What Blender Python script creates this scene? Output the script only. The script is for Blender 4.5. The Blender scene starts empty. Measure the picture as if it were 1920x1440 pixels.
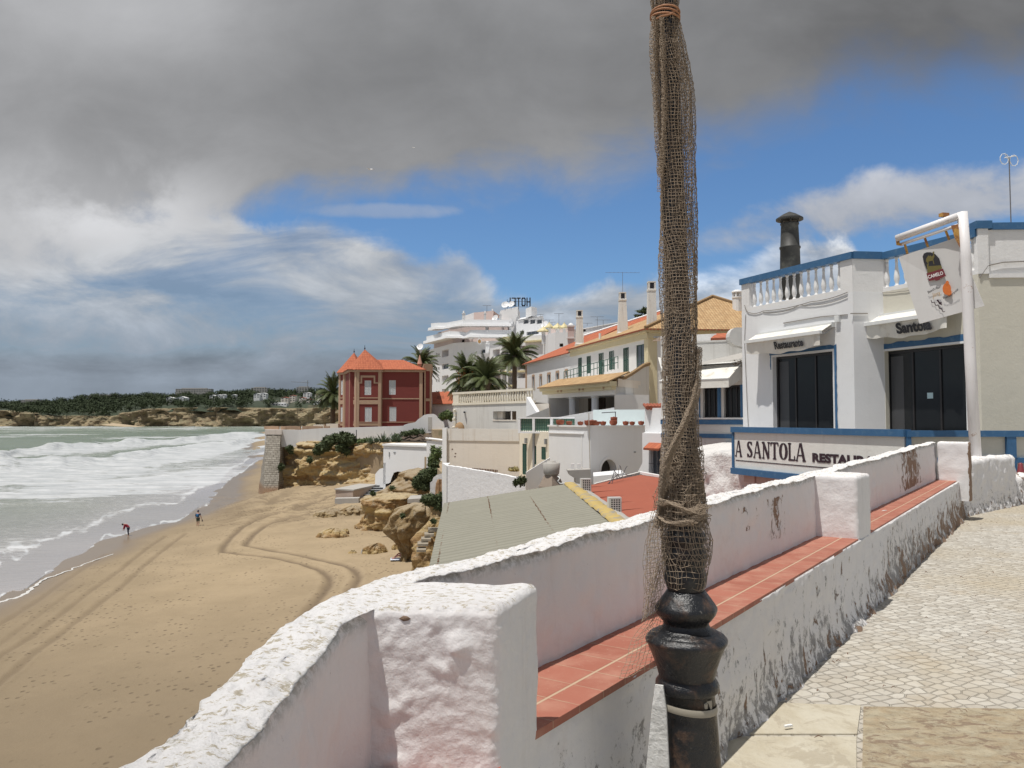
import bpy, bmesh, math, random
import numpy as np
from mathutils import Vector, Matrix, noise
C = bpy.context.scene.collection
R = math.radians
# camera
F = 1500.0; CZ = 12.0
TH = math.atan(66 / 1500.0)
cam = bpy.data.cameras.new('camera'); co = bpy.data.objects.new('camera', cam); C.objects.link(co)
co.location = (0, 0, CZ); co.rotation_euler = (math.pi / 2 + TH, 0, 0)
cam.sensor_width = 36; cam.lens = F / 1920 * 36; cam.clip_start = 0.05; cam.clip_end = 60000
bpy.context.scene.camera = co
sc = bpy.context.scene
sc.view_settings.view_transform = 'Standard'; sc.view_settings.look = 'None'
sc.view_settings.gamma = 1; sc.view_settings.exposure = 0.0
# node helpers
class NT:
 def __init__(s, tree): s.t = tree; s.n = tree.nodes; s.l = tree.links
 def new(s, typ, **kw):
  n = s.n.new(typ)
  for k, v in kw.items(): setattr(n, k, v)
  return n
 def put(s, sock, v):
  if isinstance(v, bpy.types.NodeSocket): s.l.new(v, sock)
  elif v is not None:
   if isinstance(v, (tuple, list)) and len(v) == 3 and sock.type == 'RGBA': v = (*v, 1)
   sock.default_value = v
 def m(s, op, a, b=None, c=None, clamp=False):
  n = s.new('ShaderNodeMath', operation=op, use_clamp=clamp)
  s.put(n.inputs[0], a)
  if b is not None: s.put(n.inputs[1], b)
  if c is not None: s.put(n.inputs[2], c)
  return n.outputs[0]
 def ss(s, v, a, b, o0=0.0, o1=1.0):
  n = s.new('ShaderNodeMapRange', interpolation_type='SMOOTHSTEP')
  s.put(n.inputs[0], v); s.put(n.inputs[1], a); s.put(n.inputs[2], b); s.put(n.inputs[3], o0); s.put(n.inputs[4], o1)
  return n.outputs[0]
 def lin(s, v, a, b, o0=0.0, o1=1.0):
  n = s.new('ShaderNodeMapRange')
  s.put(n.inputs[0], v); s.put(n.inputs[1], a); s.put(n.inputs[2], b); s.put(n.inputs[3], o0); s.put(n.inputs[4], o1)
  return n.outputs[0]
 def mix(s, f, a, b, bt='MIX'):
  n = s.new('ShaderNodeMix', data_type='RGBA', blend_type=bt)
  s.put(n.inputs[0], f); s.put(n.inputs[6], a); s.put(n.inputs[7], b)
  return n.outputs[2]
 def noise(s, vec, scale, detail=6, rough=.55, dist=0.0, out=0):
  n = s.new('ShaderNodeTexNoise'); s.put(n.inputs['Vector'], vec)
  n.inputs['Scale'].default_value = scale; n.inputs['Detail'].default_value = detail
  n.inputs['Roughness'].default_value = rough; s.put(n.inputs['Distortion'], dist)
  return n.outputs[out]
 def vor(s, vec, scale, feature='F1', out=0, rnd=1.0):
  n = s.new('ShaderNodeTexVoronoi', feature=feature); s.put(n.inputs['Vector'], vec)
  n.inputs['Scale'].default_value = scale; n.inputs['Randomness'].default_value = rnd
  return n.outputs[out]
 def ramp(s, f, stops, interp='LINEAR'):
  n = s.new('ShaderNodeValToRGB'); s.put(n.inputs[0], f); e = n.color_ramp; e.interpolation = interp
  while len(e.elements) < len(stops): e.elements.new(.5)
  for el, (p, c) in zip(e.elements, stops):
   el.position = p; el.color = (c, c, c, 1) if isinstance(c, (int, float)) else (*c, 1)
  return n.outputs[0]
 def comb(s, x, y, z):
  n = s.new('ShaderNodeCombineXYZ')
  for i, v in enumerate((x, y, z)): s.put(n.inputs[i], v)
  return n.outputs[0]
 def sep(s, v):
  n = s.new('ShaderNodeSeparateXYZ'); s.put(n.inputs[0], v); return n.outputs
 def mapv(s, v, scale=(1, 1, 1), rot=(0, 0, 0), loc=(0, 0, 0)):
  n = s.new('ShaderNodeMapping'); s.put(n.inputs[0], v)
  n.inputs['Scale'].default_value = scale; n.inputs['Rotation'].default_value = rot; n.inputs['Location'].default_value = loc
  return n.outputs[0]
 def bump(s, h, dist=.01, strength=1.0, normal=None):
  n = s.new('ShaderNodeBump'); s.put(n.inputs['Height'], h); n.inputs['Distance'].default_value = dist
  s.put(n.inputs['Strength'], strength)
  if normal is not None: s.l.new(normal, n.inputs['Normal'])
  return n.outputs[0]
# world
def make_world():
 w = bpy.data.worlds.new('World'); sc.world = w; w.use_nodes = True
 t = NT(w.node_tree); t.n.clear()
 out = t.new('ShaderNodeOutputWorld')
 sky = t.new('ShaderNodeTexSky', sky_type='NISHITA', sun_disc=False)
 sky.sun_elevation = R(73.7); sky.sun_rotation = R(241); sky.altitude = 0; sky.air_density = 1.0; sky.dust_density = .6; sky.ozone_density = 1.6
 bg1 = t.new('ShaderNodeBackground'); t.l.new(t.mix(1.0, sky.outputs[0], (.52, .70, .88), 'MULTIPLY'), bg1.inputs[0]); bg1.inputs[1].default_value = 0.13
 d = t.new('ShaderNodeTexCoord').outputs['Generated']
 x, y, z = t.sep(d)
 yc = t.m('MAXIMUM', y, .16)
 p = t.m('DIVIDE', x, yc); q = t.m('DIVIDE', z, yc)
 U = t.m('MULTIPLY_ADD', p, 1500, 960); V = t.m('MULTIPLY_ADD', q, -1500, 786)
 v2 = t.comb(p, t.m('MULTIPLY', q, 1.5), 0)
 nb = t.noise(v2, 2.2, 7, .52, .35)         # big billows
 nf = t.noise(t.mapv(v2, loc=(3.1, 7.7, 1)), 6.5, 7, .58, .3)
 vs = t.comb(p, t.m('MULTIPLY', q, 3.2), 2.0)
 nst = t.noise(vs, 4.5, 8, .6, .5)          # flat layered
 def UR(pts):   # boundary V as a function of U in [-800, 2800]
  st = [((u + 800) / 3600.0, v / 1000.0) for u, v in pts]
  n = t.ramp(t.lin(U, -800, 2800), st, 'EASE')
  return t.m('MULTIPLY', n, 1000)
 b1 = UR([(-800, 470), (0, 470), (400, 412), (560, 378), (800, 335), (1000, 318), (1180, 300), (1330, 275), (1500, 215), (1620, 175), (1920, 160), (2500, 120)])
 jit = t.m('MULTIPLY', t.m('SUBTRACT', nf, .5), 230)
 jit2 = t.m('MULTIPLY', t.m('SUBTRACT', nb, .5), 150)
 dd = t.m('SUBTRACT', t.m('ADD', t.m('ADD', b1, jit), jit2), V)
 deck = t.ss(dd, t.lin(U, 900, 1500, -45, -80), t.lin(U, 900, 1500, 60, 115))
 deckc_v = t.ramp(t.lin(V, -500, 500), [(0, .34), (.5, .245), (.58, .225), (.70, .235), (.80, .28), (.88, .33), (1, .34)])
 side = t.ss(U, 750, -100, 0, 1)
 val = t.m('ADD', deckc_v, t.m('MULTIPLY', side, .10))
 val = t.m('MULTIPLY', t.m('MULTIPLY', val, t.lin(nb, .3, .7, .84, 1.18)), t.lin(nf, .3, .7, .90, 1.12))
 val = t.m('SUBTRACT', val, t.m('MULTIPLY', t.ss(U, 1150, 1900), t.m('MULTIPLY', t.ss(V, 240, 40), .06)))
 gx = t.m('DIVIDE', t.m('SUBTRACT', U, 250), 330); gy = t.m('DIVIDE', t.m('SUBTRACT', V, 10), 130)
 g = t.m('EXPONENT', t.m('MULTIPLY', t.m('ADD', t.m('MULTIPLY', gx, gx), t.m('MULTIPLY', gy, gy)), -1))
 val = t.m('ADD', val, t.m('MULTIPLY', g, .16))
 gx = t.m('DIVIDE', t.m('SUBTRACT', U, 215), 190); gy = t.m('DIVIDE', t.m('SUBTRACT', V, 395), 80)
 g = t.m('EXPONENT', t.m('MULTIPLY', t.m('ADD', t.m('MULTIPLY', gx, gx), t.m('MULTIPLY', gy, gy)), -1))
 val = t.m('ADD', val, t.m('MULTIPLY', t.m('MULTIPLY', g, t.ss(nf, .38, .6)), .24))
 deckcol = t.mix(1.0, t.comb(.99, 1.0, 1.03), val, 'MULTIPLY')
 b2 = UR([(-800, 200), (420, 400), (560, 398), (700, 415), (850, 468), (930, 530), (1050, 535), (1180, 495), (1290, 520), (1380, 505), (1490, 425), (1590, 430), (1680, 590), (2300, 560)])
 dl = t.m('ADD', t.m('SUBTRACT', V, b2), t.m('MULTIPLY', t.m('SUBTRACT', nf, .5), 190))
 cover = t.lin(U, 820, 1000, .0, 1.0)
 low = t.ss(dl, -8, 34)
 thin = t.ss(nst, .36, .60)
 low = t.m('MULTIPLY', low, t.m('MAXIMUM', t.m('MULTIPLY_ADD', thin, .42, .58), t.ss(V, 560, 690)))
 hl = t.ss(t.m('SUBTRACT', V, t.m('ADD', b2, t.m('MULTIPLY', jit, .6))), 130, -20)
 lowv = t.ramp(t.lin(V, 350, 800), [(0, .46), (.30, .42), (.6, .33), (.85, .275), (1.0, .25)])
 lowv = t.m('MULTIPLY', lowv, t.m('MULTIPLY', t.lin(nst, .34, .64, t.lin(V, 560, 720, .58, .80), t.lin(V, 560, 720, 1.40, 1.15)), t.lin(nf, .3, .7, .88, 1.14)))
 right = t.ss(U, 880, 1080)
 cum = t.m('MULTIPLY', t.m('MULTIPLY', hl, right), t.ss(nf, .40, .58))
 lowv = t.m('ADD', lowv, t.m('MULTIPLY', cum, .52))
 lowv = t.m('ADD', lowv, t.m('MULTIPLY', t.m('MULTIPLY', hl, t.m('SUBTRACT', 1, right)), .10))
 blu = t.mix(t.ss(V, 420, 700), (1, 1.03, 1.07), (.87, 1.02, 1.22))
 lowcol = t.mix(1.0, blu, lowv, 'MULTIPLY')
 def lens(u0, v0, ru, rv, tilt=0.0):
  a = t.m('DIVIDE', t.m('SUBTRACT', U, u0), ru)
  b = t.m('DIVIDE', t.m('ADD', t.m('SUBTRACT', V, v0), t.m('MULTIPLY', t.m('SUBTRACT', U, u0), tilt)), rv)
  e = t.m('SUBTRACT', 1, t.m('ADD', t.m('MULTIPLY', a, a), t.m('MULTIPLY', b, b)))
  e = t.m('ADD', e, t.m('MULTIPLY', t.m('SUBTRACT', nf, .5), 3.4))
  return t.ss(e, -.1, .85)
 l1 = lens(1790, 365, 500, 72, .13); l2 = lens(700, 392, 150, 17); l3 = lens(1030, 352, 60, 12)
 ln = t.m('MAXIMUM', l1, t.m('MULTIPLY', l2, .42))
 ln = t.m('MULTIPLY', ln, .85)
 lnv = t.m('MULTIPLY', t.lin(V, 290, 430, .60, .44), t.lin(nf, .3, .7, .80, 1.16))
 lencol = t.mix(1.0, t.comb(1, 1.01, 1.05), lnv, 'MULTIPLY')
 nz = t.noise(t.comb(t.m('DIVIDE', x, t.m('ADD', t.m('ABSOLUTE', z), .25)), t.m('DIVIDE', y, t.m('ADD', t.m('ABSOLUTE', z), .25)), 0), 1.6, 6, .55)
 back = t.ss(t.m('ADD', t.m('MULTIPLY', y, 1.0), t.m('MULTIPLY', z, -.25)), .30, -.05)
 backm = t.ss(nz, .33, .5)
 def bgc(c, s=1.0):
  b = t.new('ShaderNodeBackground'); t.put(b.inputs[0], c); b.inputs[1].default_value = s; return b.outputs[0]
 def mixs(f, a, b):
  n = t.new('ShaderNodeMixShader'); t.put(n.inputs[0], f); t.l.new(a, n.inputs[1]); t.l.new(b, n.inputs[2]); return n.outputs[0]
 s = mixs(ln, bg1.outputs[0], bgc(lencol))
 s = mixs(low, s, bgc(lowcol))
 s = mixs(deck, s, bgc(deckcol))
 bk = mixs(backm, bg1.outputs[0], bgc((.36, .37, .39), 1.0))
 s = mixs(back, s, bk)
 t.l.new(s, out.inputs[0])
make_world()
sun = bpy.data.lights.new('sun', 'SUN'); so = bpy.data.objects.new('sun', sun); C.objects.link(so)
sun.energy = 4.2; sun.angle = R(.55); sun.color = (1.0, .96, .90)
LD = Vector((.26, .20, -1)).normalized()
so.rotation_euler = LD.to_track_quat('-Z', 'Y').to_euler(); so.location = (-20, -10, 60)
# pixel <-> world
def ray(u, v):
 cx = (u - 960) / F; cz = (720 - v) / F
 y = math.cos(TH) - math.sin(TH) * cz; z = math.sin(TH) + math.cos(TH) * cz
 return cx / y, z / y
def P(u, v, d): a, b = ray(u, v); return Vector((a * d, d, CZ + b * d))
def PZ(u, v, z): a, b = ray(u, v); d = (z - CZ) / b; return Vector((a * d, d, z))
def XY(u, d, v=786): a, b = ray(u, v); return (a * d, d)
def ZV(v, d): a, b = ray(960, v); return CZ + b * d
def fbm(p, o=4, l=2.1, g=.5):
 s = 0; a = 1; q = Vector(p)
 for i in range(o): s += a * noise.noise(q); q = q * l; a *= g
 return s
def lerp(a, b, t): return a + (b - a) * t
def sstep(a, b, x):
 t = min(1, max(0, (x - a) / (b - a))) if a != b else 0
 return t * t * (3 - 2 * t)
# materials
MATS = {}
def newmat(name):
 m = bpy.data.materials.new(name); m.use_nodes = True; t = NT(m.node_tree); t.n.clear()
 o = t.new('ShaderNodeOutputMaterial'); b = t.new('ShaderNodeBsdfPrincipled'); t.l.new(b.outputs[0], o.inputs[0])
 t.b = b; t.o = o; MATS[name] = m
 return m, t
def pos(t): return t.new('ShaderNodeNewGeometry').outputs['Position']
def simple(name, col, rough=.6, var=.12, scale=8, metal=0.0, bumpd=0.0, spec=None, dirt=None, dscale=3.0, dthr=(.55, .75)):
 m, t = newmat(name); p = pos(t)
 n = t.noise(p, scale, 6, .6)
 c = t.mix(n, tuple(x * (1 - var) for x in col), tuple(min(1, x * (1 + var)) for x in col))
 if dirt:
  n2 = t.noise(t.mapv(p, loc=(5, 3, 1)), dscale, 8, .65)
  c = t.mix(t.ss(n2, *dthr), c, dirt)
 t.put(t.b.inputs['Base Color'], c); t.b.inputs['Roughness'].default_value = rough; t.b.inputs['Metallic'].default_value = metal
 if spec is not None: t.b.inputs['Specular IOR Level'].default_value = spec
 if bumpd: t.put(t.b.inputs['Normal'], t.bump(t.noise(p, scale * 6, 6, .6), bumpd))
 return m
def plaster(name, col, dirt=(.30, .27, .22), amount=.5, scale=1.0, bumpd=.004, rough=.85, streak=.5):
 """painted render: mottled colour, run-off streaks, small relief"""
 m, t = newmat(name); p = pos(t)
 n1 = t.noise(p, .6 * scale, 6, .6); n2 = t.noise(p, 5 * scale, 6, .65)
 c = t.mix(n1, tuple(x * .93 for x in col), tuple(min(.9, x * 1.05) for x in col))
 st = t.noise(t.mapv(p, scale=(3.2 * scale, 3.2 * scale, .22 * scale)), 1.0, 7, .68)
 c = t.mix(t.m('MULTIPLY', t.ss(st, .50, .76), streak * .75), c, tuple(lerp(a, b, .75) for a, b in zip(col, dirt)))
 c = t.mix(t.m('MULTIPLY', t.ss(n2, .60, .78), amount), c, dirt)
 t.put(t.b.inputs['Base Color'], c); t.b.inputs['Roughness'].default_value = rough
 t.put(t.b.inputs['Normal'], t.bump(t.m('ADD', t.noise(p, 3 * scale, 5, .6), t.m('MULTIPLY', t.noise(p, 22 * scale, 5, .6), .3)), bumpd * 3))
 return m
def tiles(name, col, col2, su=4.0, sv=2.6, bumpd=.06, dirt=.3):
 """pan tiles: rows follow UV (u across the slope, v down it, metres)"""
 m, t = newmat(name)
 uv = t.new('ShaderNodeUVMap').outputs[0]; u, v, _ = t.sep(uv)
 p = pos(t)
 rib = t.m('ABSOLUTE', t.m('SINE', t.m('MULTIPLY', u, math.pi * su)))
 row = t.m('FRACT', t.m('MULTIPLY', v, sv))
 h = t.m('ADD', t.m('MULTIPLY', rib, .7), t.m('MULTIPLY', row, .4))
 cell = t.new('ShaderNodeTexWhiteNoise', noise_dimensions='2D')
 t.l.new(t.comb(t.m('FLOOR', t.m('MULTIPLY', u, su)), t.m('FLOOR', t.m('MULTIPLY', v, sv)), 0), cell.inputs['Vector'])
 c = t.mix(cell.outputs[0], col, col2)
 c = t.mix(t.m('MULTIPLY', t.ss(t.noise(p, 1.3, 7, .7), .5, .75), dirt), c, (.12, .09, .06))
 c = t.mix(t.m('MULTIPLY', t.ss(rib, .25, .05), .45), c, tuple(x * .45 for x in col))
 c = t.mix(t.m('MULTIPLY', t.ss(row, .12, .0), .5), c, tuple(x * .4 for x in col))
 t.put(t.b.inputs['Base Color'], c); t.b.inputs['Roughness'].default_value = .8
 t.put(t.b.inputs['Normal'], t.bump(h, bumpd))
 return m
WHITE = plaster('white_plaster', (.75, .745, .735), amount=.18, streak=.30, dirt=(.42, .39, .34))
WHITEC = plaster('white_clean_plaster', (.745, .75, .755), amount=.10, streak=.12, bumpd=.002)
WHITEF = plaster('far_white_plaster', (.74, .74, .735), amount=.10, streak=.22, scale=.35)
CREAMW = plaster('cream_plaster', (.74, .69, .58), amount=.15, streak=.6, dirt=(.45, .36, .24))
CREAM2 = plaster('beige_plaster', (.71, .655, .58), amount=.15, streak=.35, dirt=(.42, .33, .22))
CEMENT = plaster('bare_cement', (.60, .575, .49), amount=.12, streak=.42, dirt=(.40, .37, .30), bumpd=.003)
PINKF = plaster('pink_render', (.61, .50, .46), amount=.1, streak=.2, scale=.4)
OLDW = plaster('old_grey_white_plaster', (.62, .61, .58), amount=.35, streak=.75, dirt=(.26, .23, .19))
CHIMW = plaster('stained_chimney_plaster', (.68, .66, .62), amount=.45, streak=.9, dirt=(.28, .20, .15), scale=1.5)
YELLOW = plaster('yellow_cornice', (.62, .545, .36), amount=.2, streak=.5, dirt=(.40, .31, .16))
YELP = simple('pale_yellow_paint', (.64, .565, .33), .7, .1, 2)
BLUE = simple('blue_paint', (.035, .12, .25), .55, .18, 6, bumpd=.002, dirt=(.10, .19, .30), dscale=7, dthr=(.5, .8))
GREEN = simple('green_shutter_paint', (.03, .085, .065), .55, .2, 5)
GREENR = simple('green_railing_paint', (.05, .13, .10), .5, .2, 5)
DARKF = simple('dark_window_frame', (.018, .016, .017), .4, .2, 9)
REDW = plaster('dark_red_wall', (.195, .040, .032), amount=.10, streak=.25, dirt=(.14, .05, .04))
TRIM = plaster('sandstone_trim', (.46, .315, .215), amount=.2, streak=.4, dirt=(.22, .14, .09))
SHUTW = simple('white_shutter', (.68, .69, .68), .6, .1, 6)
TERRA = simple('terracotta', (.30, .085, .045), .75, .25, 12, bumpd=.003)
GREYM = simple('grey_metal', (.33, .34, .35), .5, .15, 6, metal=.3)
WIRE = simple('antenna_metal', (.22, .21, .21), .45, .1, 5, metal=.6)
IRON = simple('black_iron_grille', (.03, .03, .04), .5, .1, 5)
CONC = plaster('grey_concrete', (.40, .38, .35), amount=.4, streak=.6, dirt=(.18, .16, .13))
WOODB = simple('brown_wood', (.12, .065, .04), .7, .25, 12)
DISHM = simple('white_dish', (.75, .75, .75), .5, .05, 5)
ORANGET = tiles('orange_roof_tiles', (.47, .135, .06), (.38, .10, .045), 4.0, 2.6, .05, .12)
TANT = tiles('tan_roof_tiles', (.50, .335, .17), (.40, .245, .115), 4.0, 2.6, .06, .35)
def glassmat(name, col=(.012, .014, .016), rough=.06):
 m, t = newmat(name); p = pos(t)
 t.put(t.b.inputs['Base Color'], t.mix(t.noise(p, 1.2, 3), col, tuple(x * 2.2 for x in col)))
 t.b.inputs['Roughness'].default_value = rough; t.b.inputs['Specular IOR Level'].default_value = .30
 t.put(t.b.inputs['Normal'], t.bump(t.noise(p, .8, 2), .01))
 return m
GLASS = glassmat('dark_glass', (.010, .011, .012), .08); GLASSF = glassmat('far_glass', (.05, .06, .07), .2)
# mesh builder
class MB:
 def __init__(s): s.v = []; s.f = []; s.uv = []; s.mi = []
 def q(s, pts, uv=None, mi=0):
  b = len(s.v); s.v += [tuple(p) for p in pts]; s.f.append(tuple(range(b, b + len(pts)))); s.uv.append(uv); s.mi.append(mi)
 def hexa(s, a, mi=0):      # 8 points: bottom 4 CCW (seen from above), top 4
  b = len(s.v); s.v += [tuple(p) for p in a]
  for f in ((3, 2, 1, 0), (4, 5, 6, 7), (0, 1, 5, 4), (1, 2, 6, 5), (2, 3, 7, 6), (3, 0, 4, 7)):
   s.f.append(tuple(b + i for i in f)); s.uv.append(None); s.mi.append(mi)
 def box(s, c, size, rz=0, mi=0):
  x, y, z = size[0] / 2, size[1] / 2, size[2] / 2; cs, sn = math.cos(rz), math.sin(rz)
  pts = []
  for dz in (-z, z):
   for dx, dy in ((-x, -y), (x, -y), (x, y), (-x, y)):
    pts.append((c[0] + dx * cs - dy * sn, c[1] + dx * sn + dy * cs, c[2] + dz))
  s.hexa(pts, mi)
 def obox(s, o, X, Y, Z, mi=0):  # oriented box from corner o with edge vectors
  o, X, Y, Z = Vector(o), Vector(X), Vector(Y), Vector(Z)
  s.hexa([o, o + X, o + X + Y, o + Y, o + Z, o + X + Z, o + X + Y + Z, o + Y + Z], mi)
 def prism(s, poly, z0, z1, top=True, bottom=False, mi=0):
  n = len(poly); zt = z1 if isinstance(z1, (list, tuple)) else [z1] * n; zb = z0 if isinstance(z0, (list, tuple)) else [z0] * n
  b = len(s.v)
  s.v += [(p[0], p[1], z) for p, z in zip(poly, zb)] + [(p[0], p[1], z) for p, z in zip(poly, zt)]
  for i in range(n):
   j = (i + 1) % n; s.f.append((b + i, b + j, b + n + j, b + n + i)); s.uv.append(None); s.mi.append(mi)
  if top: s.f.append(tuple(b + n + i for i in range(n))); s.uv.append(None); s.mi.append(mi)
  if bottom: s.f.append(tuple(b + n - 1 - i for i in range(n))); s.uv.append(None); s.mi.append(mi)
 def tube(s, pts, r, n=6, cap=True, mi=0):
  pts = [Vector(p) for p in pts]; rr = r if isinstance(r, (list, tuple)) else [r] * len(pts)
  b0 = len(s.v); prev = None
  for i, p in enumerate(pts):
   t = (pts[min(i + 1, len(pts) - 1)] - pts[max(i - 1, 0)])
   t = t.normalized() if t.length > 1e-9 else Vector((0, 0, 1))
   if prev is None:
    a = t.orthogonal().normalized()
   else:
    a = (prev - t * prev.dot(t)); a = a.normalized() if a.length > 1e-6 else t.orthogonal().normalized()
   prev = a; bb = t.cross(a)
   for k in range(n):
    an = 2 * math.pi * k / n
    s.v.append(tuple(p + (a * math.cos(an) + bb * math.sin(an)) * rr[i]))
  for i in range(len(pts) - 1):
   for k in range(n):
    k2 = (k + 1) % n
    s.f.append((b0 + i * n + k, b0 + i * n + k2, b0 + (i + 1) * n + k2, b0 + (i + 1) * n + k)); s.uv.append(None); s.mi.append(mi)
  if cap:
   s.f.append(tuple(b0 + n - 1 - k for k in range(n))); s.f.append(tuple(b0 + (len(pts) - 1) * n + k for k in range(n))); s.uv += [None, None]; s.mi += [mi, mi]
 def lathe(s, prof, c=(0, 0, 0), n=16, mi=0, cap=True, ax=None):   # prof: (r, z[, dx, dy])
  b0 = len(s.v)
  for pr in prof:
   r, z = pr[0], pr[1]; dx, dy = (pr[2], pr[3]) if len(pr) > 2 else (0, 0)
   for k in range(n):
    an = 2 * math.pi * k / n
    s.v.append((c[0] + dx + r * math.cos(an), c[1] + dy + r * math.sin(an), c[2] + z))
  m = len(prof)
  for i in range(m - 1):
   for k in range(n):
    k2 = (k + 1) % n
    s.f.append((b0 + i * n + k, b0 + i * n + k2, b0 + (i + 1) * n + k2, b0 + (i + 1) * n + k)); s.uv.append(None); s.mi.append(mi)
  if cap:
   s.f.append(tuple(b0 + n - 1 - k for k in range(n))); s.f.append(tuple(b0 + (m - 1) * n + k for k in range(n))); s.uv += [None, None]; s.mi += [mi, mi]
 def grid(s, rows, closed=False, mi=0, uvs=None):   # rows: list of lists of points
  b = len(s.v); nc = len(rows[0])
  for r in rows: s.v += [tuple(p) for p in r]
  for i in range(len(rows) - 1):
   for j in range(nc if closed else nc - 1):
    j2 = (j + 1) % nc
    s.f.append((b + i * nc + j, b + i * nc + j2, b + (i + 1) * nc + j2, b + (i + 1) * nc + j)); s.mi.append(mi)
    s.uv.append([uvs[i][j], uvs[i][j2], uvs[i + 1][j2], uvs[i + 1][j]] if uvs else None)
 def wall(s, p0, p1, z0, z1, holes=(), depth=.15, back=False, bmi=0, mi=0):
  """wall face p0->p1 (outside on its right) with recessed rectangular openings (a0,a1,h0,h1)"""
  p0 = Vector((p0[0], p0[1], 0)); p1 = Vector((p1[0], p1[1], 0)); L = (p1 - p0).length; t = (p1 - p0) / L
  n = Vector((t.y, -t.x, 0))
  hs = []
  for h in holes:
   a0, a1, h0, h1 = max(.01, h[0]), min(L - .01, h[1]), max(z0 + .01, h[2]), min(z1 - .01, h[3])
   if a1 - a0 > .02 and h1 - h0 > .02: hs.append((a0, a1, h0, h1) + tuple(h[4:]))
  xs = sorted({0, L} | {h[0] for h in hs} | {h[1] for h in hs}); zs = sorted({z0, z1} | {h[2] for h in hs} | {h[3] for h in hs})
  pt = lambda a, z, o=0: p0 + t * a - n * o + Vector((0, 0, z))
  for i in range(len(xs) - 1):
   for j in range(len(zs) - 1):
    xa, xb, za, zb = xs[i], xs[i + 1], zs[j], zs[j + 1]; cx, cz = (xa + xb) / 2, (za + zb) / 2
    if any(h[0] < cx < h[1] and h[2] < cz < h[3] for h in hs): continue
    s.q([pt(xa, za), pt(xb, za), pt(xb, zb), pt(xa, zb)], mi=mi)
  for h in hs:
   a0, a1, h0, h1 = h[:4]; dp = h[4] if len(h) > 4 and h[4] else depth
   for A, B in (((a0, h0), (a0, h1)), ((a0, h1), (a1, h1)), ((a1, h1), (a1, h0)), ((a1, h0), (a0, h0))):
    s.q([pt(*A), pt(*B), pt(*B, dp), pt(*A, dp)], mi=mi)
   if (len(h) > 5 and h[5]) or back: s.q([pt(a0, h0, dp), pt(a1, h0, dp), pt(a1, h1, dp), pt(a0, h1, dp)], mi=bmi)
 def build(s, name, mat, parent=None, smooth=False, loc=None):
  if not s.v: return None
  V = np.array(s.v, dtype=float)
  if parent is not None: off = parent.get('_w', (0, 0, 0)); off = np.array(off)
  else:
   off = np.array(loc) if loc is not None else np.array([(V[:, 0].min() + V[:, 0].max()) / 2, (V[:, 1].min() + V[:, 1].max()) / 2, V[:, 2].min()])
  me = bpy.data.meshes.new(name); me.from_pydata((V - off).tolist(), [], s.f)
  mats = mat if isinstance(mat, (list, tuple)) else [mat]
  for m in mats: me.materials.append(m)
  if len(mats) > 1: me.polygons.foreach_set('material_index', s.mi)
  if any(u is not None for u in s.uv):
   ul = me.uv_layers.new(name='UVMap'); k = 0; data = np.zeros(len(me.loops) * 2)
   for f, u in zip(s.f, s.uv):
    if u is not None:
     for i in range(len(f)): data[(k + i) * 2] = u[i][0]; data[(k + i) * 2 + 1] = u[i][1]
    k += len(f)
   ul.data.foreach_set('uv', data)
  if smooth: me.shade_smooth()
  o = bpy.data.objects.new(name, me); C.objects.link(o)
  if parent is not None:
   o.parent = parent
   o['_w'] = tuple(float(k) for k in off)
  else: o.location = tuple(float(k) for k in off); o['_w'] = tuple(float(k) for k in off)
  me.update()
  return o
def tag(o, label=None, cat=None, group=None, kind=None):
 if label: o['label'] = label
 if cat: o['category'] = cat
 if group: o['group'] = group
 if kind: o['kind'] = kind
 return o
def thing(name, loc, label, cat, group=None):
 o = bpy.data.objects.new(name, None); C.objects.link(o); o.location = tuple(loc); o['_w'] = tuple(loc); o.empty_display_size = .2
 return tag(o, label, cat, group)
def dup(root, loc, rz=0, scale=1.0, label=None):
 r = root.copy(); C.objects.link(r); r.location = loc; r.rotation_euler = (0, 0, rz); r.scale = (scale,) * 3
 r['_w'] = tuple(loc)
 if label: r['label'] = label
 for ch in list(root.children):
  c = ch.copy(); C.objects.link(c); c.parent = r
  for g in list(ch.children):
   d = g.copy(); C.objects.link(d); d.parent = c
 return r
def dup_part(part, off):   # copy a part within the same thing
 c = part.copy(); C.objects.link(c); c.parent = part.parent; c.location = Vector(part.location) + Vector(off); return c
# facades
class Fac:
 """vertical facade from p0 to p1 (outside on its right as one walks p0 -> p1)"""
 def __init__(s, p0, p1):
  s.p0 = Vector((p0[0], p0[1], 0)); s.p1 = Vector((p1[0], p1[1], 0)); s.L = (s.p1 - s.p0).length
  s.t = (s.p1 - s.p0) / s.L; s.n = Vector((s.t.y, -s.t.x, 0))
 def pt(s, a, z, o=0): return s.p0 + s.t * a + s.n * o + Vector((0, 0, z))
 def a(s, u, v=786):
  k, _ = ray(u, v)     # x = k*y
  den = s.t.x - k * s.t.y
  return (k * s.p0.y - s.p0.x) / den
 def d(s, a): return (s.p0 + s.t * a).y
 def rect(s, u0, u1, vt, vb):
  a0, a1 = s.a(u0, (vt + vb) / 2), s.a(u1, (vt + vb) / 2); dm = s.d((a0 + a1) / 2)
  return (min(a0, a1), max(a0, a1), ZV(vb, dm), ZV(vt, dm))
 def box(s, mb, a0, a1, z0, z1, o0, o1, mi=0):   # box between outward offsets o0<o1
  mb.obox(s.pt(a0, z0, o1), s.t * (a1 - a0), -s.n * (o1 - o0), Vector((0, 0, z1 - z0)), mi)
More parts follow.
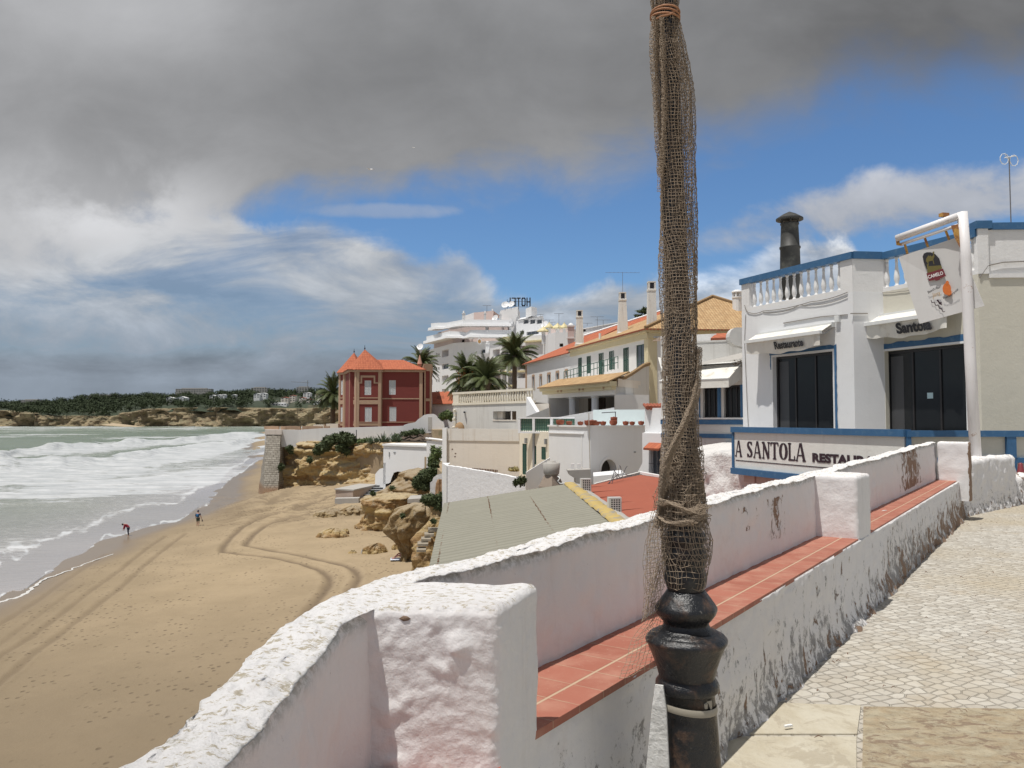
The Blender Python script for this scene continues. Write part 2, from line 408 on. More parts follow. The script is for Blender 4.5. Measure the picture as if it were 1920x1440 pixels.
def window(fac, r, parent, depth=.12, fmat=None, gmat=None, fw=.06, mull=1, trans=0, name='window'):
 a0, a1, z0, z1 = r; fm = MB(); o1 = -depth + .03; o0 = -depth - .04
 fac.box(fm, a0, a0 + fw, z0, z1, o0, o1); fac.box(fm, a1 - fw, a1, z0, z1, o0, o1)
 fac.box(fm, a0 + fw, a1 - fw, z1 - fw, z1, o0, o1); fac.box(fm, a0 + fw, a1 - fw, z0, z0 + fw, o0, o1)
 for k in range(1, mull + 1):
  c = lerp(a0, a1, k / (mull + 1)); fac.box(fm, c - fw * .35, c + fw * .35, z0 + fw, z1 - fw, o0, o1 - .004)
 for k in range(trans):
  c = z0 + (z1 - z0) * (.28 if trans == 1 else (k + 1) / (trans + 1)); fac.box(fm, a0 + fw, a1 - fw, c - fw * .4, c + fw * .4, o0, o1 - .008)
 f = fm.build(name, fmat or DARKF, parent)
 g = MB(); g.q([fac.pt(a0, z0, -depth), fac.pt(a1, z0, -depth), fac.pt(a1, z1, -depth), fac.pt(a0, z1, -depth)])
 g.build('pane', gmat or GLASS, f)
 return f
def shutter(fac, r, parent, mat, leafs=2, depth=-.02, name='shutter'):
 a0, a1, z0, z1 = r; m = MB(); w = (a1 - a0) / leafs
 for k in range(leafs):
  b0, b1 = a0 + w * k + .012, a0 + w * (k + 1) - .012
  fac.box(m, b0, b0 + .06, z0, z1, depth - .04, depth); fac.box(m, b1 - .06, b1, z0, z1, depth - .04, depth)
  for zz in (z0, (z0 + z1) / 2 - .03, z1 - .06): fac.box(m, b0 + .06, b1 - .06, zz, zz + .06, depth - .04, depth - .003)
  z = z0 + .07
  while z < z1 - .1:
   m.q([fac.pt(b0 + .06, z, depth - .005), fac.pt(b1 - .06, z, depth - .005), fac.pt(b1 - .06, z + .05, depth - .03), fac.pt(b0 + .06, z + .05, depth - .03)]); z += .055
 return m.build(name, mat, parent)
def offset_poly(poly, o):
 n = len(poly); out = []
 for i in range(n):
  a, b, c = Vector(poly[i - 1][:2]), Vector(poly[i][:2]), Vector(poly[(i + 1) % n][:2])
  t1 = (b - a).normalized(); t2 = (c - b).normalized(); n1 = Vector((t1.y, -t1.x)); n2 = Vector((t2.y, -t2.x))
  k = (n1 + n2); k = k / max(.3, k.dot(n1)); p = b + k * o; out.append((p.x, p.y))
 return out
def walls(parent, poly, z0, z1, mat, holes=None, name='wall', depth=.15, top=True, back=None):
 """CCW plan polygon; holes {edge index: [(a0,a1,z0,z1), ...]}"""
 m = MB(); holes = holes or {}; n = len(poly); zt = list(z1) if isinstance(z1, (list, tuple)) else [z1] * n
 for i in range(n):
  j = (i + 1) % n
  if abs(zt[i] - zt[j]) > 1e-6: m.q([(*poly[i][:2], z0), (*poly[j][:2], z0), (*poly[j][:2], zt[j]), (*poly[i][:2], zt[i])])
  else: m.wall(poly[i], poly[j], z0, zt[i], holes.get(i, ()), depth, bmi=1 if back else 0)
 if top: m.q([(p[0], p[1], z) for p, z in zip(poly, zt)])
 return m.build(name, [mat, back] if back else mat, parent)
def band(parent, poly, z0, z1, o, mat, name='cornice', inner=None):
 """ring of trim round a plan polygon, standing o proud"""
 m = MB(); a = offset_poly(poly, o); b = offset_poly(poly, -.05 if inner is None else inner); n = len(poly)
 for i in range(n):
  j = (i + 1) % n
  m.q([(*a[i], z0), (*a[j], z0), (*a[j], z1), (*a[i], z1)]); m.q([(*a[i], z1), (*a[j], z1), (*b[j], z1), (*b[i], z1)])
  m.q([(*b[i], z0), (*b[j], z0), (*a[j], z0), (*a[i], z0)]); m.q([(*b[j], z0), (*b[i], z0), (*b[i], z1), (*b[j], z1)])
 return m.build(name, mat, parent)
def slope(m, a, b, c, d=None, th=.10):
 """roof plane: eave a->b, top c (over b side) and d (over a side); UV in metres"""
 a, b, c = Vector(a), Vector(b), Vector(c); d = Vector(d) if d is not None else None
 t = (b - a).normalized(); pts = [a, b, c] + ([d] if d is not None else [])
 nn = (b - a).cross(c - a).normalized(); dn = nn.cross(t)
 uv = [((p - a).dot(t), -(p - a).dot(dn)) for p in pts]
 m.q(pts, uv)
 low = [p - Vector((0, 0, th)) for p in pts]
 m.q(list(reversed(low)))
 n = len(pts)
 for i in range(n): m.q([low[i], low[(i + 1) % n], pts[(i + 1) % n], pts[i]])
# text
_font_cache = {}
def text_geo(s, size=1.0, bold=0.0, sx=1.0, depth=0.0, shear=0.0, space=1.0):
 key = (s, size, bold, sx, shear, space)
 if key not in _font_cache:
  cu = bpy.data.curves.new('lettering', 'FONT'); cu.body = s; cu.size = size; cu.offset = bold; cu.shear = shear; cu.space_character = space
  cu.resolution_u = 4
  ob = bpy.data.objects.new('lettering', cu); C.objects.link(ob)
  dg = bpy.context.evaluated_depsgraph_get(); ev = ob.evaluated_get(dg); me = ev.to_mesh()
  vs = [(v.co.x * sx, v.co.y) for v in me.vertices]; fs = [tuple(p.vertices) for p in me.polygons]
  ev.to_mesh_clear(); bpy.data.objects.remove(ob); bpy.data.curves.remove(cu)
  _font_cache[key] = (vs, fs)
 return _font_cache[key]
def put_text(mb, s, fn, size=1.0, bold=0.0, sx=1.0, shear=0.0, space=1.0, width=None, mi=0, thick=None):
 """fn(x, y) -> 3D; width rescales to a given run length. thick: vector extruding the letters"""
 vs, fs = text_geo(s, size, bold, sx, 0, shear, space)
 if not vs: return
 x0 = min(v[0] for v in vs); x1 = max(v[0] for v in vs); k = (width / (x1 - x0)) if width else 1
 pts = [Vector(fn((v[0] - x0) * k, v[1])) for v in vs]
 b = len(mb.v); mb.v += [tuple(p) for p in pts]
 for f in fs: mb.f.append(tuple(b + i for i in f)); mb.uv.append(None); mb.mi.append(mi)
 if thick is not None:
  T = Vector(thick); b2 = len(mb.v); mb.v += [tuple(p + T) for p in pts]
  cnt = {}
  for f in fs:
   mb.f.append(tuple(b2 + i for i in f)); mb.uv.append(None); mb.mi.append(mi)
   for i in range(len(f)):
    e = (f[i], f[(i + 1) % len(f)]); cnt[e] = 1
  for (i, j) in cnt:
   if (j, i) not in cnt: mb.f.append((b + i, b + j, b2 + j, b2 + i)); mb.uv.append(None); mb.mi.append(mi)
# numpy noise
_rs = np.random.RandomState(7); _tab = _rs.rand(4096)
def _h(ix, iy, iz): return _tab[(ix * 1619 + iy * 31337 + iz * 6971 + 1013) & 4095]
def vn3(x, y, z=0.0):
 x = np.asarray(x, float); y = np.asarray(y, float) + 0 * x; z = np.asarray(z, float) + 0 * x
 ix, iy, iz = np.floor(x).astype(int), np.floor(y).astype(int), np.floor(z).astype(int)
 fx, fy, fz = x - ix, y - iy, z - iz
 fx, fy, fz = (f * f * f * (f * (f * 6 - 15) + 10) for f in (fx, fy, fz))
 r = 0
 for a in (0, 1):
  for b in (0, 1):
   for c in (0, 1):
    r = r + _h(ix + a, iy + b, iz + c) * (fx if a else 1 - fx) * (fy if b else 1 - fy) * (fz if c else 1 - fz)
 return r * 2 - 1
def nfbm(x, y, z=0.0, o=4, g=.5, l=2.03):
 s = 0; a = 1.0; x = np.asarray(x, float); y = np.asarray(y, float); z = np.asarray(z, float)
 for i in range(o): s = s + a * vn3(x, y, z + i * 17.3); x = x * l + 3.1; y = y * l + 1.7; z = z * l; a *= g
 return s
def nss(a, b, x): t = np.clip((x - a) / (b - a), 0, 1); return t * t * (3 - 2 * t)
def npgrid(name, X, Y, Z, mat, attrs=None, keep=None, smooth=True):
 ny, nx = X.shape; vs = np.stack([X, Y, Z], -1).reshape(-1, 3)
 idx = np.arange(ny * nx).reshape(ny, nx)
 q = np.stack([idx[:-1, :-1], idx[:-1, 1:], idx[1:, 1:], idx[1:, :-1]], -1).reshape(-1, 4)
 if keep is not None:
  k = keep.reshape(-1); q = q[k[q].any(1)]
 me = bpy.data.meshes.new(name)
 me.vertices.add(len(vs)); me.vertices.foreach_set('co', vs.ravel())
 me.loops.add(q.size); me.loops.foreach_set('vertex_index', q.ravel().astype(np.int32))
 me.polygons.add(len(q)); me.polygons.foreach_set('loop_start', np.arange(0, q.size, 4, dtype=np.int32)); me.polygons.foreach_set('loop_total', np.full(len(q), 4, dtype=np.int32))
 for k, v in (attrs or {}).items():
  at = me.attributes.new(k, 'FLOAT', 'POINT'); at.data.foreach_set('value', v.ravel().astype(np.float32))
 me.materials.append(mat); me.update(calc_edges=True); me.validate()
 if smooth: me.shade_smooth()
 o = bpy.data.objects.new(name, me); C.objects.link(o); return o
def attr(t, name):
 n = t.new('ShaderNodeAttribute', attribute_name=name); return n.outputs['Fac']
# beach and sea
WLY = np.array([-200, 0, 30, 52, 80, 100, 121, 150, 228, 250, 330, 430, 529, 800, 1285, 2000.])
WLX = np.array([-26, -28, -31, -33.5, -38.6, -39.5, -44, -52, -74.5, -80, -110, -140, -170, -250, -330, -330.])
def Wl(y): return np.interp(y, WLY, WLX)
def sand_z(x, y):
 s = np.asarray(x - Wl(y)); z = np.where(s > 0, 2.3 * (1 - np.exp(-np.maximum(s, 0) * .034)), s * .05)
 st_ = lambda a, b_, v: (lambda t: t * t * (3 - 2 * t))(np.clip((v - a) / (b_ - a), 0, 1))
 return z + 1.55 * st_(-41, -31, x) * st_(84, 110, y) * (1 - st_(128, 165, y))
def PB(u, v):
 z = 1.0
 for _ in range(8):
  p = PZ(u, v, z); z = .5 * z + .5 * float(sand_z(p.x, p.y))
 return PZ(u, v, z)
def np_PB(U, V):
 cz = (720 - V) / F; cx = (U - 960) / F
 yy = math.cos(TH) - math.sin(TH) * cz; zz = math.sin(TH) + math.cos(TH) * cz
 a = cx / yy; b = zz / yy; z = np.ones_like(a)
 for _ in range(10):
  d = np.minimum((z - CZ) / np.minimum(b, -1e-4), 3000); z = .5 * z + .5 * sand_z(a * d, d)
 d = np.minimum((z - CZ) / np.minimum(b, -1e-4), 3000)
 return a * d, d
def segdist(X, Y, pts):
 D = np.full(X.shape, 1e9)
 for (ax, ay), (bx, by) in zip(pts[:-1], pts[1:]):
  dx, dy = bx - ax, by - ay; L = dx * dx + dy * dy + 1e-9
  t = np.clip(((X - ax) * dx + (Y - ay) * dy) / L, 0, 1)
  D = np.minimum(D, np.hypot(X - ax - t * dx, Y - ay - t * dy))
 return D
def smoothline(pts, n=6):
 out = []; m = len(pts)
 for i in range(m - 1):
  p0, p1, p2, p3 = (Vector(pts[max(0, i - 1)]), Vector(pts[i]), Vector(pts[i + 1]), Vector(pts[min(m - 1, i + 2)]))
  for k in range(n):
   t = k / n
   out.append(.5 * ((2 * p1) + (p2 - p0) * t + (2 * p0 - 5 * p1 + 4 * p2 - p3) * t * t + (3 * p1 - p0 - 3 * p2 + p3) * t ** 3))
 out.append(Vector(pts[-1])); return out
def sandmat():
 m, t = newmat('beach_sand'); p = pos(t)
 wet = attr(t, 'wet'); trk = attr(t, 'trk'); dm = attr(t, 'damp_shade')
 n = t.noise(p, .25, 6, .6); n2 = t.noise(p, 2.2, 7, .65)
 c = t.mix(t.ss(n, .3, .7), (.36, .275, .17), (.30, .228, .138))
 c = t.mix(t.m('MULTIPLY', t.ss(n2, .45, .75), .35), c, (.27, .20, .13))
 c = t.mix(dm, c, (.155, .118, .074))  # cloud shade on the near sand painted in with the damp tone
 c = t.mix(t.m('MULTIPLY', trk, .95), c, (.15, .108, .065))
 foot = t.vor(t.mapv(p, scale=(1, .75, 1)), 2.7, rnd=1.0)
 fp = t.ss(foot, .30, .10); gate = t.ss(t.noise(t.mapv(p, scale=(1, .45, 1), rot=(0, 0, R(28))), .42, 5, .65), .43, .56)
 fp = t.m('MULTIPLY', t.m('MULTIPLY', fp, gate), t.m('SUBTRACT', 1, wet))
 c = t.mix(t.m('MULTIPLY', fp, .85), c, (.125, .09, .055))
 c = t.mix(wet, c, (.20, .15, .10))
 t.put(t.b.inputs['Base Color'], c)
 t.put(t.b.inputs['Roughness'], t.lin(wet, 0, 1, .9, .28))
 h = t.m('ADD', t.m('MULTIPLY', t.m('SUBTRACT', n2, fp), .8), t.m('MULTIPLY', t.noise(p, 9, 5, .6), .25))
 t.put(t.b.inputs['Normal'], t.bump(h, .07, t.lin(wet, 0, 1, .75, .05)))
 return m
def seamat():
 m, t = newmat('sea_water'); p = pos(t)
 fo = attr(t, 'foam'); sh = attr(t, 'shal')
 x, y, z = t.sep(p)
 st = t.noise(t.mapv(p, scale=(.055, .16, .1), rot=(0, 0, R(-8))), 1.0, 9, .66, 1.2)
 fn = t.noise(t.mapv(p, scale=(.35, .8, .5)), 1.0, 8, .7, .8)
 nn = t.m('ADD', t.m('MULTIPLY', st, .62), t.m('MULTIPLY', fn, .38))
 th = t.m('SUBTRACT', .735, t.m('MULTIPLY', fo, .35))
 f = t.m('MULTIPLY', t.ss(t.m('SUBTRACT', nn, th), -.03, .09), t.lin(fn, .3, .7, .72, 1.1))
 lace = t.m('MULTIPLY', t.ss(t.vor(t.mapv(p, scale=(.45, .9, 1)), 1.0, 'DISTANCE_TO_EDGE', 0), .12, .0), t.ss(fo, .25, .7))
 f = t.m('MAXIMUM', f, t.m('MULTIPLY', lace, .55))
 wc = t.mix(sh, (.105, .142, .068), (.315, .295, .295))
 wc = t.mix(t.ss(t.noise(t.mapv(p, scale=(.02, .05, 1)), 1, 5, .6), .35, .7), wc, t.mix(sh, (.145, .185, .098), (.36, .335, .33)))
 c = t.mix(f, wc, t.mix(t.ss(t.noise(t.mapv(p, scale=(.09, .3, 1)), 1, 8, .7), .35, .65), (.38, .40, .415), (.56, .57, .58)))
 t.put(t.b.inputs['Base Color'], c)
 t.b.inputs['Specular IOR Level'].default_value = .32
 t.put(t.b.inputs['Roughness'], t.m('ADD', t.lin(f, 0, 1, .17, .7), t.m('MULTIPLY', sh, .05)))
 h = t.m('ADD', t.noise(t.mapv(p, scale=(.5, 1.1, 1)), 1, 8, .62, .5), t.m('MULTIPLY', f, .5))
 t.put(t.b.inputs['Normal'], t.bump(h, .55, t.lin(sh, 0, 1, 1.0, .12)))
 return m
def build_beach():
 us = np.concatenate([np.arange(-700, 0, 14), np.arange(0, 900, 3.0), np.arange(900, 1500, 14)])
 vs = np.concatenate([[800], np.arange(804, 860, 3), np.arange(860, 1060, 1.1), np.arange(1060, 1450, 2.4), np.arange(1450, 2600, 22)])
 U, V = np.meshgrid(us, vs); X, Y = np_PB(U, V)
 Z = sand_z(X, Y)
 px = lambda L: smoothline([(PB(u, v).x, PB(u, v).y) for u, v in L])
 trk = np.zeros_like(X); dz = np.zeros_like(X)
 lines = [([(-80, 1290), (0, 1228), (60, 1189), (150, 1125), (225, 1069), (277, 1027), (311, 1005)], .19, .62),
             ([(-80, 1345), (0, 1279), (75, 1215), (165, 1147), (225, 1104), (292, 1042), (349, 1001)], .19, .62),
             ([(-60, 1205), (0, 1168), (82, 1121), (131, 1084), (200, 1040)], .17, .6),
             ([(-60, 1250), (0, 1205), (90, 1140), (160, 1095)], .16, .4),
             ([(640, 925), (560, 952), (500, 968), (455, 990), (418, 1027), (440, 1036), (520, 1046), (590, 1063), (618, 1085), (603, 1115), (575, 1150), (540, 1200)], .29, 1.0),
             ([(650, 940), (600, 955), (540, 975), (497, 988), (462, 1017), (478, 1025), (560, 1040), (645, 1058), (672, 1080), (655, 1110), (640, 1150), (600, 1230)], .29, 1.0)]
 random.seed(4)
 for k in range(13):
  v0 = 916 + k * 4.4; sh = random.uniform(-14, 14)
  lines.append(([(395 + sh, v0 + 26 + random.uniform(-5, 5)), (450, v0 + 17 + random.uniform(-5, 5)), (510, v0 + 9 + random.uniform(-4, 4)), (575, v0 + 3 + random.uniform(-4, 4)), (640 + sh, v0 - 3 + random.uniform(-3, 3))], .22, .8))
 for L, w, a in lines:
  D = segdist(X, Y, px(L)) + .05 * nfbm(X * 1.3, Y * 1.3, o=2)
  inn = np.exp(-(D / w) ** 2); rim = np.exp(-((D - w * 1.9) / (w * .7)) ** 2)
  trk = np.maximum(trk, a * inn); dz = dz - .11 * a * inn + .06 * a * rim
 churn = np.exp(-(((U - 520) / 130) ** 2 + ((V - 950) / 34) ** 2))
 dz = dz + churn * .22 * nfbm(X * .5, Y * .5, o=4); trk = np.maximum(trk, churn * .8 * nss(-.2, .5, nfbm(X * .6, Y * .25, 3, o=4)))
 s = X - Wl(Y)
 wn = nfbm(X * .08, Y * .05, 5, o=4)
 wet = nss(5.0, 1.0, s + 1.6 * wn)
 damp_shade = np.clip(.95 * nss(62, 20, Y) + .5 * nss(14, 3, s + 3 * wn), 0, 1) * .85  # cloud shadow painted over the near sand, plus real damp along the waterline
 dz = dz + .05 * nfbm(X * .35, Y * .35, o=4) * (1 - wet) + .10 * nfbm(X * .07, Y * .07, 9, o=3)
 c = PB(690, 912); dz = dz + 1.5 * np.exp(-(((X - c.x - 2) / 5) ** 2 + ((Y - c.y - 6) / 9) ** 2))
 o = npgrid('beach', X, Y, Z + dz, sandmat(), {'wet': wet, 'trk': trk, 'damp_shade': damp_shade})
 tag(o, kind='structure')
 xs = np.linspace(-60, 900, 60); ys = np.linspace(-150, 2500, 90); X, Y = np.meshgrid(xs, ys); X = X + Wl(Y) + 58
 o = npgrid('shore_ground', X, Y, sand_z(X, Y) - 1.0, MATS['beach_sand'], {'wet': X * 0, 'trk': X * 0, 'damp_shade': X * 0}); tag(o, kind='structure')
def build_sea():
 us = np.concatenate([np.arange(-1500, -60, 12), np.arange(-60, 720, 2.0), np.arange(720, 1500, 14)])
 vs = np.concatenate([[786.6, 787, 788, 790, 792], np.arange(794, 900, .7), np.arange(900, 1160, 1.5), np.arange(1160, 1700, 25)])
 U, V = np.meshgrid(us, vs)
 cz = (720 - V) / F; yy = math.cos(TH) - math.sin(TH) * cz; zz = math.sin(TH) + math.cos(TH) * cz
 Y = -CZ / np.minimum(zz / yy, -4e-4); X = (U - 960) / F / yy * Y
 c1 = np.interp(U, [-600, 0, 110, 200, 277, 363, 493, 700], [900, 855, 839, 837, 829, 822, 817, 806])
 c2 = np.interp(U, [-600, 0, 120, 200, 290, 400, 493, 700], [925, 875, 868, 861, 848, 836, 828, 812])
 wob = nfbm(U * .02, U * 0, 1, o=3)
 c1 = c1 + wob * 3.5; c2 = c2 + nfbm(U * .016, U * 0, 7, o=3) * 4
 VU = [-700, 0, 60, 110, 160, 200, 240, 290, 330, 370, 410, 395, 380, 405, 440, 470, 495]
 vw = np.interp(U, [-700, 0, 60, 110, 160, 200, 250, 300, 350, 385, 410, 440, 470, 500, 700], [1420, 1118, 1092, 1064, 1046, 1018, 1006, 992, 975, 955, 930, 893, 872, 857, 815])
 vw = vw + 9 * nfbm(U * .022, U * 0, 3, o=4)
 T = np.where(V < 808, (V - 787) / 21, np.where(V < c1, 1 + (V - 808) / np.maximum(c1 - 808, 1), np.where(V < c2, 2 + (V - c1) / np.maximum(c2 - c1, 1), 3 + (V - c2) / np.maximum(vw - c2, 1))))
 jt = T + .06 * nfbm(U * .03, V * .05, 3, o=3)
 tt = [0, .45, .55, .8, .95, 1.15, 1.8, 1.93, 2.0, 2.3, 2.55, 2.72, 2.9, 3.0, 3.1, 3.22, 3.4, 3.55, 3.64, 3.68, 3.72, 3.8, 3.9, 3.955, 3.985, 4.0, 4.02]
 aa = [.2, .25, .72, .72, .5, .06, .06, .25, 1.25, .9, .40, .10, .25, 1.15, .95, .62, .48, .46, .50, .9, .34, .26, .24, .25, 1.2, .5, 0]
 foam = np.interp(jt, tt, aa)
 foam = foam + .38 * nss(260, 460, U) * ((T > 1.5) & (T < 3.2))
 streak = nfbm(X * .03, Y * .012, 5, o=3)
 foam = foam + .22 * streak + .75 * nss(.30, .55, nfbm(X * .017, Y * .022, 12, o=4)) * (T < 1.9) * nss(.9, 1.2, T) + .35 * nss(.25, .5, nfbm(X * .03, Y * .015, 22, o=4)) * (T > 3.1)
 shal = np.interp(T, [0, 2, 3, 3.3, 3.7, 4], [0, .05, .30, .55, .95, 1]) + .12 * nfbm(X * .02, Y * .02, 2, o=3)
 Zs = .16 * nfbm(X * .12, Y * .3, o=3) * np.interp(T, [0, 3, 3.5, 4], [1.6, 1, .2, 0.02])
 def crest(t0, h, w): d = (T - t0); return h * np.where(d > 0, np.exp(-(d / w) ** 2), np.exp(-(d / (w * 3)) ** 2))
 Zs = Zs + crest(2.02, 2.0, .10) * (.8 + .5 * nfbm(U * .02, U * 0, 4, o=2)) + crest(3.0, 1.6, .035) * (.8 + .5 * nfbm(U * .02, U * 0, 6, o=2)) + crest(.6, .5, .2)
 Zs = Zs + .10 * nfbm(X * .35, Y * .6, 8, o=3) * nss(.2, .9, foam) * np.interp(T, [3, 3.6, 4], [1, .5, .0])
 base = np.where(T > 3.3, np.maximum(0, sand_z(X, Y) + .045), 0)
 z = np.where(T > 3.3, Zs + base, Zs)
 z = np.where(T > 4.0, sand_z(X, Y) - .25 - .3 * (T - 4), z)
 keep = (T < 4.06)
 o = npgrid('sea', X, Y, z, seamat(), {'foam': np.clip(foam, 0, 1.5), 'shal': np.clip(shal, 0, 1)}, keep)
 tag(o, kind='structure')
build_beach(); build_sea()
fl_ = smoothline([tuple(PB(u, v)) for u, v in ((-60, 1150), (0, 1130), (35, 1120), (62, 1104), (80, 1088), (110, 1078), (140, 1066), (170, 1054), (212, 1040))], 14)
m_ = np.array([(p.x, p.y) for p in fl_]); rows_ = []
for k_, p in enumerate(fl_):
 w_ = (.16 + .12 * noise.noise(Vector((k_ * .35, 0, 0)))) * (1 - .75 * k_ / len(fl_)); q_ = (fl_[min(k_ + 1, len(fl_) - 1)] - fl_[max(0, k_ - 1)]).normalized(); n_ = Vector((-q_.y, q_.x, 0)); j_ = .25 * noise.noise(Vector((k_ * .22, 5, 0)))
 rows_.append([(*(p + n_ * (j_ + s_ * w_))[:2], float(sand_z(p.x, p.y)) + .055 + (0 if abs(s_) > .5 else .03)) for s_ in (-1, 0, 1)])
mbf_ = MB(); mbf_.grid(rows_); tag(mbf_.build('foam_line', simple('dried_foam', (.55, .54, .52), .8, .2, 9), None, True), 'thin stranded line of sea foam left on the wet sand', 'foam', kind='stuff')
# rock
def rockmat(name, c1, c2, c3, bumpd=.25, sc_=1.0, strata=1.6):
 m, t = newmat(name); p = pos(t); x, y, z = t.sep(p)
 w = t.noise(p, .5 * sc_, 5, .6); zz = t.m('ADD', t.m('MULTIPLY', z, strata * sc_), t.m('MULTIPLY', w, 2.2))
 s = t.noise(t.comb(t.m('MULTIPLY', x, .1), t.m('MULTIPLY', y, .1), zz), 1.0, 6, .65)
 n = t.noise(p, 1.7 * sc_, 8, .68); nf = t.noise(p, 7 * sc_, 7, .7)
 c = t.mix(t.ss(s, .38, .62), c1, c2); c = t.mix(t.ss(n, .52, .72), c, c3)
 c = t.mix(t.m('MULTIPLY', t.ss(nf, .54, .70), .45), c, tuple(x * .42 for x in c2))
 up = t.new('ShaderNodeNewGeometry').outputs['Normal']; nz = t.sep(up)[2]
 c = t.mix(t.m('MULTIPLY', t.ss(nz, .45, .9), .55), c, c3)
 t.put(t.b.inputs['Base Color'], c); t.b.inputs['Roughness'].default_value = .92
 t.put(t.b.inputs['Normal'], t.bump(t.m('ADD', t.m('ADD', s, n), t.m('MULTIPLY', nf, .5)), bumpd))
 return m
ROCK = rockmat('ochre_sandstone', (.52, .385, .18), (.35, .215, .095), (.45, .385, .27))
ROCKF = rockmat('far_cliff_rock', (.40, .315, .19), (.26, .19, .115), (.12, .12, .07), 3.0, .05, .45)
ROCKG = rockmat('grey_brown_rock', (.36, .27, .145), (.25, .16, .07), (.40, .34, .25))
SOIL = simple('dry_soil', (.33, .25, .16), .95, .3, 1.0, bumpd=.05, dirt=(.12, .13, .06), dscale=.5)
def cliff_face(name, plan, ztop, zbot, mat, amp=.8, nu=160, nv=46, label=None, cat=None, seed=0, inset=0.0, kind='structure', fr=.35, ledge=.8):
 """rock face along a plan polyline (outside on its right), weathered into ledges"""
 P_ = [Vector((p[0], p[1], 0)) for p in plan]; L = [0]
 for a, b in zip(P_[:-1], P_[1:]): L.append(L[-1] + (b - a).length)
 ss_ = np.linspace(0, L[-1], nu); px = np.interp(ss_, L, [p.x for p in P_]); py = np.interp(ss_, L, [p.y for p in P_])
 tx, ty = np.gradient(px), np.gradient(py); k = 9; ker = np.ones(k) / k
 tx = np.convolve(np.pad(tx, k // 2, 'edge'), ker, 'valid'); ty = np.convolve(np.pad(ty, k // 2, 'edge'), ker, 'valid')
 ln = np.hypot(tx, ty); nx, nyv = ty / ln, -tx / ln
 zt = np.interp(ss_, L, ztop) if isinstance(ztop, (list, tuple)) else np.full(nu, ztop)
 zb = np.interp(ss_, L, zbot) if isinstance(zbot, (list, tuple)) else np.full(nu, zbot)
 h = np.linspace(0, 1, nv)[:, None]; Z = zb[None] + (zt - zb)[None] * h
 S = np.broadcast_to(ss_[None], Z.shape)
 D = nfbm(S * fr * .6, Z * fr, seed, o=5, g=.55) * amp
 zz = Z * 1.3 + 1.5 * vn3(S * .2, Z * .2, seed + 5)
 D = D + ledge * amp * .55 * (np.abs(vn3(zz * .9, S * .05, seed + 2)) * 1.6 - .5)
 D = D - .5 * amp * np.maximum(0, vn3(S * fr * 1.6, Z * .12, seed + 9)) ** 1.5
 D = D - inset * np.broadcast_to(h, Z.shape) * 1.0
 D = D - (np.broadcast_to(h, Z.shape) > .999) * amp * .3
 X = px[None] + nx[None] * D; Y = py[None] + nyv[None] * D
 X = np.vstack([X, px[None] - nx[None] * (inset + 1.2 * amp)]); Y = np.vstack([Y, py[None] - nyv[None] * (inset + 1.2 * amp)]); Z = np.vstack([Z, zt[None] - .05])
 o = npgrid(name, X, Y, Z, mat); tag(o, label, cat, None, kind); return o
def rock(name, label, rings, mat, seed=0, amp=.35, n=72, rows=44, group=None, fr=.9, cat='rock', kind=None, loc=None):
 """weathered boulder from rings (z, cx, cy, rx, ry)"""
 rg = sorted(rings); zs = [r[0] for r in rg]; Zr = np.linspace(zs[0], zs[-1], rows)
 f = lambda i: np.interp(Zr, zs, [r[i] for r in rg])
 cx, cy, rx, ry = f(1), f(2), f(3), f(4); an = np.linspace(0, 2 * np.pi, n + 1)
 A, Zg = np.meshgrid(an, Zr); ca, sa = np.cos(A), np.sin(A)
 bx = ca * 2.2; by = sa * 2.2
 D = amp * nfbm(bx * fr + cx[:, None] * .2, by * fr, Zg * fr * .8 + seed, o=5, g=.56)
 zz = Zg * 2.2 + vn3(bx, by, seed)
 D = D + amp * .35 * (np.abs(vn3(zz, bx * .3, seed + 3)) * 1.6 - .6)
 k = 1 - np.clip((Zg - (Zr[-1] - .25)) / .25, 0, 1) * .25
 X = cx[:, None] + ca * (rx[:, None] * k + D); Y = cy[:, None] + sa * (ry[:, None] * k + D)
 Zg = Zg + 0
 for j in range(1, 7):
  s = 1 - j / 6
  X = np.vstack([X, (cx[-1] + (X[rows - 1] - cx[-1]) * s)[None]]); Y = np.vstack([Y, (cy[-1] + (Y[rows - 1] - cy[-1]) * s)[None]])
  Zg = np.vstack([Zg, (Zr[-1] + .10 * min(1, rx[-1]) * (1 - s * s) + .25 * amp * nfbm(X[-1] * 1.3, Y[-1] * 1.3, seed, o=3))[None]])
 off = np.array([cx[0], cy[0], zs[0]])
 o = npgrid(name, X - off[0], Y - off[1], Zg - off[2], mat); o.location = tuple(float(k) for k in off); o['_w'] = tuple(float(k) for k in off)
 tag(o, label, cat, group, kind); return o
# land
def land(name, poly, z0, z1, mat, kind='structure'):
 m = MB(); m.prism(poly, z0, z1); o = m.build(name, mat, loc=(0, 0, 0)); return tag(o, kind=kind)
SQ = 1 / math.hypot(.69, 1)
def wl(c, s):   # point of the promenade wall system: offset c (x - .69 y = c), station y = s
 return (c + .69 * s, s)
GZ = 10.45
land('terrace_ground', [(-.52, -12), (40, -12), (40, 16.2), (11.5, 16.2), (9.6, 16.8), (7.0, 13.4), wl(-2.15, 12.6), wl(-2.15, 2.4), (-.52, 2.3)], 0, GZ - .02, SOIL)
land('low_town_ground', [(-.6, 14), (2, 12), (60, 16.5), (60, 62), (-4.6, 62), (-3.75, 47.5), (-2.2, 36)], .3, 5.9, SOIL)
land('mid_town_ground', [(-5.0, 62.2), (80, 62.2), (90, 106), (-12.8, 106), (-9.8, 95), (-7.4, 78)], .3, 7.4, SOIL)
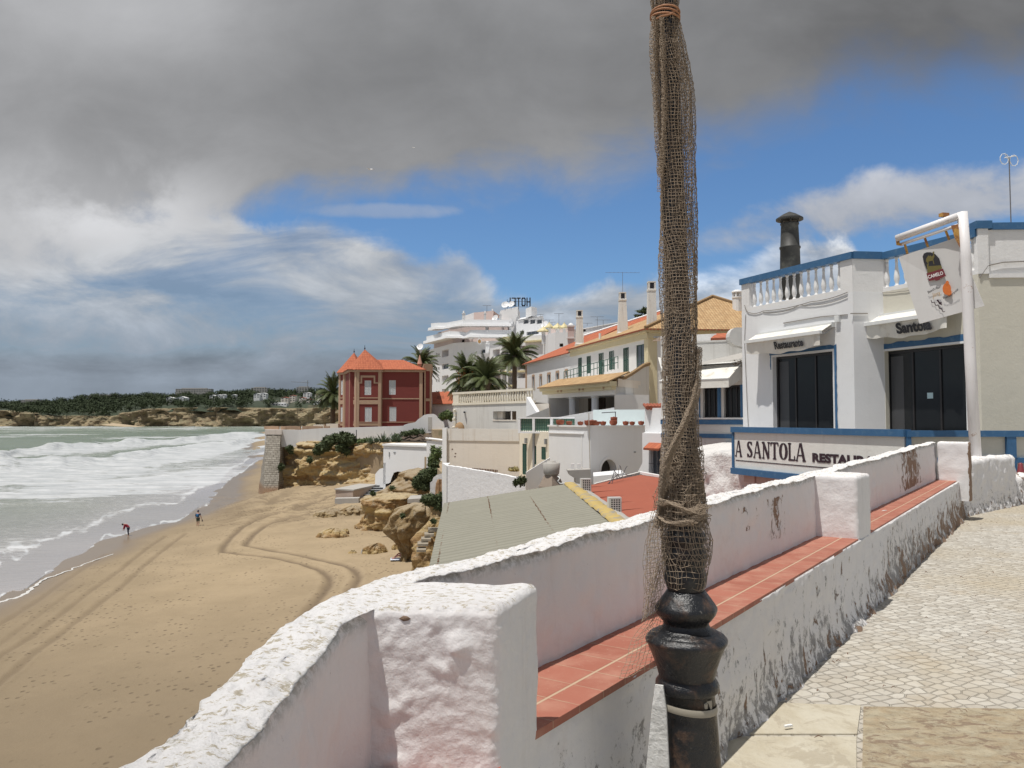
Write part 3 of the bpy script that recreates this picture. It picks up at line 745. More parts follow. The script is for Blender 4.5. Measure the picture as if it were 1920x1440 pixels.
land('high_town_ground', [(-27, 126), (-12, 118.5), (-10.5, 106.2), (160, 106.2), (260, 420), (-20, 420), (-25, 160)], .3, 10.6, SOIL)
land('headland_ground', [(-35.4, 121.5), (-28, 119), (-13, 118.2), (-10.6, 112), (-12, 118), (-27, 125.5), (-33, 150), (-35.5, 128)], .3, 10.1, SOIL)
bl = XY(521, 116); br = XY(722, 106.5)
cliff_face('promontory_cliff', [bl, XY(560, 114.0), XY(620, 112.0), XY(668, 109.5), br], [9.0, 8.9, 8.75, 8.7, 8.9], [1.0, 1.0, 1.2, 1.4, 1.6], ROCK, 1.25, 240, 80, seed=3, inset=2.4)
land('cliff_top_ground', [XY(521,118.6), XY(560, 116.6), XY(620, 114.6), XY(668, 112.1), XY(719,109), (-10.6, 107.5), (-14, 117), (-34, 121)], 3, 8.85, SOIL)
def far_coast():
 us = [-700, -300, -120, 0, 60, 110, 160, 215, 260, 300, 345, 400, 470, 540, 600, 700, 800, 1000, 1400]
 dd = [1500, 1350, 1260, 1290, 1270, 1300, 1310, 1330, 1270, 1290, 1275, 1250, 1285, 1300, 1270, 1280, 1300, 1320, 1400]
 tp = [775, 772, 772, 769, 776, 779, 779, 780, 768, 765, 764, 763, 764, 765, 764, 764, 764, 764, 764]
 plan = [XY(u, d) for u, d in zip(us, dd)]; zt = [ZV(v, d) for v, d in zip(tp, dd)]
 cliff_face('far_cliffs', plan, zt, -1.0, ROCKF, 15, 1100, 40, seed=21, fr=.045, inset=9, ledge=.12)
 U = np.arange(-700, 1400, 6.0); rows = []
 sk = np.interp(U, [-700, -200, 0, 70, 110, 165, 280, 400, 480, 560, 640, 900, 1400], [775, 768, 762, 762, 756, 748, 746, 744, 739, 738, 737, 736, 736])
 tpv = np.interp(U, us, tp); d0 = np.interp(U, us, dd)
 X = []; Y = []; Z = []
 for i, f in enumerate(np.linspace(0, 1, 26)):
  d = d0 + 12 + f * 420; v = tpv + (sk - tpv) * f ** .6
  z = CZ + (786 - v) / F * d + 2.5 * nfbm(U * .03, U * 0 + f * 3, 2, o=3) - (6 if i == 0 else 0)
  X.append((U - 960) / F * d); Y.append(d); Z.append(z)
 X.append(X[-1] * 1.2); Y.append(Y[-1] + 300); Z.append(Z[-1] - 30)
 gm = simple('far_hill_scrub', (.034, .046, .026), .95, .4, .05, dirt=(.16, .13, .08), dscale=.02)
 o = npgrid('far_hill', np.array(X), np.array(Y), np.array(Z), gm); tag(o, kind='structure')
 return U, sk, tpv, d0
FC = far_coast()
def hill_z(u, f):
 U, sk, tp, d0 = FC; d = np.interp(u, U, d0) + 12 + f * 420; t_, s_ = np.interp(u, U, tp), np.interp(u, U, sk)
 v = t_ + (s_ - t_) * f ** .6
 return (u - 960) / F * d, d, CZ + (786 - v) / F * d
# whitewashed masonry
def limewash(name, col, peel=0.0, mold=0.0, fine=1.0, grain=.010):
 """thick lime paint: crust relief, flaked patches that show the brown render, black mildew low down"""
 m, t = newmat(name); p = pos(t); x, y, z = t.sep(p)
 n1 = t.noise(p, 1.3, 6, .6); n2 = t.noise(p, 9 * fine, 8, .68); n3 = t.noise(p, 45 * fine, 6, .65)
 c = t.mix(n1, tuple(k * .95 for k in col), tuple(min(.92, k * 1.04) for k in col))
 st = t.noise(t.mapv(p, scale=(9, 9, .8)), 1.0, 7, .7)
 c = t.mix(t.m('MULTIPLY', t.ss(st, .52, .78), .30), c, (.50, .46, .43))
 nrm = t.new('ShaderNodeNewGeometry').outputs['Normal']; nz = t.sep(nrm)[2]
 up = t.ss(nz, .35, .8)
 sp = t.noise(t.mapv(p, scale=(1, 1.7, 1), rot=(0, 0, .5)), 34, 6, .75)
 c = t.mix(up, c, tuple(min(.86, k * 1.14) for k in col))  # upward faces painted paler to look sunlit
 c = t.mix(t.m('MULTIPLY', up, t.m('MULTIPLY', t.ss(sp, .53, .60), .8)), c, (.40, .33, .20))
 c = t.mix(t.m('MULTIPLY', up, t.m('MULTIPLY', t.ss(t.noise(p, 15, 9, .78), .57, .66), .6)), c, (.42, .40, .31))
 ar = attr(t, 'arris'); c = t.mix(t.m('MULTIPLY', ar, t.m('MULTIPLY', t.ss(t.noise(p, 30, 8, .78), .42, .58), .75)), c, (.20, .19, .15))
 c = t.mix(t.m('MULTIPLY', t.ss(t.noise(t.mapv(p, loc=(2, 9, 4)), 26, 8, .78), .64, .72), .65), c, (.23, .19, .16))
 c = t.mix(t.m('MULTIPLY', t.ss(t.noise(p, 2.6, 8, .7), .54, .76), .35), c, (.52, .45, .42))
 low = attr(t, 'low')
 pk = attr(t, 'peel')
 ed = t.noise(t.mapv(p, scale=(1, 1, .75)), 7.5, 9, .72, .6)
 pe = t.ss(t.m('ADD', ed, t.m('MULTIPLY', pk, .215)), .69, .72)
 mo = t.ss(t.m('ADD', t.noise(t.mapv(p, scale=(1, 1, .8), loc=(3, 1, 7)), 9, 9, .8), t.m('MULTIPLY', low, .15)), .655, .72)
 brown = t.mix(t.noise(p, 18, 5, .6), (.30, .20, .13), (.18, .115, .08))
 c = t.mix(t.m('MULTIPLY', mo, .70), c, (.085, .078, .072))
 c = t.mix(pe, c, brown)
 t.put(t.b.inputs['Base Color'], c); t.b.inputs['Roughness'].default_value = .82
 h = t.m('ADD', t.m('ADD', t.m('MULTIPLY', n2, .6), t.m('MULTIPLY', n3, .35)), t.m('MULTIPLY', t.m('SUBTRACT', 1, pe), .5))
 h = t.m('ADD', h, t.m('MULTIPLY', up, t.m('MULTIPLY', t.noise(p, 30, 9, .78), 1.5)))
 t.put(t.b.inputs['Normal'], t.bump(h, grain))
 return m
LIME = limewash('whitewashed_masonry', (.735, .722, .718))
def tilemat():
 m, t = newmat('red_clay_tile'); uv = t.new('ShaderNodeUVMap').outputs[0]; u, v, _ = t.sep(uv); p = pos(t)
 e1 = t.m('ABSOLUTE', t.m('SUBTRACT', t.m('FRACT', t.m('DIVIDE', u, .168)), .5))
 g1 = t.ss(e1, .482, .488)
 off = t.m('ABSOLUTE', t.m('SUBTRACT', v, .255)); g2 = t.ss(off, .0075, .004)
 g = t.m('MAXIMUM', t.m('MULTIPLY', g1, t.ss(t.noise(p, 3, 4, .6), .3, .6, .25, .7)), t.m('MULTIPLY', g2, .85))
 wn = t.new('ShaderNodeTexWhiteNoise', noise_dimensions='2D')
 t.l.new(t.comb(t.m('FLOOR', t.m('DIVIDE', u, .168)), t.ss(v, .254, .256), 0), wn.inputs['Vector'])
 n = t.noise(p, 6, 7, .65)
 c = t.mix(wn.outputs[0], (.31, .105, .068), (.37, .135, .090)); c = t.mix(t.ss(n, .4, .75), c, (.42, .20, .14))
 c = t.mix(t.m('MULTIPLY', t.ss(t.noise(p, 45, 5, .7), .6, .72), .45), c, (.50, .36, .27))
 c = t.mix(g, c, (.50, .38, .26))
 t.put(t.b.inputs['Base Color'], c); t.b.inputs['Roughness'].default_value = .72
 t.put(t.b.inputs['Normal'], t.bump(t.m('ADD', t.m('MULTIPLY', t.m('SUBTRACT', 1, g), .8), t.m('MULTIPLY', n, .3)), .004))
 return m
TILE = tilemat()
def addattr(o, name, vals):
 at = o.data.attributes.new(name, 'FLOAT', 'POINT'); at.data.foreach_set('value', np.asarray(vals, dtype=np.float32))
BENCH = thing('parapet_bench', (1.0, 4.0, GZ), 'long whitewashed promenade parapet with built-in seats of red clay tile', 'parapet')
BW = np.array(BENCH['_w'])
def loc_npgrid(name, X, Y, Z, mat, attrs, parent):
 w = parent['_w']; o = npgrid(name, X - w[0], Y - w[1], Z - w[2], mat, attrs); o.parent = parent; o['_w'] = tuple(w); return o
def wall_top(y):     # height of the crest above the ground for station y on the main run
 return np.interp(y, [2.0, 2.5, 4.3, 6.6, 12.4], [1.03, 1.035, 1.06, 1.085, 1.17])
def backrest():
 pts = []
 y = -.6
 while y < 2.02: pts.append(((-.41, y), (1, 0), -.575)); y += .011 if y > .9 else .04
 nd = Vector((1, -.69)).normalized()
 inner = []; outer = []; nv = []
 for (ix, iy), n, ox in pts: inner.append((ix, iy)); outer.append((ox, iy)); nv.append((1, 0))
 a0 = Vector((-.41, 2.03)); a1 = Vector((-.262, 2.49))
 for k in range(1, 16):
  f = k / 16; inner.append(tuple(a0.lerp(a1, f))); ang = lerp(0, math.atan(.69), f)
  oa = Vector((-.575, 2.03)); ob = Vector((-.433, 2.588)); oc = oa.lerp(ob, f) + Vector((-.022, .010)) * math.sin(math.pi * f)
  outer.append(tuple(oc)); nn = Vector((1, 0)).lerp(nd, f).normalized(); nv.append((nn.x, nn.y))
 y = 2.50
 while y < 12.75:
  inner.append((-2.03 + .69 * y, y)); q = Vector(inner[-1]) - nd * np.interp(y, [2.5, 3.2, 12], [.155, .155, .17]); outer.append(tuple(q)); nv.append((nd.x, nd.y)); y += .0042 * y
 I = np.array(inner); O = np.array(outer); N = np.array(nv); n = len(I)
 dist = np.concatenate([[0], np.cumsum(np.hypot(*np.diff(I, axis=0).T))])
 top = np.where(np.arange(n) < len(pts), 1.03 - .0 * I[:, 1], wall_top(I[:, 1]))
 top = top + .009 * vn3(dist * 1.6, 0, 3) + .006 * vn3(dist * 7, 0, 5)
 prof = []
 for f in np.linspace(0, 1, 34): prof.append((0, lerp(.30, 1.0, f ** .9), 0))
 for f in np.linspace(.06, .94, 24): prof.append((f, 1.0, 1))
 for f in np.linspace(1, 0, 26): prof.append((1, lerp(-.6, 1.0, f), 2))
 m = len(prof)
 X = np.zeros((n, m)); Y = np.zeros((n, m)); Z = np.zeros((n, m)); LOW = np.zeros((n, m)); PE = np.zeros((n, m)); AR = np.zeros((n, m))
 for j, (f, h, sdn) in enumerate(prof):
  if h == 1.0 and sdn == 1: pass
  B = I + (O - I) * f
  zz = top * h if h > 0 else np.full(n, h)
  if sdn == 1: zz = top + .014 * math.sin(math.pi * f) ** .5
  r = 0
  if sdn != 1 and h > .955: r = (1 - math.sqrt(max(0, 1 - ((h - .975) / .025) ** 2))) * .014 if h > .975 else 0
  sgn = {0: 1, 2: -1}.get(sdn, 0)
  amp = {0: .0045, 1: .0, 2: .014}[sdn]
  D = amp * nfbm(dist * 4, zz * 5, j * 0 + sdn * 9, o=4) + .006 * (nfbm(dist * 12, zz * 12, 4, o=3) if sdn == 0 else 0)
  if h > .95 and sdn != 1: D = D + (.004 if sdn == 0 else .011) * nfbm(dist * 16, zz * 30, 11 + sdn, o=4, g=.65)   # crust spilling over the arris
  if sdn == 1: zz = zz + .007 * nfbm(dist * 5, f * 1.3, 6, o=5, g=.6) + .0035 * nfbm(dist * 30, f * 7, 2, o=4, g=.7)
  if sdn == 1: B = B + N * ((.005 if f < .5 else .013) * nfbm(dist * (10 if f < .5 else 6), f * 3, 8, o=4, g=.6))[:, None] * (1 if f < .5 else -1)
  B = B + N * (sgn * (D - r))[:, None]
  if sdn == 2: B = B - N * .02 * np.abs(nfbm(dist * 3.3, zz * 3, 15, o=3))[:, None]
  if sdn == 0: B = B - N * (.020 * max(0, (h - .45) / .55)) if True else B
  X[:, j] = B[:, 0]; Y[:, j] = B[:, 1]; Z[:, j] = GZ + zz
  yy = I[:, 1]
  pk = np.exp(-(((yy - 5.65) / .22) ** 2)) * (np.abs(h - .80) < .14) * 1.0 + np.exp(-(((yy - 5.15) / .15) ** 2)) * (np.abs(h - .86) < .08) * .8
  pk = pk + np.exp(-(((yy - 10.6) / .75) ** 2)) * (abs(h - .80) < .22) * 1.25 + np.exp(-(((yy - 7.6) / .2) ** 2)) * (abs(h - .82) < .12) * .9
  AR[:, j] = (max(0, (h - .955) / .045) if sdn == 0 else (max(0, 1 - f / .16) if sdn == 1 else 0)); PE[:, j] = pk if sdn == 0 else (0.15 if sdn == 2 else 0); LOW[:, j] = (-.6 if sdn == 0 else -1.0 if sdn == 1 else .2)
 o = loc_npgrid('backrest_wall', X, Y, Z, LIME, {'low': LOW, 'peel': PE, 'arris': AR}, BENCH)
 return o
backrest()
def rough_block(name, quad, z0, z1, parent, r=.02, amp=.006, lumps=0.0, res=.012, seed=0, low=(0, 0), peel=None, mat=None, base_flare=0.0):
 """masonry block on a plan quad (CCW from front-left), rounded and lumpy"""
 q = [Vector((p[0], p[1])) for p in quad]
 W = (q[1] - q[0]).length; D = (q[3] - q[0]).length; H = z1 - z0
 nw, nd_, nh = max(8, int(W / res)), max(8, int(D / res)), max(10, int(H / res))
 ctr = (q[0] + q[1] + q[2] + q[3]) / 4
 verts = {}; vl = []; faces = []; LOW = []; PE = []
 def vid(a, b, c):
  k = (a, b, c)
  if k in verts: return verts[k]
  lx, ly, lz = a / nw * W, b / nd_ * D, c / nh * H
  cx, cy, cz = min(max(lx, r), W - r), min(max(ly, r), D - r), min(lz, H - r)
  d = Vector((lx - cx, ly - cy, max(0, lz - cz)))
  if d.length > 1e-9:
   nrm = d.normalized(); lx, ly, lz = cx + nrm.x * r, cy + nrm.y * r, (cz + nrm.z * r if lz > cz else lz)
  else: nrm = Vector((0, 0, 1))
  s, t = lx / W, ly / D
  p = (q[0] * (1 - s) + q[1] * s) * (1 - t) + (q[3] * (1 - s) + q[2] * s) * t
  P3 = Vector((p.x, p.y, z0 + lz))
  ex = (q[1] - q[0]).normalized(); ey = (q[3] - q[0]).normalized()
  wn = Vector((ex.x * nrm.x + ey.x * nrm.y, ex.y * nrm.x + ey.y * nrm.y, nrm.z))
  wn = wn.normalized() if wn.length > 0 else wn
  s3 = Vector((p.x * 1.0 + seed * 7.3, p.y, P3.z))
  dsp = amp * fbm(s3 * 6, 4) + amp * .4 * fbm(s3 * 24, 3)
  if lumps:
   front = max(0, -nrm.y) + .25 * max(0, nrm.z)
   w1 = noise.voronoi(s3 * 11.0)[0]; l1 = max(0, .55 - w1[0]) ; w2 = fbm(s3 * 5.5 + Vector((9, 2, 1)), 3)
   fade = sstep(.30, .52, lz / H)
   dsp += lumps * front * (l1 * 2.6 * sstep(.0, .35, w2) + .16 * w2 + .10 * fbm(s3 * 24, 3)) * (.25 + .75 * fade)
  P3 += wn * dsp
  if base_flare: P3 += Vector((wn.x, wn.y, 0)) * base_flare * max(0, 1 - lz / .35) ** 2
  verts[k] = len(vl); vl.append(P3); hh = lz / H
  LOW.append(low[0] * (1 - hh) + low[1] * hh if nrm.z < .8 else -1); PE.append(peel(P3, hh, nrm) if peel else 0)
  return verts[k]
 def quadf(f, na, nb):
  for i in range(na):
   for j in range(nb): faces.append((f(i, j), f(i + 1, j), f(i + 1, j + 1), f(i, j + 1)))
 quadf(lambda i, j: vid(i, 0, j), nw, nh)
 quadf(lambda i, j: vid(nw - i, nd_, j), nw, nh)
 quadf(lambda i, j: vid(nw, i, j), nd_, nh)
 quadf(lambda i, j: vid(0, nd_ - i, j), nd_, nh)
 quadf(lambda i, j: vid(i, j, nh), nw, nd_)
 w = Vector(parent['_w']) if parent is not None else Vector((ctr.x, ctr.y, z0))
 me = bpy.data.meshes.new(name); me.from_pydata([tuple(v - w) for v in vl], [], faces); me.materials.append(mat or LIME); me.shade_smooth()
 o = bpy.data.objects.new(name, me); C.objects.link(o)
 if parent is not None: o.parent = parent
 else: o.location = w
 o['_w'] = tuple(float(k) for k in w)
 addattr(o, 'low', LOW); addattr(o, 'peel', PE); return o
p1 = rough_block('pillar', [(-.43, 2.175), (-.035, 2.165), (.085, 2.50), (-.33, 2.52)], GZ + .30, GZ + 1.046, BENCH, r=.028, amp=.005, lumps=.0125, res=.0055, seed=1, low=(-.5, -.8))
tag(p1, 'lumpy white end pillar with crusted flat top')
c2 = lambda c, y: wl(c, y)
rough_block('pillar', [(2.36, 6.60), (2.735, 6.36), (3.015, 6.76), (2.62, 7.02)], GZ + .30, GZ + 1.10, BENCH, r=.03, amp=.006, res=.02, seed=2, low=(-.5, -.8))
rough_block('pillar', [(6.62, 12.50), (6.97, 12.22), (7.13, 12.45), (6.80, 12.72)], GZ + .30, GZ + 1.20, BENCH, r=.03, amp=.008, res=.03, seed=3, low=(.2, -.3), peel=lambda p, h, n: 1.6 if n.x > .5 else .1)
def seat(c0, c1, y0, y1, along0=0.0):
 m = MB(); a = Vector(wl(c0, y0)); b = Vector(wl(c0, y1)); t = (b - a).normalized(); n = Vector((t.y, -t.x)); w = (c1 - c0) * SQ
 z = GZ + .615
 L = (b - a).length; rows = []; uvs = []
 ns = max(2, int(L / .08))
 for v in (-.05, w, w + .004):
  rows.append([(*(a + t * (L * i / ns) + n * v), z - (.022 if v > w else 0)) for i in range(ns + 1)]); uvs.append([(along0 + L * i / ns, min(v, w)) for i in range(ns + 1)])
 m.grid(rows, uvs=uvs)
 o = m.build('seat', TILE, BENCH); return o
def seatq(name, pts, z, u0=0):
 m = MB(); P0 = Vector(pts[0]); t = (Vector(pts[1]) - P0).normalized(); n = Vector((t.y, -t.x))
 uv = [(u0 + (Vector(p) - P0).dot(t), (Vector(p) - P0).dot(n)) for p in pts]
 m.q([(*p, z) for p in pts][::-1], uv[::-1])
 m.q([(*pts[3], z), (*pts[2], z), (*pts[2], z - .025), (*pts[3], z - .025)], [uv[3], uv[2], uv[2], uv[3]])
 m.q([(*pts[0], z), (*pts[3], z), (*pts[3], z - .025), (*pts[0], z - .025)], [uv[0], uv[3], uv[3], uv[0]])
 return m.build(name, TILE, BENCH)
SZ = GZ + .605
seatq('seat', [wl(-2.09, 2.35), wl(-2.12, 6.9), wl(-1.66, 6.55), wl(-1.63, 2.30)], SZ)
seatq('seat', [wl(-2.12, 6.75), wl(-2.12, 12.7), wl(-1.69, 12.5), wl(-1.66, 6.6)], SZ, .1)
seatq('seat', [(-.43, .2), (-.43, 2.3), (-.03, 2.3), (-.03, .2)], SZ + .018, .12)
def bench_base():
 n1 = []; ys = []; y = .2
 line = [(-.028, y_) for y_ in np.arange(.2, 2.12, .03)]
 line += [(-.040 + .092 * k / 11, 2.14 + .32 * k / 11) for k in range(0, 11)]
 y = 2.47
 while y < 13.0: line.append(wl(-1.645, y)); y += .0042 * y
 I = np.array(line); T = np.gradient(I, axis=0); T = T / np.hypot(T[:, 0], T[:, 1])[:, None]; N = np.stack([T[:, 1], -T[:, 0]], -1)
 dist = np.concatenate([[0], np.cumsum(np.hypot(*np.diff(I, axis=0).T))]); n = len(I)
 hs = np.concatenate([np.linspace(-.03, .580, 46), [.592, .595]])
 X = np.zeros((n, len(hs))); Y = X.copy(); Z = X.copy(); LO = X.copy(); PE = X.copy()
 for j, h in enumerate(hs):
  D = .010 * nfbm(dist * 3, h * 4, 1, o=5, g=.6) + .035 * np.maximum(0, 1 - h / .16) ** 1.5 * (1 + .9 * nfbm(dist * 5, h * 6, 3, o=3)) + .015 * (1 - h / .6)
  D = D - .012 * np.maximum(0, vn3(dist * 2.2, h * 3, 6)) ** 2
  zz = np.full(n, h)
  if h > .55: D = D + .006 * nfbm(dist * 14, h * 9, 9, o=3)
  if j >= len(hs) - 1: D = np.full(n, -.03); zz = zz - .004
  B = I + N * D[:, None]; X[:, j] = B[:, 0]; Y[:, j] = B[:, 1]; Z[:, j] = GZ + zz
  yy = I[:, 1]; lown = max(0, 1 - h / .45)
  LO[:, j] = .60 + .95 * lown + .35 * nfbm(dist * .7, 0, 2, o=2) - (1.2 if h > .57 else 0)
  PE[:, j] = .25 * lown + np.interp(yy, [2, 6.6, 7.2, 9, 10.5, 12.2], [.35, .50, .65, .8, .95, 1.1]) * (.35 + .65 * max(0, 1 - h / .66)) - (1 if h > .56 else 0)
 loc_npgrid('bench_base', X, Y, Z, LIME, {'low': LO, 'peel': PE}, BENCH)
bench_base()
m = MB(); m.lathe([(.004, 0), (.020, .004), (.026, .012), (.018, .020), (.004, .023)], (-.285, 2.190, GZ + 1.004), 10)
o = m.build('chipped_stone', simple('exposed_stone', (.20, .135, .09), .9, .3, 40, bumpd=.004), BENCH, smooth=True)
w2 = rough_block('low_wall', [(7.10, 12.75), (9.15, 14.55), (8.98, 14.85), (6.95, 13.10)], GZ - .02, GZ + .905, None, r=.10, amp=.022, res=.03, seed=5, low=(1.3, -.5), peel=lambda p, h, n: .75 * max(0, 1 - h / .42) + .05, base_flare=.05)
tag(w2, 'rounded white end of wall beyond the tiled seats, peeling along its foot', 'wall')
w3 = rough_block('low_wall', [(9.08, 14.62), (11.6, 15.2), (11.5, 15.6), (9.0, 14.95)], GZ - .02, GZ + .56, None, r=.12, amp=.05, res=.045, seed=6, low=(1.3, .5), peel=lambda p, h, n: .75, base_flare=.05)
tag(w3, 'broken stub of white wall stepping down past the rounded wall end', 'wall')
# pavement
def cobblemat():
 m, t = newmat('limestone_cobbles'); p = pos(t)
 pr = t.mapv(p, rot=(0, 0, R(-24)))
 warp = t.noise(p, 1.2, 4, .55, out=1)
 pw = t.new('ShaderNodeVectorMath', operation='MULTIPLY_ADD'); t.l.new(warp, pw.inputs[0]); pw.inputs[1].default_value = (.10, .10, 0); t.l.new(pr, pw.inputs[2])
 pz = t.mapv(pw.outputs[0], scale=(1, 1.18, 0)); cs_ = 11.2
 cell = t.sep(t.vor(pz, cs_, out=1, rnd=.48))[0]; edge = t.vor(pz, cs_, 'DISTANCE_TO_EDGE', 0, .48); fac = t.ss(edge, .085, .02)
 n = t.noise(p, .55, 6, .6); n2 = t.noise(p, 16, 6, .7)
 c = t.mix(cell, (.385, .355, .305), (.53, .505, .45))
 c = t.mix(t.ss(n, .42, .75), c, (.44, .385, .29)); c = t.mix(t.m('MULTIPLY', t.ss(n2, .5, .72), .4), c, (.32, .26, .19))
 mo = t.mix(t.noise(p, 3.0, 5, .6), (.27, .225, .17), (.40, .35, .27))
 vis = t.ss(t.noise(p, 1.1, 5, .6), .25, .55, .45, 1.0)
 c = t.mix(t.m('MULTIPLY', t.m('MULTIPLY', fac, vis), t.ss(t.noise(p, 5, 6, .7), .32, .70, .08, .55)), c, mo)
 c = t.mix(t.m('MULTIPLY', t.ss(t.noise(t.mapv(p, loc=(8, 3, 0)), 2.0, 7, .7), .52, .66), .5), c, (.40, .33, .235))
 t.put(t.b.inputs['Base Color'], c); t.b.inputs['Roughness'].default_value = .85
 h = t.m('ADD', t.m('SUBTRACT', 1, fac), t.m('MULTIPLY', n2, .5))
 h = t.m('ADD', h, t.m('MULTIPLY', cell, .35))
 t.put(t.b.inputs['Normal'], t.bump(h, .010)); return m
us = np.linspace(-1.5, 34, 240); ysv = np.concatenate([np.arange(-6, 3, .5), np.arange(3, 9, .09), np.arange(9, 22, .25)])
X, Y = np.meshgrid(us, ysv)
Z = GZ + .004 * nfbm(X * .8, Y * .8, 1, o=3)
Z = np.where((X - .69 * Y < -1.7) & (Y > 1) , GZ - .05, Z)
keep = ((X - .69 * Y > -1.95) & (X > -.25) & (Y < 16.1))
tag(npgrid('pavement', X, Y, Z, cobblemat(), None, keep), kind='structure')
def slabmat(name, c1, c2, c3, sc_=3, bd=.006, stretch=(1, 1, 1)):
 m, t = newmat(name); p = pos(t); n = t.noise(t.mapv(p, scale=stretch), sc_, 9, .7, .6); n2 = t.noise(p, 30, 6, .7)
 c = t.mix(t.ss(n, .36, .64), c1, c2); c = t.mix(t.m('MULTIPLY', t.ss(t.noise(t.mapv(p, scale=stretch, loc=(4, 4, 0)), sc_ * .9, 9, .72, 1.2), .52, .58), .62), c, c3); c = t.mix(t.m('MULTIPLY', t.ss(n2, .5, .7), .3), c, c3)
 t.put(t.b.inputs['Base Color'], c); t.b.inputs['Roughness'].default_value = .8
 t.put(t.b.inputs['Normal'], t.bump(t.m('ADD', n, t.m('MULTIPLY', n2, .3)), bd * 3)); return m
SL1 = slabmat('pale_limestone_slab', (.45, .40, .30), (.52, .48, .385), (.36, .31, .23))
SL2 = slabmat('brown_rippled_slab', (.47, .41, .29), (.41, .325, .21), (.20, .125, .085), 9, .012, (1, 1.5, 1))
def slab(u, v): q = PZ(u, v, GZ); return (q.x, q.y)
def slabs(name, polys, z, mat):
 m = MB()
 for poly in polys: m.prism(poly, GZ - .03, z)
 o = m.build(name, mat, loc=(0, 0, 0)); tag(o, kind='structure')
slabs('paving_slab', [[slab(1235, 1379), slab(1607, 1379), slab(1614, 1326), slab(1330, 1316)], [slab(1150, 1470), slab(1606, 1470), slab(1606, 1384), slab(1228, 1384)], [slab(1000, 1700), slab(1606, 1700), slab(1606, 1474), slab(1150, 1474)]], GZ + .009, SL1)
slabs('brown_paving', [[slab(1612, 1700), slab(2600, 1700), slab(2500, 1338), slab(2060, 1334), slab(1619, 1327)]], GZ + .0075, SL2)
random.seed(11)
m = MB()
for k in range(150):
 x = random.uniform(1.6, 9); y = random.uniform(3.9, 12.5)
 if x - .69 * y < -1.45: continue
 if random.random() < .3: x = -1.58 + .69 * y + random.random() ** 3 * .5
 a = random.uniform(0, 6.28); L = random.uniform(.008, .045); r = random.uniform(.0015, .004)
 m.tube([(x, y, GZ + .028), (x + L * .5 * math.cos(a), y + L * .5 * math.sin(a), GZ + .032 + r), (x + L * math.cos(a + .3), y + L * math.sin(a + .3), GZ + .028)], [r * .6, r, r * .5], 4)
o = m.build('fallen_twigs', simple('dry_leaf_litter', (.16, .08, .045), .8, .4, 30)); tag(o, 'scattered dry twigs and leaf crumbs on the cobbled promenade', 'litter', kind='stuff')
m = MB(); q = PZ(1658, 958, SZ); m.box((q.x, q.y, SZ + .004), (.06, .02, .003), .6)
tag(m.build('paper_scrap', simple('white_paper', (.8, .8, .78), .7, .05)), 'small white scrap of paper on the far tiled seat', 'litter')
m = MB(); q = PZ(1478, 1371, GZ); m.box((q.x, q.y, GZ + .027), (.045, .013, .009), .35)
tag(m.build('cigarette_butt', MATS['white_paper']), 'white cigarette butt on the pale paving slab by the seat', 'litter')
# lamp post
LD_ = 2.75
POSTM = None
def postmat():
 m, t = newmat('glossy_black_cast_iron'); p = pos(t); n = t.noise(p, 14, 7, .7)
 c = t.mix(t.ss(n, .50, .68), (.010, .011, .013), (.075, .045, .030)); c = t.mix(t.ss(t.noise(p, 60, 6, .75), .62, .70), c, (.16, .15, .13)); t.put(t.b.inputs['Base Color'], c)
 t.put(t.b.inputs['Roughness'], t.lin(n, .3, .7, .22, .42)); t.b.inputs['Specular IOR Level'].default_value = .55
 t.put(t.b.inputs['Normal'], t.bump(t.m('ADD', t.noise(p, 40, 5, .6), t.m('MULTIPLY', n, 2)), .0035)); return m
POSTM = postmat()
PX = LD_ / F
def pc(v, u=None):   # post axis
 return P(u if u is not None else 1252 + (v / 1440) * 40, v, LD_)
post = thing('lamp_post', (pc(1440).x, LD_, GZ), 'glossy black cast iron lamp post wrapped in netting, beside the tiled seat', 'lamp post')
def post_profile(pts, n=40, flute=0):
 """pts: (v, width px[, centre u])"""
 m = MB(); b = 0; rows = []
 for e in pts:
  v, w = e[0], e[1]; c = pc(v, e[2] if len(e) > 2 else None); r = w / 2 * PX; row = []
  for k in range(n):
   a = 2 * math.pi * k / n; fl = 1 + (flute * (math.cos(a * 8)) if flute else 0)
   row.append((c.x + r * fl * math.cos(a), LD_ + r * fl * math.sin(a), c.z))
  rows.append(row)
 m.grid(rows[::-1], closed=True); m.q(rows[0]); m.q(rows[-1][::-1])
 return m
def cu(v): return np.interp(v, [0, 500, 1000, 1107, 1200, 1280, 1340, 1440, 1600], [1248, 1268, 1284, 1286, 1287, 1288, 1293, 1299, 1306])
def pp(lst): return [(v, w, float(cu(v))) for v, w in lst]
post_profile(pp([(1600, 150), (1560, 148), (1550, 118), (1500, 110), (1440, 104), (1400, 101), (1340, 99), (1296, 97), (1294, 106), (1290, 114), (1284, 116), (1277, 114), (1271, 106), (1268, 101)])).build('column_base', POSTM, post, True)
post_profile(pp([(1268, 101), (1262, 104), (1250, 110), (1226, 126), (1208, 141), (1203, 148), (1199, 150), (1195, 148), (1192, 142), (1189, 138), (1188, 128), (1186, 122), (1183, 116), (1182, 104), (1179, 98), (1177, 92), (1172, 84), (1168, 82)]), 48, .008).build('collar', POSTM, post, True)
post_profile(pp([(1168, 82), (1164, 84), (1158, 96), (1150, 108), (1143, 113), (1138, 113), (1132, 106), (1122, 92), (1112, 78), (1106, 70)]), 48, .018).build('bulb', POSTM, post, True)
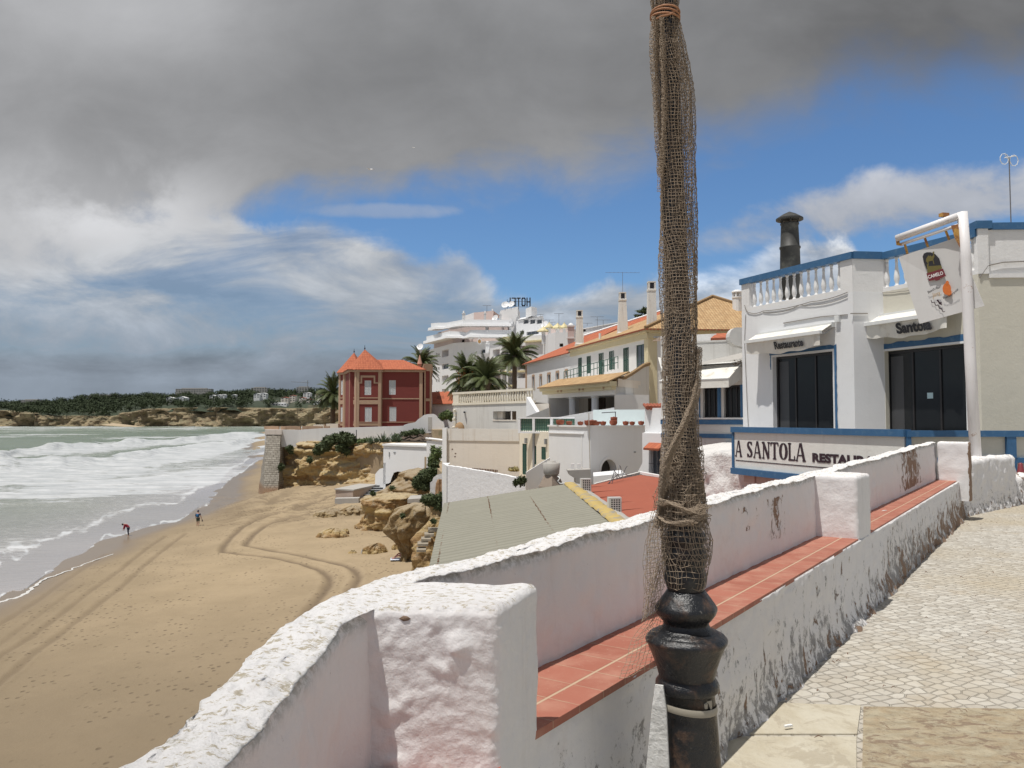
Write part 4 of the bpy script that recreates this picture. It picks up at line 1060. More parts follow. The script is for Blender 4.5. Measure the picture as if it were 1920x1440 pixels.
post_profile(pp([(1106, 66), (1100, 70), (1085, 78), (1074, 76), (1068, 70), (1060, 72), (1045, 80), (1030, 76), (1020, 68), (1014, 76), (1008, 80), (1002, 74), (990, 60), (975, 56), (960, 52)]), 40, .02).build('baluster_stem', POSTM, post, True)
post_profile(pp([(960, 50), (800, 48), (600, 46), (400, 44), (200, 42), (0, 40), (-232, 38)]), 24).build('shaft', POSTM, post, True)
lt = pc(-230); m = MB(); m.lathe([(.035, 0), (.06, .02), (.07, .04), (.04, .05), (.04, .06)], (lt.x, LD_, lt.z), 20); m.build('lantern_base', POSTM, post, True)
m = MB(); m.lathe([(.06, .06), (.10, .24)], (lt.x, LD_, lt.z), 6, cap=False); m.build('lantern_glass', GLASSF, post)
m = MB(); m.lathe([(.115, .24), (.10, .26), (.04, .32), (.01, .36)], (lt.x, LD_, lt.z), 6); m.build('lantern_roof', POSTM, post)
m = MB(); T_ = .006
def platept(u, v, dd): q = P(u, v, LD_ - .02 + dd); return q
fr = [(1228, 1284), (1243, 1286), (1249, 1330), (1262, 1600), (1196, 1600), (1222, 1330)]
F0 = [platept(u, v, -.03 if u < 1235 else -.055) for u, v in fr]; B0 = [p + Vector((.004, .008, 0)) for p in F0]
m.q(F0); m.q(B0[::-1])
for i in range(6): j = (i + 1) % 6; m.q([F0[j], F0[i], B0[i], B0[j]])
pl = m.build('plate', plaster('scuffed_white_plate', (.62, .62, .60), amount=.3, streak=.5, scale=3), None)
tag(pl, 'tall tapering white plate strapped to the foot of the lamp post', 'plate')
m = MB(); rows = []
for vv, dw in ((1315, 0), (1318, 2), (1325, 2), (1328, 0)):
 row = []
 for k in range(48):
  a = 2 * math.pi * k / 48; r = (101 + 6 + dw) / 2 * PX; c = P(float(cu(vv)) - 3, vv, LD_)
  row.append((c.x + (r + .006 * max(0, -math.cos(a))) * math.cos(a), LD_ + r * math.sin(a), c.z + .012 * -math.cos(a) * .8 + .004))
 rows.append(row)
m.grid(rows[::-1], closed=True)
stp = m.build('strap', simple('cream_plastic_strap', (.34, .31, .25), .5, .12, 20), None, True)
m = MB(); q = P(1328, 1322, LD_ - .0875 * .75); m.box((q.x, q.y - .0, q.z), (.022, .012, .03), .5); m.lathe([(.006, 0), (.011, .005), (.011, .02), (.006, .026)], (q.x - .014, q.y - .006, q.z - .012), 10)
m.build('buckle', MATS['cream_plastic_strap'], stp)
tag(stp, 'cream strap with small buckle round the black post', 'strap')
# restaurant on the promenade
B_ = (6.81, 23.6); A_ = (8.44, 19.7); C_ = (9.23, 19.78); E_ = (10.15, 17.3); G_ = (16.0, 17.0)
rest = thing('restaurant_building', (9.5, 20, 10.7), 'white and bare-cement restaurant with blue-capped balustrades and large dark windows', 'restaurant')
f1, f2, f3, f4 = Fac(B_, A_), Fac(A_, C_), Fac(C_, E_), Fac(E_, G_)
ZT = 16.15; ZP = 15.16; FL = 10.72
w1 = f1.rect(1450, 1563, 664, 806); w1 = (w1[0], w1[1], FL + .05, w1[3])
w2_ = f3.rect(1657, 1812, 648, 808); w2_ = (w2_[0], w2_[1], FL + .05, 13.68)
m = MB(); m.wall(B_, A_, 4, ZP, [w1], .16); m.wall(A_, C_, 4, ZP)
far = (13.5, 26.5); m.wall(far, B_, 4, ZP); m.q([(*B_, ZP), (*A_, ZP), (*C_, ZP), (16, 22, ZP), (*far, ZP)])
m.build('front_wall', WHITEC, rest)
m = MB(); m.wall(C_, E_, 4, ZP, [w2_], .16); m.wall(E_, G_, 4, ZP + .0); m.wall(G_, (18, 26), 4, ZP); m.q([(*C_, ZP - .01), (*E_, ZP - .01), (*G_, ZP - .01), (18, 26, ZP - .01), (12, 26, ZP - .01)])
m.build('cement_wall', CEMENT, rest)
window(f1, w1, rest, .15, DARKF, GLASS, .07, 2, 1); window(f3, w2_, rest, .15, DARKF, GLASS, .07, 2, 1)
def surround(f, r, wtop=.07, blue_w=.10, left=True):
 a0, a1, z0, z1 = r; m = MB(); w = .05
 f.box(m, a0 - w, a0, z0, z1 + w, 0, .018); f.box(m, a1, a1 + w, z0, z1 + w, 0, .018); f.box(m, a0, a1, z1, z1 + w, 0, .018)
 m.build('window_surround', WHITEC, rest)
 m = MB(); random.seed(int(a0 * 100)); n = 26
 def strip(A, B, za, zb, n, vert):
  top = []; bot = []
  for i in range(n + 1):
   t = i / n; jt = random.uniform(-.022, .022)
   if vert: top.append(f.pt(A + jt * .5, lerp(za, zb, t), .012)); bot.append(f.pt(B, lerp(za, zb, t), .012))
   else: top.append(f.pt(lerp(A, B, t), zb + jt, .012)); bot.append(f.pt(lerp(A, B, t), za, .012))
  for i in range(n): m.q([bot[i], bot[i + 1], top[i + 1], top[i]])
 strip(a0 - w - blue_w * .8, a1 + w + blue_w * .8, z1 + w, z1 + w + blue_w, n, False)
 strip(a1 + w + blue_w * .75, a1 + w, z0, z1 + w, n, True)
 if left: strip(a0 - w - blue_w * .5, a0 - w, z1 - .35, z1 + w, 8, True)
 m.build('blue_window_band', BLUE, rest)
for f_q, r_q in ((f1, w1), (f3, w2_)):
 m = MB(); w_q = (r_q[1] - r_q[0]) / 3; z_q = r_q[2] + (r_q[3] - r_q[2]) * .30; m.q([f_q.pt(r_q[0] + .10, z_q, -.146), f_q.pt(r_q[0] + w_q * .62, z_q, -.146), f_q.pt(r_q[0] + w_q * .62, r_q[3] - .14, -.146), f_q.pt(r_q[0] + .10, r_q[3] - .14, -.146)]); m.build('painted_reflection', simple('painted_reflection_grey', (.055, .056, .06), .3, .2, 2), rest)  # paler strip on each pane, a painted reflection of the wall
surround(f1, w1); surround(f3, w2_, blue_w=.14)
m = MB(); m.q([f3.pt(f3.a(1730, 742), ZV(747, 18.6), -.14), f3.pt(f3.a(1741, 742), ZV(747, 18.6), -.14), f3.pt(f3.a(1741, 742), ZV(736, 18.6), -.14), f3.pt(f3.a(1730, 742), ZV(736, 18.6), -.14)])
m.build('paper_notice', simple('notice_paper', (.45, .60, .64), .7, .05), rest)
capm = MB(); pier = MB()
def cap(f, a0, a1, o0=-.22, o1=.05, z0=ZT - .17, z1=ZT): f.box(capm, a0, a1, z0, z1, o0, o1)
aP = f1.a(1405, 560); aQ = f1.a(1575, 500)
f1.box(pier, 0, aP, ZP, ZT - .17, -.2, 0); f1.box(pier, aQ, f1.L, ZP, ZT - .17, -.2, .0)
cap(f1, -.04, f1.L + .02); f2.box(pier, .0, f2.L, ZP, ZT - .17, -.2, -.003); f2.box(capm, .02, f2.L - .02, ZT - .17, ZT + .01, -.22, .05)
f1.box(pier, aP, aQ, ZP, ZP + .10, -.2, .0)
aR = f3.a(1650, 500); aS = f3.a(1818, 480)
f3.box(pier, 0, aR - .0, ZP, ZT - .17, -.2, .0); cap(f3, .0, f3.L - .02, -.22, .045, ZT - .17, ZT - .005); f3.box(pier, aR, aS + .12, ZP, ZP + .10, -.2, 0)
f3.box(pier, aS + .12, f3.L, ZP, ZT - .17, -.2, .0)
f4.box(pier, 0, .22, ZP, ZT + .0, -.2, .03); f4.box(pier, .22, f4.L, ZP, ZT - .02, -.2, -.02)
f4.box(capm, -.04, .30, ZT + .0, ZT + .17, -.24, .06); f4.box(capm, .30, f4.L, ZT - .02, ZT + .13, -.24, .03)
pier.build('parapet_pier', WHITE, rest); capm.build('blue_coping', BLUE, rest)
m = MB(); f4.box(m, .22, f4.L, ZP - .09, ZP, 0, .04); m.build('ledge', WHITE, rest)
bp = [(.055, 0), (.055, .05), (.035, .06), (.040, .10), (.066, .20), (.064, .28), (.045, .42), (.032, .54), (.030, .62), (.042, .64), (.030, .66), (.034, .70), (.050, .72), (.050, .76)]
m = MB(); k0 = f1.pt(aP + .12, ZP + .08, -.1); m.lathe([(r, z * .98) for r, z in bp], k0, 12)
bal = m.build('baluster', WHITE, rest, True)
nb = 13
for k in range(1, nb):
 q = f1.pt(lerp(aP + .12, aQ - .12, k / (nb - 1)), ZP + .08, -.1); dup_part(bal, q - k0)
nb = 9
for k in range(nb):
 q = f3.pt(lerp(aR + .12, aS, k / (nb - 1)), ZP + .08, -.1); dup_part(bal, q - k0)
def cable(f, pts, r=.012, sag=0.0):
 out = []
 for (u0, v0), (u1, v1) in zip(pts[:-1], pts[1:]):
  for k in range(7):
   t = k / 6; u, v = lerp(u0, u1, t), lerp(v0, v1, t) + sag * 4 * t * (1 - t); a = f.a(u, v); out.append(f.pt(a, ZV(v, f.d(a)), .02))
 cab = MB(); cab.tube(out, r, 5); cab.build('wall_cable', MATS.get('grey_cable') or simple('grey_cable', (.22, .20, .18), .6, .1), rest)
cable(f1, [(1397, 572), (1405, 586), (1432, 583), (1520, 566), (1590, 548)], .010, 3); cable(f1, [(1432, 585), (1500, 572), (1590, 556)], .008, 6)
cable(f1, [(1399, 590), (1397, 640), (1402, 760), (1404, 800)], .008); cable(f1, [(1470, 606), (1540, 594), (1590, 590)], .014)
cable(f2, [(1594, 588), (1626, 588)], .014); cable(f3, [(1645, 548), (1690, 546), (1716, 540)], .008, 2)
cable(f4, [(1836, 520), (1852, 498), (1880, 492), (1925, 490)], .014, 0)
cable(f3, [(1648, 624), (1700, 623), (1740, 616)], .008)
m = MB(); a = f3.a(1722, 618); f3.box(m, a - .28, a + .28, 13.98, 14.07, .03, .12); m.build('tube_lamp', WHITEC, rest)
m = MB(); a = f1.a(1573, 606); f1.box(m, a - .07, a + .07, 14.45, 14.62, 0, .08); m.build('junction_box', SHUTW, rest)
def awning(f, u0, u1, zt, proj, drop, val, text, tu0, tu1, tz, ts, label):
 a0, a1 = f.a(u0, 630), f.a(u1, 630)
 aw = thing('awning', f.pt((a0 + a1) / 2, zt, 0), label, 'awning', 'awnings over the restaurant windows')
 m = MB(); f.box(m, a0, a1, zt - .02, zt + .10, .002, .13); m.build('cassette', SHUTW, aw)
 canvas = MATS.get('awning_canvas') or simple('awning_canvas', (.72, .70, .64), .8, .08, 5, bumpd=.003, dirt=(.45, .40, .32), dscale=3, dthr=(.5, .8))
 m = MB(); p = [f.pt(a0, zt + .05, .13), f.pt(a1, zt + .05, .13), f.pt(a1, zt - drop, proj), f.pt(a0, zt - drop, proj)]
 m.q(p[::-1]); m.q([q - Vector((0, 0, .008)) for q in p]); m.build('canvas', canvas, aw)
 m = MB(); f.box(m, a0 - .02, a1 + .02, zt - drop - .05, zt - drop + .03, proj - .03, proj + .05); m.build('front_bar', SHUTW, aw)
 m = MB(); rows = []; n = 48
 def vz(t): return zt - drop - .05 - val * (.72 + .20 * math.sin(math.pi * t) + .05 * math.sin(t * 19))
 def off(t, g): return proj - .01 - .10 * g * math.sin(math.pi * t) - .02 * math.sin(t * 31) * g
 for g in (0, .25, .5, .75, 1):
  rows.append([f.pt(lerp(a0 + .03, a1 - .03, i / n), lerp(zt - drop - .05, vz(i / n), g), off(i / n, g)) for i in range(n + 1)])
 m.grid(rows); va = m.build('valance', canvas, aw, True)
 m = MB(); b0, b1 = f.a(tu0, 635), f.a(tu1, 635)
 def fn(x, y):
  a = b0 + x; t = (a - a0) / (a1 - a0); z = tz + y; g = min(1, max(0, (zt - drop - .05 - z) / max(.01, (zt - drop - .05 - vz(t)))))
  return f.pt(a, z, off(t, g) + .040)
 put_text(m, text, fn, ts, .014 * ts / .3, width=b1 - b0)
 m.build('lettering', simple('black_lettering', (.03, .03, .035), .6, .1), va)
 m = MB()
 for a in (a0 + .08, a1 - .08): m = MB(); m.tube([f.pt(a, zt - .05, .05), f.pt(a, zt - drop * .5 - .10, proj * .55), f.pt(a, zt - drop - .02, proj - .02)], .016, 6); m.build('folding_arm', GREYM, aw)
 return aw
awning(f1, 1424, 1567, 14.36, .50, .16, .40, 'Restaurante', 1478, 1534, 13.90, .27, 'cream window awning lettered Restaurante on the white wall')
awning(f3, 1648, 1806, 14.50, .45, .15, .40, 'Santola', 1707, 1775, 14.03, .33, 'cream window awning lettered Santola, partly behind the hanging sign')
ch = thing('chimney_flue', P(1481, 500, 24.5), 'tall dark metal flue with conical rain cap behind the restaurant balustrade', 'chimney')
cx, cy = XY(1481, 24.5, 450); blk = simple('sooty_flue_metal', (.035, .035, .032), .6, .3, 3, dirt=(.12, .12, .10), dscale=2.2, dthr=(.5, .75)); r = 17.5 / F * 24.5
m = MB(); m.lathe([(r * 1.06, ZV(560, 24.5)), (r * 1.06, ZV(500, 24.5)), (r * 1.02, ZV(467, 24.5)), (r * 1.10, ZV(466, 24.5)), (r * 1.10, ZV(463, 24.5)), (r, ZV(462, 24.5)), (r * .90, ZV(423, 24.5)), (r * .98, ZV(421, 24.5)), (r * .98, ZV(419, 24.5))], (cx, cy, 0), 24); m.build('pipe', blk, ch, True)
m = MB()
for k in range(6):
 a = k * math.pi / 3 + .3; m = MB(); m.tube([(cx + r * .9 * math.cos(a), cy + r * .9 * math.sin(a), ZV(421, 24.5)), (cx + r * 1.0 * math.cos(a), cy + r * 1.0 * math.sin(a), ZV(411, 24.5))], .018, 5); m.build('cap_bracket', blk, ch)
m = MB(); m.lathe([(r * 1.42, ZV(413, 24.5)), (r * 1.42, ZV(410, 24.5)), (r * .7, ZV(402, 24.5)), (.02, ZV(397, 24.5))], (cx, cy, 0), 24); m.build('rain_cap', blk, ch)
S0 = (5.81, 21.0); S1 = (7.62, 15.5); fs = Fac(S0, S1); S2 = (14.5, 15.45); fr_ = Fac(S1, S2)
ter = thing('restaurant_terrace', (8, 19, 10.5), 'raised terrace slab of the restaurant with its blue fascia and supports', 'terrace')
m = MB(); poly = [S0, S1, S2, (15.5, 17.2), (10.1, 17.35), (9.2, 19.75), (8.43, 19.72), (6.75, 23.7)]
poly_in = offset_poly(poly, -.02); m.prism(poly_in, 10.62, FL, bottom=True); m.build('floor_slab', CONC, ter)
m = MB(); fs.box(m, -.02, fs.L - .02, 10.58, 10.735, -.06, .10); fr_.box(m, -.02, fr_.L, 10.58, 10.735, -.06, .06); m.build('fascia', BLUE, ter)
m = MB()
for a in (.55, 2.0, 3.6): fs.box(m, a, a + .22, 8.4, 10.58, -.35, -.08)
fs.box(m, .25, 5.6, 10.38, 10.57, -1.3, -.12); m.build('support', plaster('rose_support', (.50, .38, .33), amount=.2), ter)
m = MB(); m.wall((6.3, 22.2), (8.0, 16.4), 4, 10.6); m.build('lower_wall', CONC, ter)
sg = thing('restaurant_sign', fs.pt(fs.L / 2, 10.75, .0), 'long white terrace panel in a blue frame lettered A SANTOLA RESTAURANTE', 'sign')
m = MB(); fs.box(m, .06, fs.L - .03, 10.74, 11.66, -.05, .02); m.build('panel', plaster('sign_white', (.74, .74, .70), amount=.05, streak=.25), sg)
m = MB(); fs.box(m, -.03, fs.L + .02, 11.66, 11.80, -.10, .08); fs.box(m, -.03, .055, 10.74, 11.657, -.06, .05); m.build('frame', BLUE, sg)
LET = simple('dark_maroon_lettering', (.035, .014, .022), .5, .1)
lm = MB()
def sfn(a0, z0, o=.026): return lambda x, y: fs.pt(a0 + x, z0 + y, o)
def slab_letter(ch_, a0, w, h, z0):
 """tall fat-serif letters drawn as strokes"""
 S = .17; e = w
 def st(x0, y0, x1, y1, t0, t1=None):
  t1 = t1 or t0; d = Vector((x1 - x0, y1 - y0)); n = Vector((-d.y, d.x)).normalized()
  pts = [(x0 + n.x * t0, y0 + n.y * t0), (x0 - n.x * t0, y0 - n.y * t0), (x1 - n.x * t1, y1 - n.y * t1), (x1 + n.x * t1, y1 + n.y * t1)]
  lm.q([fs.pt(a0 + px * w, z0 + py * h, o_[0]) for px, py in pts])
 def blob(x, y, rx, ry):
  lm.q([fs.pt(a0 + (x + rx * math.cos(k * math.pi / 6)) * w, z0 + (y + ry * math.sin(k * math.pi / 6)) * h, o_[0]) for k in range(12)])
 o_ = [.026]
 def step(): o_[0] += .0007
 def arc(cx, cy, rx, ry, a0_, a1_, t0, t1, n=14):
  for k in range(n):
   A, B = lerp(a0_, a1_, k / n), lerp(a0_, a1_, (k + 1) / n)
   ta, tb = (abs(math.cos(A)) * t0 + abs(math.sin(A)) * t1), (abs(math.cos(B)) * t0 + abs(math.sin(B)) * t1)
   P4 = [(cx + (rx + ta) * math.cos(A), cy + (ry + ta * .5) * math.sin(A)), (cx + (rx - ta) * math.cos(A), cy + (ry - ta * .5) * math.sin(A)), (cx + (rx - tb) * math.cos(B), cy + (ry - tb * .5) * math.sin(B)), (cx + (rx + tb) * math.cos(B), cy + (ry + tb * .5) * math.sin(B))]
   lm.q([fs.pt(a0 + px * w, z0 + py * h, o_[0]) for px, py in P4])
 if ch_ == 'A':
  st(.12, .02, .46, 1.0, .06); step(); st(.86, .02, .54, 1.0, .13, .11); step(); st(.28, .33, .75, .33, .035); step(); blob(.12, .045, .15, .05); step(); blob(.86, .045, .19, .055); blob(.5, .97, .12, .05)
 if ch_ == 'S':
  arc(.50, .74, .28, .20, R(20), R(200), .12, .07); step(); st(.22, .72, .78, .32, .13); step(); arc(.50, .27, .28, .20, R(-160), R(30), .12, .07); step(); blob(.80, .86, .07, .12); blob(.18, .14, .08, .12)
 if ch_ == 'N':
  st(.20, .03, .20, .97, .07); step(); st(.18, .97, .80, .03, .13); step(); st(.82, .03, .82, .97, .07); step(); blob(.18, .04, .17, .05); blob(.16, .96, .18, .05); blob(.84, .96, .18, .05)
 if ch_ == 'T':
  st(.5, .03, .5, .97, .13); step(); st(.06, .955, .94, .955, .045); step(); blob(.5, .04, .24, .05); blob(.08, .88, .08, .12); blob(.92, .88, .08, .12)
 if ch_ == 'O': arc(.5, .5, .34, .44, 0, 2 * math.pi, .15, .06, 28)
 if ch_ == 'L':
  st(.28, .03, .28, .97, .13); step(); st(.1, .045, .92, .045, .05); step(); blob(.28, .96, .24, .05); blob(.90, .16, .08, .14)
 step()
xs = [(1380, 1392, 'A'), (1401, 1413, 'S'), (1414, 1428, 'A'), (1430, 1445, 'N'), (1446, 1461, 'T'), (1462, 1478, 'O'), (1478, 1492, 'L'), (1493, 1511, 'A')]
for u0, u1, c in xs:
 a0, a1 = fs.a(u0, 840), fs.a(u1, 840); slab_letter(c, a0, (a1 - a0) * 1.05, .415, 11.03)
put_text(lm, 'RESTAURANTE', sfn(fs.a(1525, 860), 11.055, .03), .255, .014, width=2.62)
a = fs.a(1380); fs.box(lm, a, fs.L - .3, 10.925, 10.945, .02, .027)
lm.build('lettering', LET, sg)
rail = thing('terrace_railing', fr_.pt(2, FL, 0), 'blue-framed terrace parapet with pale infill panels beside the white pole', 'railing')
m = MB(); zr = 11.78
fr_.box(m, 0, fr_.L, zr - .12, zr, -.12, .06); fr_.box(m, .02, fr_.L, 11.16, 11.26, -.10, .04); fr_.box(m, .02, fr_.L, 10.74, 10.80, -.10, .04)
for u in (1696, 1892, 2080): a = fr_.a(u); fr_.box(m, max(0, a - .08), a + .10, 10.80, 11.16, -.11, .05); fr_.box(m, max(0, a - .08), a + .10, 11.26, zr - .12, -.11, .05)
m.build('rail_frame', BLUE, rail)
m = MB(); fr_.box(m, .05, fr_.L, 10.80, zr - .12, -.07, -.02); m.build('infill', CEMENT, rail)
rail2 = MB(); f1.box(rail2, .3, 1.9, 11.62, 11.78, .5, .62); o = rail2.build('blue_ledge', BLUE, rest)
m = MB(); q = PZ(1914, 897, 10.75); d = 14.9; q = P(1914, 892, d); m.lathe([(.075, 0), (.07, .02), (.035, .22), (.02, .24)], (q.x, d, q.z), 14)
tag(m.build('traffic_cone', simple('maroon_plastic', (.20, .03, .035), .5, .1), None, True), 'small dark red cone behind the broken stub of wall', 'cone')
m = MB(); q = P(1908, 893, 15.05); m.box((q.x + .15, 15.05, 10.75), (.8, .18, .06)); 
# hanging sign on the white pole
pole = thing('sign_pole', P(1831, 862, 14), 'white steel pole with rusty top arm that carries the hanging board', 'pole')
PW = simple('weathered_white_paint', (.76, .74, .74), .45, .08, 4, dirt=(.34, .18, .08), dscale=5, dthr=(.62, .72)); RUST = simple('rust', (.30, .13, .05), .85, .45, 14, dirt=(.55, .32, .08), dscale=9, dthr=(.45, .6))
p0 = P(1833, 880, 14.0); p0 = Vector((p0.x, 14, GZ)); p1_ = P(1804, 398, 14.0); r0 = 10 / F * 14
m = MB(); m.tube([p0, p0.lerp(p1_, .5), P(1811, 486, 14), p1_], [r0, r0 * .97, r0 * .95, r0 * .92], 20); m.build('post', PW, pole, True)
e0 = P(1798, 405, 14.0); e1 = P(1682, 447, 15.0)
m = MB(); m.tube([e0, e1], r0 * .72, 14); m.build('arm', PW, pole, True); m = MB(); m.tube([P(1797, 422, 14.0), P(1690, 458, 15.0)], r0 * .34, 8); m.build('lower_rod', PW, pole, True)
m = MB()
m.tube([P(1682, 441, 15.0), P(1684, 458, 15.0), P(1692, 458, 15.0)], .035, 6); m.build('rusty_hook', RUST, pole); m = MB(); m.tube([P(1735, 424, 14.55), P(1736, 432, 14.55)], .07, 12); m.build('rusty_collar', RUST, pole); m = MB()
m.q([P(1783, 423, 13.98), P(1797, 420, 13.98), P(1800, 465, 13.98), P(1790, 446, 13.98)]); m.q([P(1800, 465, 14.0), P(1797, 420, 14.0), P(1783, 423, 14.0), P(1790, 446, 14.0)])
m.build('rusty_gusset', RUST, pole); m = MB(); m.box(P(1770, 403, 14.25), (.14, .10, .06), .2); m.build('lamp_head', RUST, pole)
bd = thing('hanging_board', P(1762, 520, 14.5), 'white swinging bar board with camel emblem, orange fruit and stair arrow', 'sign')
TL, TR, BR, BL = P(1685, 482, 15.0), P(1791, 446, 14.15), P(1848, 572, 13.88), P(1724, 607, 14.72)
X_, Y_ = TR - TL, BL - TL; Nn = X_.cross(Y_).normalized(); Nn = Nn if Nn.y < 0 else -Nn
m = MB(); m.q([TL, BL, BL + X_ * 1.02 + (BR - TR - Y_) * .6, TR]); bk_ = [p - Nn * .022 for p in (TL, BL, BL + X_ * 1.02 + (BR - TR - Y_) * .6, TR)]; m.q(bk_[::-1])
fr4 = [TL, BL, BL + X_ * 1.02 + (BR - TR - Y_) * .6, TR]
for i in range(4): j = (i + 1) % 4; m.q([fr4[j], fr4[i], bk_[i], bk_[j]])
m.build('board', plaster('board_white', (.62, .61, .60), amount=.04, streak=.25, bumpd=.001), bd)
m = MB()
for (a, b) in (((1696, 456), (1702, 478)), ((1733, 443), (1740, 463)), ((1771, 427), (1780, 450))):
 d = lerp(15.0, 14.1, (a[0] - 1690) / 100); m = MB(); m.tube([P(*a, d), P(*b, d - .02)], .022, 6); m.build('hanger', RUST, bd)
def solve_st(u, v):   # pixel -> board coordinates (projecting the pixel onto the board plane)
 a, b = ray(u, v); D = Vector((a, 1, b)); O = Vector((0, 0, CZ)); k = (TL - O).dot(Nn) / D.dot(Nn); h = O + D * k - TL
 xx, xy, yy = X_.dot(X_), X_.dot(Y_), Y_.dot(Y_); hx, hy = h.dot(X_), h.dot(Y_); det = xx * yy - xy * xy
 return (hx * yy - hy * xy) / det, (hy * xx - hx * xy) / det
def bp_(u, v, o=.004): s, t = solve_st(u, v); return TL + X_ * s + Y_ * t + Nn * o
def poly_px(mb, pts, o=.004): mb.q([bp_(u, v, o) for u, v in pts])
def zb(x, y): return (1660 + x / 5.536, 380 + y / 5.536)
BLK = simple('board_black', (.02, .018, .022), .6, .05); RED = simple('board_dark_red', (.16, .022, .03), .6, .05); OLV = simple('board_olive', (.14, .115, .03), .6, .1); ORG = simple('board_orange', (.62, .16, .03), .6, .25, 30)
m = MB(); arch = [(430, 690), (400, 620), (388, 560), (400, 530), (430, 515), (470, 515), (520, 535), (560, 580), (590, 680)]
poly_px(m, [zb(*p) for p in arch]); m.build('emblem_arch', BLK, bd)
m = MB(); poly_px(m, [zb(*p) for p in [(432, 640), (442, 640), (450, 660), (580, 650), (592, 684), (440, 735)]], .006)
cam_ = [(425, 610), (425, 585), (440, 560), (448, 545), (458, 556), (470, 545), (482, 560), (498, 548), (502, 530), (490, 520), (498, 508), (512, 508), (508, 528), (512, 560), (500, 590), (512, 640), (503, 640), (494, 600), (478, 605), (450, 612), (452, 655), (444, 655), (440, 625)]
poly_px(m, [zb(*p) for p in cam_], .0072); m.build('emblem_animal', OLV, bd)
m = MB(); poly_px(m, [zb(*p) for p in [(428, 735), (600, 684), (632, 762), (572, 785), (568, 800), (522, 812), (520, 800), (456, 815)]], .008); m.build('emblem_band', RED, bd)
WT = simple('board_white_lettering', (.78, .75, .74), .6, .05)
def btext(mat, s, x0, y0, x1, y1, size_px, o=.011, bold=.0, arc=0.0, name='lettering', shear=0):
 mm = MB(); L = math.hypot(x1 - x0, y1 - y0); ux, uy = (x1 - x0) / L, (y1 - y0) / L
 def fn(x, y):
  t = x / L; bow = arc * 4 * t * (1 - t)
  return bp_(*zb(x0 + ux * x + uy * (y + bow) * 1.0, y0 + uy * x - ux * (y + bow)), o)
 put_text(mm, s, fn, size_px * 1.38, bold * size_px, width=L, shear=shear); mm.build(name, mat, bd)
btext(WT, 'CAMELO', 452, 790, 606, 744, 36, bold=.03)
btext(BLK, 'Beach-Bar', 450, 945, 582, 885, 27, bold=.02, arc=7)
btext(BLK, 'Restaurante', 610, 1000, 762, 905, 27, bold=.02, arc=-14)
btext(simple('board_gold', (.45, .28, .10), .6, .05), 'Jony', 492, 985, 582, 950, 46, shear=.3)
m = MB()
for j, (cx_, cy_, rx, ry) in enumerate([(640, 895, 44, 62), (665, 935, 26, 36), (646, 832, 17, 22)]): poly_px(m, [zb(cx_ + rx * math.cos(k * math.pi / 10), cy_ + ry * math.sin(k * math.pi / 10)) for k in range(20)], .006 + j * .001)
m.build('orange_fruit', ORG, bd)
m = MB(); st_ = [(475, 1010), (485, 1040), (512, 1032), (524, 1068), (548, 1062), (562, 1100), (582, 1094), (598, 1134), (620, 1130)]
for a, b in zip(st_[:-1], st_[1:]):
 n = Vector((-(b[1] - a[1]), b[0] - a[0])).normalized() * 3.5; poly_px(m, [zb(a[0] + n.x, a[1] + n.y), zb(a[0] - n.x, a[1] - n.y), zb(b[0] - n.x, b[1] - n.y), zb(b[0] + n.x, b[1] + n.y)])
poly_px(m, [zb(*p) for p in [(532, 1012), (546, 1004), (574, 1038), (560, 1048)]]); poly_px(m, [zb(*p) for p in [(590, 1066), (552, 1050), (584, 1026)]]); m.build('stair_arrow', LET, bd)
m = MB(); q0 = P(1896, 420, 20); q1 = P(1892, 296, 20); q0.y = q1.y = 20; m.tube([(q0.x, 20, 15.1), q1], .014, 6)
ant = m.build('mast', WIRE, None); ant.name = 'roof_antenna'; tag(ant, 'thin roof mast with small white looped aerial at the edge of the restaurant', 'antenna')
m = MB()
for du, dv in ((-9, -2), (9, 1)):
 c = P(1892 + du, 300 + dv, 20); m.tube([c + Vector((.11 * math.cos(k * .7) , .0, .14 * math.sin(k * .7))) for k in range(10)], .010, 5, cap=False)
m.tube([P(1883, 296, 20), P(1905, 292, 20)], .012, 5); m.tube([P(1884, 290, 20), P(1896, 306, 20)], .009, 5)
m.build('aerial_loop', SHUTW, ant)
# low neighbour with blue windows
nb_ = thing('low_cafe_annex', P(1350, 860, 25), 'low whitewashed annex with blue-framed windows next to the restaurant', 'building')
N0 = XY(1240, 27.5); N1 = XY(1397, 25.2); fn_ = Fac(N0, N1)
wr = [fn_.rect(1318, 1345, 724, 784), fn_.rect(1357, 1388, 722, 784), fn_.rect(1256, 1285, 726, 784)]
m = MB(); m.wall(N0, N1, 5, 13.75, wr, .16); m.wall((N1[0] + 3, N1[1] + 6), N0, 5, 13.7); m.q([(*N0, 13.75), (*N1, 13.75), (N1[0] + 3, N1[1] + 6, 14.6), (N0[0] + 1, N0[1] + 6, 14.6)])
m.build('wall', OLDW, nb_)
for r in wr: window(fn_, r, nb_, .14, DARKF, GLASS, .07, 2)
m = MB()
for r in wr:
 fn_.box(m, r[0] - .14, r[0] - .10, r[2], r[3], 0, .02); fn_.box(m, r[1] + .02, r[1] + .10, r[2], r[3], 0, .03)
zc = ZV(786, 26) ; fn_.box(m, 0, fn_.L, ZV(796, 25.5), ZV(787, 25.5), 0, .05); fn_.box(m, 0, fn_.L - .3, ZV(822, 25.5), ZV(814, 25.5), 0, .04); m.build('blue_band', BLUE, nb_)
m = MB(); fn_.box(m, 0, fn_.L, ZV(786, 25.5), ZV(783, 25.5), 0, .07); m.build('sill', WHITE, nb_)
m = MB(); a = fn_.a(1240); zA, zB = ZV(706, 26.5), ZV(676, 25.6)
